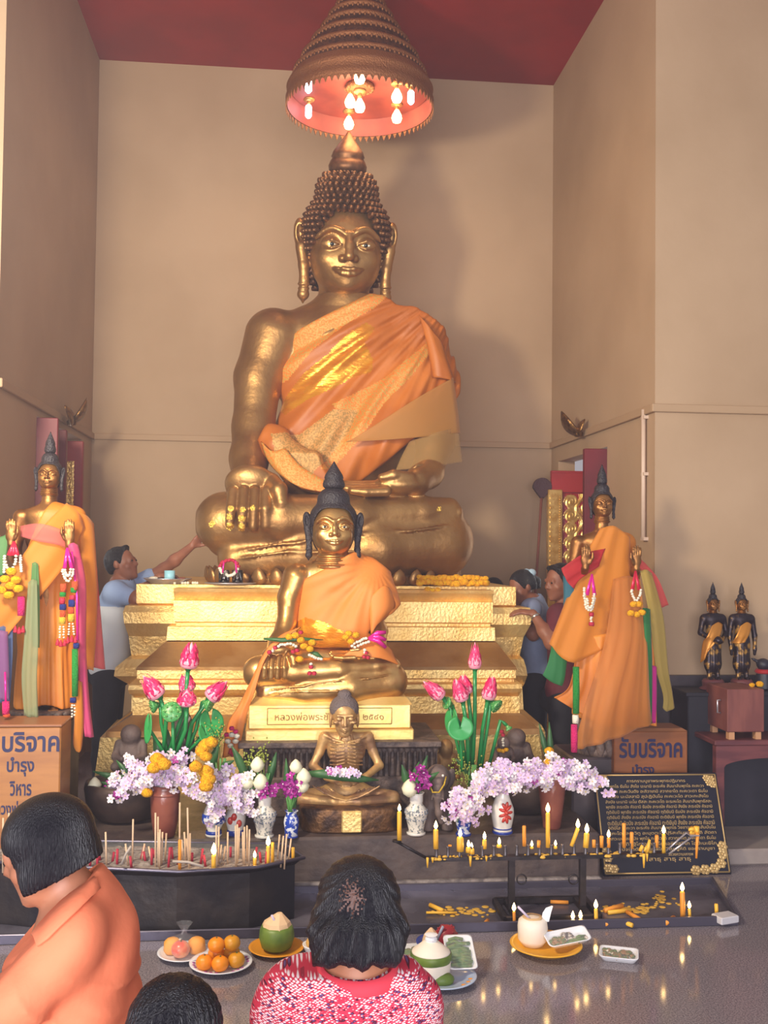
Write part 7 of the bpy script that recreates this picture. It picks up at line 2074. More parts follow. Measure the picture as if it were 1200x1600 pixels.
def squat_figure(name, label, px, py, Y, hpx, wpx, m_, garl=None):
    k_ = mpp(Y); f = W(px, py, Y)
    root = thing(name, label, 'statue', (float(f[0]), Y, float(f[2])))
    Q = Field(f + V3((-wpx * k_, -.16, -.005)), f + V3((wpx * k_, .16, hpx * k_ * 1.1)), .006)
    Q.ell(f + V3((0, .02, hpx * k_ * .30)), (wpx * k_ * .52, wpx * k_ * .42, hpx * k_ * .34), .03)
    Q.ell(f + V3((0, -.01, hpx * k_ * .76)), (wpx * k_ * .34, wpx * k_ * .34, hpx * k_ * .22), .03)
    for s_ in (-1, 1):
        Q.limb([(f + V3((s_ * wpx * k_ * .40, 0, hpx * k_ * .55)), wpx * k_ * .13), (f + V3((s_ * wpx * k_ * .46, -.05, hpx * k_ * .30)), wpx * k_ * .11), (f + V3((s_ * wpx * k_ * .2, -.09, hpx * k_ * .28)), wpx * k_ * .09)], .015)
        Q.limb([(f + V3((s_ * wpx * k_ * .2, 0, hpx * k_ * .12)), wpx * k_ * .2), (f + V3((s_ * wpx * k_ * .42, -.08, hpx * k_ * .1)), wpx * k_ * .16)], .02)
    X, Y_, Z = Q.full(); Q.d = np.maximum(Q.d, f[2] - Z).astype(np.float32)
    Q.build('body', m_, root)
    return root
squat_figure('stone_figure', 'weathered grey stone figure behind the left flowers at the pedestal corner', 204, 1200, 5.72, 68, 46, m_clay)
squat_figure('stone_figure', 'weathered grey stone figure at the right of the lotus stems', 806, 1200, 5.74, 64, 44, m_clay)
squat_figure('stone_figure', 'smaller stone figure wearing a marigold garland beside the right lotus stems', 786, 1200, 5.60, 52, 30, m_clay)
squat_figure('gilt_figure', 'small worn gilt figure between the fluted stand and the right lotus stems', 696, 1215, 5.62, 62, 34, m_gold_top)
garland('flower_garland', 'tiny red, white and marigold garland hanging on the smaller stone figure', 5.5, [('marigold', m_mari, poms([(780, 1172), (786, 1173), (791, 1171)], 5.51, .014)), ('jasmine_strand', m_jas, strands([[tuple(W(786, 1152, 5.50)), tuple(W(786, 1166, 5.50))]], .008, .011)), ('rosebud', m_redfl, poms([(786, 1148), (784, 1143)], 5.50, .012))], loc=W(786, 1150, 5.5))
sp = thing('incense_burner', 'dark carved pointed figure with silver trim behind the left lotus buds', 'statue', tuple(float(q) for q in W(284, 1190, 5.62)))
b = MB(); b.lathe([(.05, 0), (.06, .04), (.07, .12), (.05, .2), (.055, .24), (.03, .30), (.02, .40), (.004, .47)], tuple(W(284, 1200, 5.62)), 14, 0, True, None, 1, 1, True, lambda a, z: .08 * math.sin(a * 6 + z * 60)); b.build('body', m_darkstone, sp)
b = MB(); b.tube([tuple(W(276, 1150, 5.54)), tuple(W(285, 1140, 5.53)), tuple(W(296, 1120, 5.54))], .012, 8, flat=.5); b.tube([tuple(W(290, 1165, 5.54)), tuple(W(284, 1150, 5.53))], .010, 8, flat=.5); b.build('silver_trim', m_tray, sp)

# ---- donation boxes
m_boxL = mat('varnished_wood_box', (166, 112, 60), .4, c2=(148, 96, 52), var_scale=3, stretch=(1, 1, 6)); m_boxR = mat('brown_wood_box', (138, 82, 46), .4, c2=(118, 70, 40), var_scale=3, stretch=(1, 1, 6))
m_boxtop = mat('box_top_wood', (140, 92, 62), .4); m_ink = mat('blue_lettering', (26, 26, 72), .5)
Yb = 4.93
xr = float(W(94, 1200, Yb)[0]); xl = xr - .46; zt_ = float(W(60, 1136, Yb)[2])
db = thing('donation_box', 'varnished wooden donation box with four lines of blue lettering at the left edge', 'box', ((xl + xr) / 2, Yb + .16, 0))
b = MB(); b.box(((xl + xr) / 2, Yb + .12, zt_ / 2 + .0), (xr - xl, .24, zt_), bev=.006); b.build('box_body', m_boxL, db)
b = MB(); b.box(((xl + xr) / 2, Yb + .12, zt_ + .006), (xr - xl + .012, .25, .013), bev=.004); b.build('lid', m_boxtop, db)
def front_text(parent, s, pxc, pyc, Y, w=None, h=None, m_=None, yaw=0):
    M = Matrix.Translation(Vector(W(pxc, pyc, Y))) @ Matrix.Rotation(PI / 2, 4, 'X')
    k_ = mpp(Y)
    return lettering('lettering', s, m_ or m_ink, parent, M, .1, .0012, fit=w * k_ if w else None, fit_h=h * k_ if h else None, bold=.0022)
front_text(db, 'รับบริจาค', 28, 1158, Yb - .001, 122, 33)
front_text(db, 'บำรุง', 32, 1198, Yb - .001, 40, 29)
front_text(db, 'วิหาร', 32, 1232, Yb - .001, 32, 22)
front_text(db, 'หลวงพ่อพระชัย', 32, 1262, Yb - .001, 90, 20)
Yb = 5.42
xl, xr = float(W(960, 1180, Yb)[0]), float(W(1075, 1180, Yb)[0]); zt_ = float(W(1015, 1143, Yb)[2])
db = thing('donation_box', 'brown wooden donation box with one line of blue lettering behind the notice board', 'box', ((xl + xr) / 2, Yb + .16, 0))
b = MB(); b.box(((xl + xr) / 2, Yb + .10, zt_ / 2), (xr - xl, .19, zt_), bev=.005); b.build('box_body', m_boxR, db)
b = MB(); b.loft([[(xl, Yb + .005, zt_), (xr, Yb + .005, zt_), (xr, Yb + .195, zt_), (xl, Yb + .195, zt_)], [(xl + .0, Yb + .03, zt_ + .012), (xr - .02, Yb + .03, zt_ + .012), (xr - .02, Yb + .195, zt_ + .012), (xl, Yb + .195, zt_ + .012)]], True, True, 0, False); b.build('lid', m_boxtop, db)
front_text(db, 'รับบริจาค', 1017, 1168, Yb + .001, 104, 33)
front_text(db, 'บำรุง', 1005, 1204, Yb + .001, 36, 20)
# ================================================================ WAX TRAY, INCENSE TROUGH, CANDLE RACK
ORD = ['first', 'second', 'third', 'fourth', 'fifth', 'sixth', 'seventh', 'eighth', 'ninth', 'tenth', 'eleventh', 'twelfth', 'thirteenth', 'fourteenth', 'fifteenth', 'sixteenth', 'seventeenth', 'eighteenth', 'nineteenth', 'twentieth']
m_soot = mat('sooty_sheet_metal', (34, 32, 40), .5, .3, c2=(62, 54, 52), var_scale=5, var_lo=.45, var_hi=.75, bump=.2, bump_scale=20)
m_traymetal = mat('dark_tray_metal', (104, 100, 114), .25, .2, c2=(74, 70, 82), var_scale=4)
m_rim = mat('worn_tray_rim', (92, 88, 104), .3, .6)
m_ash = mat('incense_ash_sand', (150, 140, 134), .9, c2=(120, 110, 106), var_scale=30, bump=.6, bump_scale=60)
m_wax = mat('yellow_wax', (240, 184, 60), .45, sss=.15); m_wax2 = mat('orange_wax', (232, 150, 50), .5); m_waxd = mat('melted_wax', (214, 168, 64), .5)
m_flame = mat('candle_flame', (255, 220, 150), .5, emit=(255, 206, 130), emit_s=22)
m_wick = mat('wick', (40, 34, 30), .8)
YT0 = float(WZ(600, 1460, 0)[1]); YT1 = YP0 - .05
fl, fr = WZ(-90, 1463, 0), WZ(1166, 1458, 0); br_ = WZ(1097, 1381, 0)
wt = thing('wax_tray', 'long shallow dark metal tray on the floor catching candle wax', 'tray', (float((fl[0] + fr[0]) / 2), (YT0 + YT1) / 2, 0))
cs = [(fl[0], YT0), (fr[0], YT0), (br_[0] + .04, YT1), (fl[0], YT1)]
b = MB(); b.loft([[(x, y, .002) for x, y in cs], [(x, y, .010) for x, y in cs]], True, True, 0, False); b.build('tray_floor', m_traymetal, wt)
b = MB()
def wall(b, p, q, h, th=.014):
    p, q = np.array((*p, 0.)), np.array((*q, 0.)); d = q - p; L = np.linalg.norm(d); a = math.atan2(d[1], d[0]); c = (p + q) / 2
    b.box((c[0], c[1], h / 2), (L + th, th, h), a, 0, .003)
for i in range(4): wall(b, cs[i], cs[(i + 1) % 4], .042)
b.build('tray_rim', m_rim, wt)

# trough
ZR = .285
fpts = [(-90, 1338), (40, 1351), (280, 1362), (400, 1355), (474, 1340)]; bpts = [(442, 1319), (250, 1316), (0, 1312), (-90, 1310)]
rim = [WZ(x, y, ZR) for x, y in fpts + bpts]
ctr = sum(rim) / len(rim)
def inset(P, s, z, shift=0):
    return [(ctr[0] + (p[0] - ctr[0]) * s[0] + shift, ctr[1] + (p[1] - ctr[1]) * s[1], z) for p in P]
tg = thing('incense_trough', 'black sooty metal incense trough with an ash-filled flared rim at the left', 'trough', (float(ctr[0]), float(ctr[1]), .012))
b = MB()
b.loft([inset(rim, (.955, .86), .012), inset(rim, (.955, .86), ZR - .035), inset(rim, (1.0, 1.0), ZR), inset(rim, (.985, .96), ZR), inset(rim, (.94, .84), ZR - .03), inset(rim, (.94, .84), ZR - .06)], True, True, 0, False)
b.build('trough_body', m_soot, tg)
b = MB(); P_ = inset(rim, (1.004, 1.01), ZR); b.tube(P_ + [P_[0]], .008, 6); b.build('rim_edge', m_rim, tg)
b = MB(); b.loft([inset(rim, (.955, .88), ZR - .028), inset(rim, (.955, .88), ZR - .018)], True, True, 0, False)
rs = np.random.default_rng(3)
for i in range(60):
    x = rs.uniform(ctr[0] - .7, ctr[0] + .55); y = ctr[1] + rs.uniform(-.16, .16); b.ball((x, y, ZR - .02), (rs.uniform(.02, .05), rs.uniform(.02, .04), rs.uniform(.005, .014)), 7, 5)
o = b.build('ash_bed', m_ash, tg); o['kind'] = 'stuff'

m_inc = mat('pale_incense_stick', (206, 176, 146), .8); m_incr = mat('red_incense_foot', (168, 40, 62), .7); m_incg = mat('burnt_grey_stick', (170, 158, 148), .9)
def stick_mesh(L, r, m_, name):
    b = MB(); b.tube([(0, 0, 0), (0, 0, L * .5), (0, 0, L)], r, 6); o = b.build(name, m_); return o
def place(o, p, tx=0, ty=0, rz=0, sz=1.0):
    o.location = tuple(float(q) for q in p); o.rotation_euler = (tx, ty, rz); o.scale = (1, 1, sz); WLOC[o.name] = Vector(o.location)
zst = ZR - .03
def in_trough(px, py, Y):
    p = W(px, py, Y); p[2] = zst; return p
proto = None
sticks = [(133, 1288, 1356, 0), (165, 1300, 1350, -3), (208, 1280, 1352, 2), (243, 1270, 1350, 0), (247, 1276, 1352, 0), (250, 1296, 1352, 1), (254, 1300, 1350, 3), (260, 1302, 1352, 4), (247, 1300, 1350, -1), (281, 1254, 1330, 0),
          (293, 1262, 1345, -4), (288, 1300, 1352, -4), (291, 1310, 1353, -5), (297, 1302, 1350, 0), (284, 1312, 1352, -3), (338, 1290, 1358, 0), (342, 1292, 1358, 1), (346, 1320, 1358, 4), (336, 1325, 1358, -3), (352, 1322, 1356, 6),
          (368, 1290, 1350, -1), (371, 1288, 1352, 0), (374, 1294, 1350, 2), (382, 1292, 1352, 1), (386, 1290, 1350, 0), (390, 1296, 1350, 2), (379, 1300, 1350, -2), (437, 1304, 1340, 6), (443, 1306, 1342, 7), (455, 1310, 1342, 8), (448, 1303, 1342, 6), (196, 1318, 1350, -8), (226, 1318, 1352, 9), (5, 1278, 1340, 0), (14, 1270, 1342, 1), (120, 1300, 1350, -3), (356, 1300, 1354, 1), (232, 1322, 1350, -9)]
for i, (px, y0, y1, tl) in enumerate(sticks):
    Yk = 4.58 + .11 * ((i * 7) % 5) / 4
    p = in_trough(px - tl * .6, y1, Yk); q = W(px, y0, Yk)
    L = max(.05, q[2] - p[2])
    if proto is None:
        proto = stick_mesh(.2, .0042, m_inc, 'incense_stick'); o = proto
    else: o = proto.copy(); COL.objects.link(o)
    tag(o, 'pale incense stick standing in the ash of the black trough', 'incense', 'pale incense sticks in the trough')
    place(o, p, 0, math.atan2(q[0] - p[0], L), 0, L / .2)
proto = None
for i, (px, hpx, tl) in enumerate([(140, 36, 1), (157, 30, -3), (175, 24, 2), (183, 34, 0), (206, 26, -2), (219, 30, 4), (228, 24, -3), (237, 34, 0), (263, 40, 1), (270, 26, -2), (300, 20, 0), (313, 32, 2), (322, 26, -3), (360, 24, 0), (398, 28, 2), (408, 24, -2), (415, 30, 1), (426, 22, 0), (150, 22, 5), (277, 28, 3), (152, 40, 0), (243, 22, -3)]):
    Yk = 4.60 + .12 * ((i * 3) % 4) / 3
    p = in_trough(px, 1352, Yk); L = hpx * mpp(Yk) * .85
    if proto is None: proto = stick_mesh(.1, .006, m_incr, 'red_incense'); o = proto
    else: o = proto.copy(); COL.objects.link(o)
    tag(o, 'dark red foot of a burnt-down incense stick in the trough', 'incense', 'red incense feet in the trough')
    place(o, p, 0, tl * .06, 0, L / .1)
for (a_, b_, lb) in (((270, 1346, 4.47), (318, 1354, 4.44), 'pale stick lying across the front rim of the trough'), ((190, 1350, 4.5), (205, 1322, 4.5), 'crooked burnt stick cluster leaning in the trough left of the brown vase')):
    b = MB(); p, q = W(*a_), W(*b_); b.tube([tuple(p), tuple((p + q) / 2 + np.array((0, 0, .008))), tuple(q)], .006, 6); tag(b.build('incense_stick', m_incg), lb, 'incense')

def candle(label, foot, top, Y, wpx, m_=None, lit=True, group=None, flame=15, tilt=None, foot_z=None):
    p, q = W(foot[0], foot[1], Y), W(top[0], top[1], Y)
    if foot_z is not None: p[2] = foot_z
    k_ = mpp(Y); r = wpx * k_ / 2
    root = thing('candle', label, 'candle', tuple(float(v_) for v_ in p), group)
    ax = q - p; L = np.linalg.norm(ax); n = ax / L
    b = MB(); b.tube([tuple(p), tuple(p + ax * .5), tuple(q - n * r * .4), tuple(q)], [r * 1.02, r, r, r * .75], 12); b.build('wax_stick', m_ or m_wax, root)
    b = MB(); b.tube([tuple(q - n * .002), tuple(q + np.array((.0005, 0, .008)))], .0012, 5); b.build('wick', m_wick, root)
    if lit:
        h = flame * k_
        b = MB(); b.lathe([(.001, 0), (h * .17, h * .14), (h * .235, h * .34), (h * .17, h * .62), (h * .07, h * .86), (.0005, h)], tuple(q + np.array((0, 0, .002))), 14); b.build('flame', m_flame, root)
    return root
candle('unlit orange candle standing in the trough in front of the tall brown vase', (281, 1352), (281, 1312), 4.57, 5, m_wax2, False, foot_z=ZR - .03)
candle('lit yellow candle at the right end of the trough', (419, 1350), (419, 1322), 4.60, 6, foot_z=ZR - .03)
candle('unlit yellow candle next to the lit one at the right end of the trough', (426, 1346), (426, 1316), 4.64, 5, m_wax, False, foot_z=ZR - .03)
candle('short yellow candle at the far right corner of the trough', (458, 1342), (458, 1324), 4.66, 5, m_wax, False, foot_z=ZR - .03)
candle('burning candle stump glowing in the middle of the trough', (334, 1350), (334, 1336), 4.58, 7, foot_z=ZR - .03, flame=18)
candle('small burning stump in the trough under the incense bundle', (398, 1350), (398, 1341), 4.60, 6, foot_z=ZR - .03, flame=11)

# ---- candle rack
YR0 = 4.66
m_rack = mat('blackened_iron', (58, 52, 56), .45, .6, c2=(40, 36, 40), var_scale=20)
rk = thing('candle_rack', 'low iron candle rack with a row of sockets standing in the wax tray', 'rack', (float(W(850, 1420, YR0)[0]), YR0, .010))
zb = W(850, 1338, YR0)[2]
xl, xr = W(668, 1340, YR0)[0], W(1040, 1336, YR0)[0]
b = MB(); b.box(((xl + xr) / 2, YR0, zb), (xr - xl, .07, .008), bev=.002); b.box(((xl + xr) / 2, YR0 - .035, zb + .004), (xr - xl, .006, .016)); b.build('shelf', m_rack, rk)
b = MB(); e0 = W(620, 1315, YR0); b.tube([(xl, YR0, zb), tuple(e0)], .007, 8); b.lathe([(.02, 0), (.022, .003), (.02, .007)], tuple(e0), 14); b.build('end_arm', m_rack, rk)
b = MB(); e1 = W(1082, 1303, YR0); b.tube([(xr, YR0 - .02, zb), tuple(e1 + np.array((-.0, -.02, 0)))], .0045, 8); b.tube([(xr, YR0 + .02, zb), tuple(e1 + np.array((-.02, .02, 0.002)))], .0045, 8); b.box(tuple(e1), (.045, .06, .006)); b.build('end_arm', m_tray, rk)
for px in (799, 910):
    x = W(px, 1380, YR0)[0]
    b = MB(); b.box((x, YR0, (zb + .03) / 2), (.028, .028, zb - .03)); b.build('leg', m_rack, rk)
for px, s_ in ((815, 1), (896, -1)):
    c = W(px, 1374, YR0 - .005); b = MB()
    b.tube([(c[0] + .022 * math.cos(a), c[1], c[2] + .022 * math.sin(a)) for a in np.linspace(0, 2 * PI * .98, 20)] , .0035, 6); b.build('scroll_ring', m_rack, rk)
xb0, xb1 = W(781, 1425, YR0)[0], W(925, 1425, YR0)[0]
b = MB()
for yy in (YR0 - .12, YR0 + .12): b.box(((xb0 + xb1) / 2, yy, .026), (xb1 - xb0, .022, .03), bev=.003)
for xx in (xb0, xb1, W(799, 1380, YR0)[0], W(910, 1380, YR0)[0]): b.box((xx, YR0, .026), (.022, .24, .029), bev=.003)
b.build('base_frame', m_rack, rk)
m_soc = mat('grey_socket', (110, 104, 108), .4, .7)
for i in range(20):
    px = 682 + i * 17.9; c = W(px, 1336, YR0)
    b = MB(); b.lathe([(.0085, 0), (.009, .004), (.0075, .008), (.0075, .046), (.0085, .05), (.006, .05), (.006, .03)], (c[0], YR0, zb + .004), 12); b.build('candle_socket', m_soc, rk)
drips = thing('wax_drips', 'lumps and drips of yellow wax hardened along the candle rack shelf', 'wax', (float((xl + xr) / 2), YR0, float(zb)))
b = MB(); rs = np.random.default_rng(12)
for i in range(70):
    x = rs.uniform(xl + .01, xr - .01); r = rs.uniform(.004, .011)
    b.ball((x, YR0 - .03 + rs.uniform(-.01, .05), zb + .006), (r * 1.4, r, r * .7), 7, 5)
o = b.build('wax_lumps', m_waxd, drips); o['kind'] = 'stuff'
for px, y0, y1, w in ((668, 1340, 1356, 2.2), (735, 1338, 1354, 2.4), (760, 1338, 1346, 2), (1006, 1334, 1356, 2.6), (1011, 1334, 1346, 2), (676, 1340, 1348, 2.4)):
    b = MB(); b.tube([tuple(W(px, y0, YR0 - .042)), tuple(W(px, (y0 + y1) / 2, YR0 - .042)), tuple(W(px, y1, YR0 - .042))], [w * .0029, w * .0022, w * .0012], 7); b.build('drip', m_wax, drips)
for px, y0, y1 in ((1003, 1330, 1318), (1009, 1330, 1322), (1013, 1334, 1312)):
    b = MB(); b.tube([tuple(W(px - 3, y0, YR0)), tuple(W(px, (y0 + y1) / 2, YR0)), tuple(W(px + 2, y1, YR0))], [.009, .010, .006], 8); b.build('melted_stub', m_wax, drips)
RC = [(681, 1326, 1296, 8, 1, 13, m_wax), (703, 1322, 1320, 6, 0, 0, m_wax2), (719, 1330, 1308, 11, 1, 13, m_wax), (732, 1332, 1324, 9, 1, 11, m_wax), (737, 1334, 1326, 9, 1, 9, m_wax), (757, 1326, 1312, 7, 1, 12, m_wax), (780, 1324, 1320, 9, 1, 11, m_wax),
      (819, 1322, 1290, 6, 0, 0, m_wax2), (831, 1326, 1323, 6, 1, 9, m_wax), (842, 1324, 1313, 6, 0, 0, m_wax2), (856, 1324, 1270, 7, 1, 15, m_wax), (868, 1326, 1322, 6, 1, 9, m_wax), (893, 1322, 1294, 6, 1, 14, m_wax), (915, 1324, 1302, 9, 1, 15, m_wax), (928, 1324, 1312, 6, 0, 0, m_wax2),
      (940, 1324, 1306, 6, 0, 0, m_wax2), (951, 1324, 1309, 6, 1, 12, m_wax2), (975, 1324, 1286, 6, 0, 0, m_wax2), (987, 1326, 1300, 6, 0, 0, m_wax2), (1026, 1324, 1305, 6, 0, 0, m_wax2), (1037, 1334, 1303, 6, 1, 13, m_wax)]
ORDS = ORD + ['twenty-first']
for i, (px, y1, y0, w, lit, fl_, m_) in enumerate(RC):
    h = y1 - y0; sz = 'tall' if h > 25 else 'short' if h > 8 else 'stump of a'
    col_ = 'yellow' if m_ is m_wax else 'orange'
    dx = 10 if px == 893 else (2 if px == 915 else 0)
    candle(f"{'burning' if lit else 'unlit'} {sz} {col_} candle, {ORDS[i]} from the left along the iron rack", (px, y1), (px + dx, y0), YR0, w, m_, bool(lit), None, fl_ or 10)
candle('tall burning candle on the raised left arm of the iron rack', (624, 1314), (624, 1268), YR0, 7, m_wax, True, flame=11)
mb_ = thing('melted_wax_block', 'clump of half-melted yellow candle on the rack\'s raised right arm', 'wax', tuple(float(v_) for v_ in e1))
b = MB(); b.tube([tuple(W(1082, 1303, YR0)), tuple(W(1081, 1294, YR0)), tuple(W(1080, 1298, YR0 - .01))], .014, 9); b.tube([tuple(W(1089, 1303, YR0)), tuple(W(1088, 1291, YR0))], .013, 9); b.build('wax_lump', m_wax, mb_)
b = MB(); b.tube([tuple(W(1090, 1302, YR0 - .02)), tuple(W(1089, 1320, YR0 - .02)), tuple(W(1088, 1341, YR0 - .02))], [.009, .007, .005], 8); b.build('drip', m_wax2, mb_)
# candles and leftovers standing in the tray
def ty(py): return float(WZ(800, py, .012)[1])
for (px, y1, y0, w, lit, fl_, m_, lb) in ((804, 1448, 1424, 5, 1, 13, m_wax2, 'burning candle standing in the tray left of the white coconut'), (896, 1446, 1437, 6, 1, 13, m_wax, 'left one of two short burning stubs in the tray'), (908, 1446, 1436, 6, 1, 13, m_wax, 'right one of two short burning stubs in the tray'),
        (932, 1447, 1420, 6, 1, 14, m_wax, 'burning candle in the tray right of the two short stubs'), (1067, 1444, 1393, 8, 1, 14, m_wax2, 'tallest burning candle at the right end of the tray'), (1078, 1444, 1420, 5, 1, 12, m_wax, 'shorter burning candle beside the tallest one in the tray'), (1120, 1440, 1412, 6, 0, 0, m_wax, 'unlit leaning candle in the right corner of the tray')):
    candle(lb, (px, y1), (px - 1, y0), ty(y1), w, m_, bool(lit), None, fl_ or 10, foot_z=.011)
for i, (p, q, w, lb) in enumerate((((672, 1414), (692, 1423), 7, 'orange candle piece lying in the tray behind the kneeling woman'), ((860, 1409), (888, 1410), 6, 'orange candle lying behind the rack base in the tray'), ((945, 1423), (972, 1415), 8, 'upper orange candle of the lying heap in the tray'), ((950, 1426), (985, 1422), 7, 'lower yellow candle of the lying heap in the tray'), ((980, 1425), (1002, 1438), 7, 'yellow candle lying slantwise at the right of the heap'),
        ((945, 1444), (963, 1440), 7, 'orange stub lying near the front rim behind the foam tray'), ((970, 1439), (988, 1446), 7, 'second orange stub near the front rim right of the first'), ((1040, 1442), (1053, 1434), 8, 'orange stub lying left of the tallest tray candle'), ((755, 1446), (762, 1438), 6, 'upright orange stub by the front rim left of the coconut'), ((666, 1426), (714, 1426), 4, 'thin yellow candle lying flat in the tray'))):
    P0, Q0 = WZ(*p, .02), WZ(*q, .02); b = MB(); b.tube([tuple(P0), tuple((P0 + Q0) / 2), tuple(Q0)], w * mpp(4.6) / 2, 10); tag(b.build('candle_stub', m_wax2 if i % 3 else m_wax), lb, 'candle')
b = MB(); rs = np.random.default_rng(21)
for cx_, cy_, n, sp in ((735, 1424, 26, 20), (985, 1420, 44, 26), (1040, 1404, 14, 9), (690, 1426, 10, 14), (1055, 1412, 8, 14), (900, 1448, 6, 10)):
    for i in range(n):
        p = WZ(cx_ + rs.normal(0, sp), cy_ + rs.normal(0, 4), .011); r = rs.uniform(.006, .02)
        if YT0 + .03 < p[1] < YT1 - .03: b.ball((p[0], p[1], .012), (r, r, .003), 8, 4)
o = b.build('wax_puddles', m_waxd); tag(o, 'spilled flakes and puddles of yellow wax on the tray floor', 'wax', kind='stuff')
p = WZ(1133, 1440, .012); b = MB(); b.box((p[0], p[1], .028), (.10, .07, .032), .3, 0, .004); tag(b.build('matchbox', mat('grey_white_box', (190, 186, 190), .6)), 'small pale box in the right corner of the wax tray', 'box')

# ================================================================ NOTICE BOARD
m_bd = mat('black_lacquer_board', (22, 22, 38), .3); m_bg = mat('board_gold', (196, 164, 108), .4, .4)
BL, BR, TL_ = W(943, 1371, 5.17), W(1144, 1367, 5.16), W(937, 1208, 5.37)
BL[2] = BR[2] = .002
ux = (BR - BL); bw = np.linalg.norm(ux); ux /= bw
vy = TL_ - BL; vy -= ux * (vy @ ux); bh = np.linalg.norm(vy); vy /= bh
nz = np.cross(ux, vy)
MBd = Matrix(((ux[0], vy[0], nz[0], BL[0]), (ux[1], vy[1], nz[1], BL[1]), (ux[2], vy[2], nz[2], BL[2]), (0, 0, 0, 1)))
bd = thing('notice_board', 'black lacquered board with gold border and many lines of gold writing leaning by the altar', 'board', tuple(float(q) for q in (BL + BR) / 2))
b = MB(); b.box((bw / 2, bh / 2, -.012), (bw, bh, .024), 0, 0, .006, M=MBd); b.build('panel', m_bd, bd)
b = MB()
for (x0, y0, x1, y1) in ((.012, .012, bw - .012, .012), (.012, bh - .012, bw - .012, bh - .012), (.012, .012, .012, bh - .012), (bw - .012, .012, bw - .012, bh - .012)):
    b.tube([(x0, y0, .001), (x1, y1, .001)], .0042, 6, 0, True, 1, True, None, MBd)
b.build('border', m_bg, bd)
def rosettes(pts, r):
    b = MB()
    for k_, (x, y) in enumerate(pts):
        for i in range(6):
            a = 2 * PI * i / 6 + k_; b.ball((x + r * .62 * math.cos(a), y + r * .62 * math.sin(a), .002), (r * .5, r * .42, .003), 7, 4, 0, MBd)
        b.ball((x, y, .003), (r * .3, r * .3, .004), 7, 4, 0, MBd)
    return b
for pts, r in (([(.035, bh - .035), (.06, bh - .03), (.03, bh - .06)], .020), ([(bw - .035, bh - .035), (bw - .062, bh - .03), (bw - .03, bh - .064), (bw - .05, bh - .055)], .020), ([(.03, .04), (.06, .035), (.035, .09), (.03, .12)], .024), ([(bw - .05, .055), (bw - .09, .03), (bw - .14, .025), (bw - .19, .022), (bw - .035, .10), (bw - .03, .14)], .027)):
    rosettes(pts, r).build('corner_ornament', m_bg, bd)
LN = [('การกราบบูชาพระพุทธปฏิมากร', .10), ('พุทโธ ธัมโม สังโฆ นะมามิ อะระหัง สัมมาสัมพุทโธ ภะคะวา', .085), ('พุทธัง ภะคะวันตัง อะภิวาเทมิ สวากขาโต ภะคะวะตา ธัมโม', .06), ('ธัมมัง นะมัสสามิ สุปะฏิปันโน ภะคะวะโต สาวะกะสังโฆ', .06), ('สังฆัง นะมามิ นะโม ตัสสะ ภะคะวะโต อะระหะโต สัมมาสัมพุทธัสสะ', .04),
      ('พุทธัง สะระณัง คัจฉามิ ธัมมัง สะระณัง คัจฉามิ สังฆัง สะระณัง คัจฉามิ', .04), ('ทุติยัมปิ พุทธัง สะระณัง คัจฉามิ ทุติยัมปิ ธัมมัง สะระณัง คัจฉามิ', .04), ('ทุติยัมปิ สังฆัง สะระณัง คัจฉามิ ตะติยัมปิ พุทธัง สะระณัง คัจฉามิ', .04), ('ตะติยัมปิ ธัมมัง สะระณัง คัจฉามิ ตะติยัมปิ สังฆัง สะระณัง คัจฉามิ', .04),
      ('อิติปิโส ภะคะวา อะระหัง สัมมาสัมพุทโธ วิชชาจะระณะสัมปันโน', .04), ('สุคะโต โลกะวิทู อะนุตตะโร ปุริสะทัมมะสาระถิ สัตถา', .04), ('เทวะมะนุสสานัง พุทโธ ภะคะวาติ สวากขาโต ภะคะวะตา ธัมโม', .05), ('สันทิฏฐิโก อะกาลิโก เอหิปัสสิโก โอปะนะยิโก', .08), ('ปัจจัตตัง เวทิตัพโพ วิญญูหีติ ขอกราบบูชา', .10), ('พระพุทธปฏิมากรด้วยความเคารพ', .16), ('สาธุ สาธุ สาธุ', .20)]
for i, (s_, mg_) in enumerate(LN):
    yy = bh - .045 - i * (bh - .11) / 15.4
    wd = (bw * .47 if i == 0 else bw * (1 - 2 * mg_) - .05)
    if i >= 14: wd *= .62
    M = MBd @ Matrix.Translation((bw / 2 + (.02 if i > 11 else 0), yy, .0006))
    lettering('inscription_line', s_, m_bg, bd, M, .03, .0008, fit=wd, fit_h=.023 if i else .021)

# ================================================================ RIGHT CORNER FURNITURE
m_tblack = mat('black_cabinet_wood', (40, 38, 50), .5, c2=(30, 30, 40), var_scale=4); m_tred = mat('dark_red_table_wood', (112, 60, 62), .5, c2=(92, 48, 54), var_scale=5, stretch=(1, 1, 5)); m_tbox = mat('red_brown_box_wood', (128, 74, 66), .5, c2=(112, 62, 58), var_scale=4, stretch=(5, 1, 1)); m_foot = mat('pale_wood_foot', (190, 140, 100), .6)
Yc = YRF - .34
xl, xr = float(W(1076, 1100, Yc)[0]), float(W(1240, 1100, Yc)[0]); zt_ = float(W(1110, 1082, Yc)[2])
cb = thing('cabinet', 'tall black cabinet against the right wall under the two dark gold statues', 'cabinet', ((xl + xr) / 2, Yc + .13, 0))
b = MB(); b.box(((xl + xr) / 2, Yc + .14, zt_ / 2), (xr - xl, .26, zt_), bev=.006); b.build('carcass', m_tblack, cb)
b = MB(); b.box(((xl + xr) / 2, Yc + .135, zt_ - .012), (xr - xl + .03, .272, .024), bev=.004); b.build('top', m_tblack, cb)
Yt = 5.46; zl = float(q0[2])
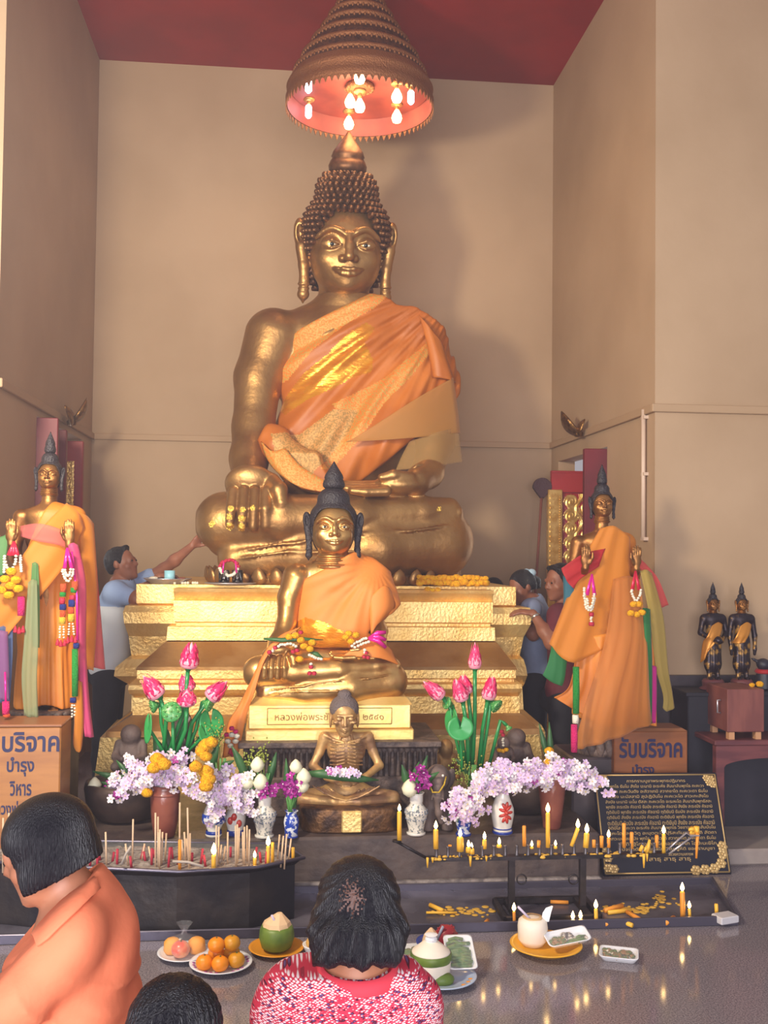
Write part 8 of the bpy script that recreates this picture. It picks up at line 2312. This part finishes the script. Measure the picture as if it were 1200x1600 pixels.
xl, xr = float(W(1120, 1180, Yt)[0]), float(W(1300, 1180, Yt)[0]); zt2 = float(W(1160, 1157, Yt)[2])
tb = thing('table', 'low dark red wooden table with an arched apron at the right edge', 'table', ((xl + xr) / 2, Yt + .18, zl))
b = MB(); b.box(((xl + xr) / 2, Yt + .185, zt2 - .015), (xr - xl + .02, .37, .03), bev=.006); b.build('tabletop', m_tred, tb)
za = float(W(1160, 1198, Yt)[2])
xs_ = np.linspace(xl, xr, 24); b = MB(); b.grid([[(x, Yt + .022, zt2 - .03) for x in xs_], [(x, Yt + .022, za + .045 * max(0, math.sin(PI * (x - xl - .05) / (xr - xl - .1))) ** .5 - .03 * (x < xl + .05 or x > xr - .05)) for x in xs_]], 0, False, .025); b.build('apron', m_tred, tb)
for x in (xl + .025, xr - .025):
    for yy in (Yt + .035, Yt + .34):
        b = MB(); b.box((x, yy, (zt2 - .03 + zl) / 2), (.05, .05, zt2 - .03 - zl), bev=.004); b.build('leg', m_tred, tb)
xl, xr = float(W(1139, 1120, Yt)[0]), float(W(1197, 1120, Yt)[0]); z1, z0 = float(W(1168, 1078, Yt)[2]), float(W(1168, 1145, Yt)[2])
bx = thing('wooden_box', 'red-brown wooden box on pale feet standing on the dark red table', 'box', ((xl + xr) / 2, Yt + .14, zt2))
b = MB(); b.box(((xl + xr) / 2, Yt + .16, (z0 + z1) / 2), (xr - xl, .28, z1 - z0), bev=.004); b.build('box_body', m_tbox, bx)
b = MB(); b.tube([(xl - .004, Yt + .10, z1 - .07), (xl - .022, Yt + .10, z1 - .07), (xl - .022, Yt + .10, z1 - .14), (xl - .004, Yt + .10, z1 - .14)], .005, 6); b.build('handle', m_tray, bx)
for x in (xl + .03, xr - .03):
    for yy in (Yt + .05, Yt + .27):
        b = MB(); b.box((x, yy, (z0 + zt2) / 2), (.032, .04, z0 - zt2 + .001)); b.build('foot', m_foot, bx)
# two dark-and-gold standing statuettes
m_dkgold = mat('patchy_dark_gilt', (48, 38, 44), .4, .5, c2=(190, 142, 66), var_scale=22, var_lo=.54, var_hi=.66); m_gsash = mat('gilt_orange_sash', (206, 138, 56), .4, .5)
Fs = Field((-.17, -.13, -.005), (.17, .12, .50), .0052)
Fs.limb([((0, 0, .36), .05), ((0, 0, .22), .055), ((0, .005, .10), .065)], .03, flat=(1, .7, 1)); Fs.cap((-.065, 0, .375), (.065, 0, .375), .03, .03, .03); Fs.cap((0, 0, .38), (0, 0, .43), .02, .018, .02)
for s_ in (-1, 1): Fs.limb([((s_ * .03, 0, .09), .02), ((s_ * .03, -.01, .008), .016)], .008); Fs.ell((s_ * .03, -.02, .008), (.016, .032, .01), .006)
X, Y, Z = Fs.full(); Fs.d = (Fs.d + .0022 * np.sin(np.arctan2(X, -Y) * 12) * np.clip(.25 - Z, 0, .1) * 10).astype(np.float32)
def arms_(F, pose):
    for s_ in (-1, 1):
        if pose: F.limb([((s_ * .078, 0, .37), .022), ((s_ * .098, -.005, .29), .018), ((s_ * .03, -.075, .245), .014), ((s_ * .008, -.085, .245), .013)], .012)
        else: F.limb([((s_ * .078, 0, .37), .022), ((s_ * .096, -.005, .27), .018), ((s_ * .09, -.02, .19), .013), ((s_ * .088, -.02, .16), .011)], .012)
    if pose: F.ell((0, -.085, .248), (.035, .03, .026), .006)
base_d = Fs.d.copy()
Yz = YRF - .22
for i, (px, pose, lb) in enumerate(((1114, 1, 'dark and gold standing statuette holding a bowl, nearer the great pedestal'), (1159, 0, 'dark and gold standing statuette with arms hanging down, farther right'))):
    f = W(px, 1062, Yz)
    root = thing('standing_statuette', lb, 'statue', (float(f[0]), Yz, zt_))
    Fs.d = base_d.copy(); arms_(Fs, pose)
    V, Q = Fs.mesh(); V = V * np.array((.84, .9, 1)); hz_ = float(f[2]) - zt_
    me = mesh_from(V, Q, 'body', None, .96, (f[0], Yz, zt_ + hz_), root.location)
    finish('body', me, m_dkgold, root, None, None, None, np.ones(len(me.polygons), bool))
    buddha_head(root, (f[0], Yz - .005, zt_ + hz_ + .440 * 1.0), .00052, m_gold3, m_black_hair, eyes=False, curls=False, flame=2.0)
    b = MB(); b.lathe([(.075, .001), (.08, .008), (.06, .02), (.065, hz_ - .01), (.055, hz_ + .004)], (f[0], Yz, zt_), 20); b.build('base', m_tred, root)
    rows = [[(px - 2, 978, Yz - .07), (px + 8, 972, Yz - .06), (px + 15, 976, Yz - .045)], [(px - 10, 996, Yz - .075), (px + 2, 992, Yz - .08), (px + 12, 990, Yz - .07)], [(px - 16, 1004, Yz - .04), (px - 6, 1006, Yz - .07), (px + 4, 1004, Yz - .075)]]
    if pose: rows.append([(px - 20, 1036, Yz - .03), (px - 13, 1030, Yz - .06), (px - 8, 1016, Yz - .07)])
    b = MB(); sheet_px(b, rows, 14, 7, .004, .003, 2, 0, i); b.build('sash', m_gsash, root)
# figurine at the very edge, candle holder glint, yellow flowers
fg = thing('figurine', 'small dark figurine with a red scarf at the right picture edge beside the statuettes', 'statue', (float(W(1194, 1064, Yz)[0]), Yz, zt_))
f = W(1194, 1064, Yz); Q = Field(f + V3((-.10, -.1, zt_ - f[2])), f + V3((.10, .1, .14)), .005)
Q.limb([(f + V3((0, 0, zt_ - f[2] + .01)), .055), (f + V3((0, 0, .04)), .045)], .02); Q.ell(f + V3((-.01, -.01, .10)), (.04, .04, .035), .01); Q.limb([(f + V3((-.03, 0, .11)), .012), (f + V3((-.06, 0, .125)), .007), (f + V3((-.08, 0, .135)), .004)], .01)
Q.build('body', m_tblack, fg)
b = MB(); b.lathe([(.048, 0), (.056, .012), (.046, .026)], tuple(f + V3((0, 0, .045))), 16); b.build('scarf', g_red, fg)
for px, r, lb in ((1175, .016, 'smaller yellow flower on top of the red-brown box'), (1187, .022, 'larger yellow flower on top of the red-brown box')):
    p = W(px, 1074, Yt + .12); b = MB(); pompom(b, (p[0], Yt + .12, z1 + r * .72), r, px); tag(b.build('yellow_flower', m_mari), lb, 'flower')
p = W(1143, 1066, Yz - .08); b = MB(); b.lathe([(.02, 0), (.02, .004), (.006, .01), (.006, .03), (.018, .04), (.016, .05)], (p[0], Yz - .08, zt_), 14); tag(b.build('candle_holder', m_tray), 'tiny shiny holder between the two dark gold statuettes', 'holder')
# ================================================================ DISHES OF OFFERINGS ON THE FLOOR
m_plate = mat('white_plate', (226, 226, 232), .25, coat=.3); m_yplate = mat('yellow_plastic_plate', (230, 168, 40), .35); m_oplate = mat('orange_plastic_plate', (226, 150, 40), .35); m_foam = mat('white_foam', (236, 236, 240), .6)
m_orange_f = mat('orange_peel', (238, 140, 20), .3, bump=.15, bump_scale=300); m_greenor = mat('greenish_orange_peel', (206, 140, 24), .3, bump=.15, bump_scale=300)
m_apple = mat('pink_apple', (226, 110, 96), .3, c2=(232, 160, 120), var_scale=20); m_coco = mat('green_coconut_husk', (106, 128, 48), .45, c2=(84, 108, 40), var_scale=12); m_flesh = mat('cream_coconut_flesh', (226, 190, 150), .6); m_white = mat('white_carved_coconut', (238, 226, 210), .6)
m_straw = mat('drinking_straw', (214, 200, 224), .4); m_green_l = mat('green_vegetable', (70, 110, 56), .6, c2=(110, 130, 70), var_scale=40); m_bread = mat('golden_bread', (214, 166, 90), .6)
m_food = mat('mixed_food', (150, 110, 70), .6, c2=(90, 110, 60), var_scale=50, var_lo=.45, var_hi=.55)
m_wrap = mat('clear_plastic_wrap', (240, 240, 246), .12, alpha=.07)
def plate(name, label, px, py, wpx, m_, deep=.02, cat='plate', sy=1.0):
    c = WZ(px, py, 0); k_ = mpp(c[1]); r = wpx * k_ / 2
    root = thing(name, label, cat, (float(c[0]), float(c[1]), 0))
    b = MB(); b.lathe([(r * .55, .001), (r * .62, .005), (r * .9, deep), (r, deep + .004), (r * .985, deep + .007), (r * .88, deep + .003), (r * .6, .010), (.001, .009)], (c[0], c[1], 0), 40, 0, True, None, 1, sy); b.build('dish', m_, root)
    return root, c, r, k_
def fruit(name, label, p, r, m_, cat, group=None, stem=True, squash=.9):
    root = thing(name, label, cat, tuple(float(q) for q in p), group)
    b = MB(); prof = []
    for i in range(13):
        a = -PI / 2 + PI * i / 12; d = .10 * r * math.exp(-((a - PI / 2) / .35) ** 2)
        prof.append((r * math.cos(a), r * squash * math.sin(a) - d + r * squash))
    b.lathe(prof, tuple(p), 20); b.build('fruit', m_, root)
    if stem:
        b = MB(); b.tube([tuple(p + V3((0, 0, r * squash * 1.86))), tuple(p + V3((.002, 0, r * squash * 2.0)))], .003, 6); b.build('stem', m_leaf, root)
    return root
# plate 1: apple and bagged oranges
_, c, r, k_ = plate('plate', 'small white plate with an apple and two wrapped orange pieces', 287, 1496, 80, m_plate)
fruit('apple', 'pink apple at the front of the small white plate', c + V3((-.01, -.03, .011)), .038, m_apple, 'fruit')
for dx, lb in ((-.048, 'left wrapped orange cake behind the apple'), (.050, 'right wrapped orange cake behind the apple')):
    b = MB(); b.lathe([(.028, 0), (.036, .01), (.034, .045), (.02, .058), (.001, .06)], (c[0] + dx, c[1] + .02, .012), 14, 0, True, None, 1, 1, True, lambda a, z: .06 * math.sin(a * 5)); tag(b.build('orange_cake', mat('orange_cake_crumb', (236, 160, 62), .7)), lb, 'cake')
b = MB(); b.lathe([(.085, .014), (.088, .04), (.06, .075), (.012, .095), (.010, .105), (.03, .135), (.034, .138)], (c[0], c[1] + .005, 0), 26, 0, True, None, 1, .8, False, lambda a, z: .08 * math.sin(a * 7 + z * 50)); b.tube([(c[0] - .008, c[1] - .02, .10), (c[0] + .004, c[1] - .02, .125)], .004, 6)
tag(b.build('plastic_bag', m_wrap), 'clear tied plastic bag over the apple and the orange cakes', 'bag')
# plate 2: tangerines
_, c, r, k_ = plate('plate', 'white plate with a purple rim pattern piled with tangerines', 345, 1512, 96, m_plate)
b = MB()
for i in range(30):
    a = 2 * PI * i / 30
    if i % 5 < 3: b.ball((c[0] + r * .86 * math.cos(a), c[1] + r * .86 * math.sin(a), .0225), (.008, .008, .002), 6, 4)
b.build('rim_pattern', mat('purple_print', (150, 70, 140), .4), _)
for i, (dx, dy, dz, m_, lb) in enumerate(((-.062, -.045, .010, m_orange_f, 'front left tangerine of the pile'), (.000, -.062, .010, m_orange_f, 'front middle tangerine of the pile'), (.062, -.03, .010, m_greenor, 'front right greenish tangerine of the pile'), (-.020, .035, .012, m_orange_f, 'back left tangerine of the pile'), (.040, .035, .012, m_greenor, 'back middle greenish tangerine of the pile'), (-.018, -.018, .066, m_orange_f, 'top left tangerine of the pile'), (.042, -.002, .066, m_greenor, 'top right greenish tangerine of the pile'))):
    fruit('tangerine', lb, c + V3((dx, dy, dz)), .034, m_, 'fruit', 'tangerines on the plate')
# plate 3: green coconut
_, c, r, k_ = plate('plate', 'orange plastic plate under the green coconut', 432, 1488, 86, m_oplate)
def coconut(label, p, r, h, body_m, top_m, straw=True, band=None):
    root = thing('coconut', label, 'coconut', tuple(float(q) for q in p))
    b = MB(); b.lathe([(r * .55, 0), (r * .85, h * .12), (r, h * .42), (r * .96, h * .66), (r * .86, h * .8)], tuple(p), 28); b.build('husk', body_m, root)
    b = MB(); b.loft([[(p[0] + r * .88 * math.cos(a), p[1] + r * .88 * math.sin(a), p[2] + h * (.74 + .05 * math.sin(3 * a))) for a in np.linspace(0, 2 * PI, 10)[:-1]], [(p[0] + r * .75 * math.cos(a) , p[1] + r * .75 * math.sin(a), p[2] + h * .92) for a in np.linspace(0, 2 * PI, 10)[:-1]], [(p[0] + r * .16 * math.cos(a) + .01, p[1] + r * .16 * math.sin(a), p[2] + h * 1.2) for a in np.linspace(0, 2 * PI, 10)[:-1]]], True, True, 0, False); b.build('cut_top', top_m, root)
    if straw:
        b = MB(); b.tube([tuple(p + V3((0, -r * .3, h * .85))), tuple(p + V3((-r * .30, -r * .45, h * 1.22)))], .005, 8); b.build('straw', m_straw, root)
    return root
coconut('green coconut with a cream cut top and a straw on the orange plate', c + V3((0, 0, .011)), .073, .125, m_coco, m_flesh)
# cup behind the woman
c = WZ(492, 1492, 0)
cp = thing('bread_bowl', 'small bowl with golden bread half hidden left of the kneeling woman', 'bowl', (float(c[0]), float(c[1]), 0))
b = MB(); b.lathe([(.03, .001), (.034, .004), (.05, .04), (.052, .045), (.048, .045), (.03, .012), (.001, .01)], (c[0], c[1], 0), 24); b.build('bowl_body', m_foam, cp)
b = MB(); b.ball((c[0], c[1], .05), (.038, .034, .03), 14, 10); b.build('bread', m_bread, cp)
# foam trays
def foam_tray(label, px, py, w, d, rz, fill, tilt=None, lift=0.0):
    c = WZ(px, py, 0); root = thing('foam_tray', label, 'tray', (float(c[0]), float(c[1]), lift))
    T = Matrix.Translation((c[0], c[1], lift)) @ Matrix.Rotation(rz, 4, 'Z')
    if tilt: T = T @ Matrix.Rotation(tilt[0], 4, 'X') @ Matrix.Rotation(tilt[1], 4, 'Y')
    def ring(sx, sy, z, q=.018):
        pts = []
        for cx_, cy_, a0 in ((1, 1, 0), (-1, 1, 1), (-1, -1, 2), (1, -1, 3)):
            for j in range(4):
                a = (a0 + j / 3) * PI / 2; pts.append((cx_ * (sx / 2 - q) + q * math.cos(a), cy_ * (sy / 2 - q) + q * math.sin(a), z))
        return pts
    b = MB(); b.loft([ring(w * .84, d * .78, .001), ring(w, d, .022), ring(w * 1.02, d * 1.02, .024), ring(w * .96, d * .94, .024), ring(w * .82, d * .76, .007)], True, True, 0, True, T); b.build('tray_body', m_foam, root)
    rs = np.random.default_rng(int(px))
    for nm, m_, n, box_, rr in fill:
        b = MB()
        for i in range(n):
            x = rs.uniform(box_[0], box_[2]) * w / 2; y = rs.uniform(box_[1], box_[3]) * d / 2
            if nm == 'greens': b.tube([(x - .03, y, .014), (x, y + rs.uniform(-.01, .01), .02), (x + .03, y + rs.uniform(-.008, .008), .014)], rr, 6, 0, True, 1, True, None, T)
            else: b.ball((x, y, .014), (rr * rs.uniform(.8, 1.4), rr * rs.uniform(.8, 1.3), rr * .6), 7, 5, 0, T)
        o = b.build(nm, m_, root); o['kind'] = 'stuff'
    b = MB(); b.grid([[(-w * .5, -d * .5, .026), (w * .5, -d * .5, .026)], [(-w * .5, d * .5, .026), (w * .5, d * .5, .026)]], 0, True, .001, T); b.build('film', m_wrap, root)
    return root
m_shrimp = mat('dark_sushi_pieces', (60, 48, 50), .5, c2=(220, 206, 190), var_scale=60)
foam_tray('foam tray of vegetables just right of the kneeling woman\'s hair', 655, 1492, .20, .13, .1, [('greens', m_green_l, 14, (-.6, -.6, .7, .6), .006), ('chopped_food', m_food, 26, (-.7, -.6, .2, .6), .012)])
_, c, r, k_ = plate('bowl', 'blue-rimmed white bowl behind the peeled coconut', 690, 1487, 80, m_plate, .035, 'bowl')
b = MB(); b.lathe([(r * .99, .038), (r * 1.0, .043), (r * .9, .040), (r * .72, .024)], (c[0], c[1], 0), 40, caps=False); b.build('blue_rim', m_blue, _)
rt = thing('red_fruit', 'knobbly dark red fruit in the blue-rimmed bowl', 'fruit', tuple(float(q) for q in c + V3((.015, .0, .012))))
b = MB(); b.ball(tuple(c + V3((.02, 0, .062))), (.045, .043, .048), 18, 12)
for i in range(70):
    a, z = rs.uniform(0, 6.28), rs.uniform(-.9, .95); q = math.sqrt(1 - z * z); b.ball(tuple(c + V3((.02 + .045 * q * math.cos(a), .043 * q * math.sin(a), .062 + .048 * z))), .0055, 5, 4)
b.build('fruit', mat('dark_red_fruit_skin', (150, 34, 46), .35), rt)
ck = thing('paper_cone', 'folded tan wrapper with a grey straw in the blue-rimmed bowl', 'wrapper', tuple(float(q) for q in c + V3((-.04, 0, .012))))
b = MB(); b.lathe([(.03, 0), (.038, .03), (.03, .06), (.006, .085)], tuple(c + V3((-.045, .0, .014))), 6, 0, False); b.build('wrapper', m_flesh, ck)
b = MB(); b.tube([tuple(c + V3((-.025, -.02, .05))), tuple(c + V3((.0, -.03, .115)))], .006, 8); b.build('straw', mat('grey_straw', (150, 150, 170), .4), ck)
_, c, r, k_ = plate('plate', 'pale blue patterned plate under the peeled coconut and the greens tray', 690, 1532, 110, mat('pale_blue_plate', (176, 190, 214), .22, coat=.3), .018)
b = MB()
for a in (-.9, -.6, -.35): b.ball((c[0] + r * .84 * math.cos(a), c[1] + r * .84 * math.sin(a), .0195), (.012, .008, .002), 8, 4)
b.build('orange_flower_print', m_wax2, _)
p = WZ(673, 1532, 0) + V3((0, 0, .011))
pc = thing('peeled_coconut', 'white peeled coconut with a green husk band and a paper plug', 'coconut', tuple(float(q) for q in p))
R0 = .079
b = MB(); b.lathe([(R0 * .8, 0), (R0 * .93, .01), (R0 * .98, .06), (R0 * .97, .082)], tuple(p), 30); b.build('white_body', m_white, pc)
b = MB(); b.lathe([(R0 * .985, .068), (R0 * 1.03, .078), (R0 * 1.03, .092), (R0 * .97, .100)], tuple(p), 30, 0, True, None, 1, 1, False, lambda a, z: .012 * math.sin(a * 6)); b.build('husk_band', m_coco, pc)
b = MB(); b.lathe([(R0 * .97, .096), (R0 * .93, .104), (R0 * .35, .140), (.001, .142)], tuple(p), 30); b.build('white_cap', m_white, pc)
b = MB(); b.lathe([(.022, .136), (.024, .15), (.018, .158), (.026, .165), (.001, .170)], tuple(p), 12, 0, False); b.build('paper_plug', m_foam, pc)
b = MB(); b.ball(tuple(p + V3((.035, -.048, .012))), (.05, .035, .028), 14, 8); b.build('husk_patch', m_coco, pc)
foam_tray('foam tray of long green vegetables leaning on the pale blue plate', 718, 1517, .115, .17, .0, [('greens', m_green_l, 26, (-.3, -.75, .3, .8), .007), ('rice_strips', m_jas, 7, (-.5, -.7, .5, .1), .004)], tilt=(.45, 0), lift=.058)
# yellow plate group
_, c, r, k_ = plate('plate', 'large yellow plastic plate with a white coconut and a foam tray', 853, 1487, 114, m_yplate, .030)
p = WZ(832, 1480, 0) + V3((0, 0, .012))
wc = thing('white_coconut', 'white shaved coconut with a straw and tissue on the yellow plate', 'coconut', tuple(float(q) for q in p))
b = MB(); b.loft([[(p[0] + q * math.cos(a), p[1] + q * math.sin(a), p[2] + z) for a in np.linspace(0, 2 * PI, 17)[:-1]] for q, z in ((.045, 0), (.062, .025), (.064, .075), (.060, .10), (.045, .112))], True, True, 0, True); b.build('body', m_white, wc)
b = MB(); b.lathe([(.036, .110), (.042, .112), (.042, .116), (.030, .117)], tuple(p), 18, 0, True, None, 1, 1, False, lambda a, z: .04 * math.sin(5 * a)); b.build('opening', mat('tan_coconut_edge', (206, 170, 120), .6), wc)
b = MB(); b.tube([tuple(p + V3((-.005, -.01, .10))), tuple(p + V3((-.068, -.02, .165)))], .005, 8); b.build('straw', m_straw, wc)
b = MB(); q = p + V3((.052, -.01, .118)); b.loft([[tuple(q + V3((-.018, 0, -.02))), tuple(q + V3((.012, -.012, -.018))), tuple(q + V3((.018, .01, -.012)))], [tuple(q + V3((-.012, 0, .015))), tuple(q + V3((.022, -.014, .025))), tuple(q + V3((.026, .01, .02)))], [tuple(q + V3((.002, 0, .036))), tuple(q + V3((.030, -.01, .046))), tuple(q + V3((.028, .004, .044)))]], True, True, 0, False); b.build('tissue', m_foam, wc)
foam_tray('foam tray of sushi pieces and greens tipped on the rim of the yellow plate', 886, 1487, .185, .085, .16, [('sushi_row', m_shrimp, 14, (-.1, -.5, .8, .6), .013), ('greens', m_green_l, 8, (.1, -.7, .6, -.3), .005), ('chopped_food', m_food, 14, (-.8, -.6, -.2, .6), .012)], tilt=(.35, -.12), lift=.046)
foam_tray('foam tray of mixed food lying alone on the floor at the right', 967, 1497, .155, .125, -.35, [('chopped_food', m_food, 34, (-.75, -.7, .75, .7), .012), ('rice_strips', m_jas, 8, (-.6, 0, .3, .7), .008)])
# thin incense smoke hanging in the hall
m_hz = bpy.data.materials.new('incense_smoke'); m_hz.use_nodes = True
nt = m_hz.node_tree; nt.nodes.clear()
o_ = nt.nodes.new('ShaderNodeOutputMaterial'); v_ = nt.nodes.new('ShaderNodeVolumeScatter')
v_.inputs['Color'].default_value = (.86, .84, 1.0, 1); v_.inputs['Density'].default_value = .014; v_.inputs['Anisotropy'].default_value = .2
nt.links.new(v_.outputs[0], o_.inputs['Volume'])
b = MB(); b.box(((XL + XR) / 2, 4.9, 2.4), (XR - XL - .02, 7.1, 4.7))
tag(b.build('incense_haze', m_hz), 'thin bluish incense smoke hanging through the whole shrine', 'smoke', kind='stuff')
# groups for repeated things
GROUPS = {'lotus_flower': 'pink lotus buds on glossy stems', 'lotus_pod': 'green lotus pods', 'lotus_leaf': 'green lotus leaves', 'orchid_bouquet': 'lilac orchid bouquets', 'bouquet': 'small mixed bouquets',
          'white_vase': 'small white patterned vases', 'stoneware_vase': 'brown stoneware vases', 'blue_vase': 'blue and white vases', 'floral_vase': 'white vases with red flowers', 'bronze_bowl': 'dark bronze bowls', 'marigold_bunch': 'marigold bunches',
          'flower_garland': 'flower garlands', 'bead_garland': 'beaded garlands', 'standing_statue': 'standing statues in the wings', 'standing_statuette': 'dark gold statuettes', 'donation_box': 'donation boxes',
          'foam_tray': 'foam trays of food', 'candle_stub': 'loose candle pieces in the tray', 'stone_figure': 'stone figures by the pedestal', 'plate': 'plates on the floor', 'flower_glass': 'glasses of white flowers', 'wing_ornament': 'wing ornaments on the walls', 'yellow_flower': 'yellow flowers on the box', 'orange_cake': 'wrapped orange cakes'}
for o in list(COL.objects):
    if o.parent is None and o.get('label') and not o.get('group'):
        st_ = o.name.split('.')[0]
        if st_ == 'candle':
            l_ = o['label']; o['group'] = 'candles on the iron rack' if 'rack' in l_ else 'candles in the trough' if 'trough' in l_ else 'candles standing in the wax tray'
        elif st_ in GROUPS: o['group'] = GROUPS[st_]
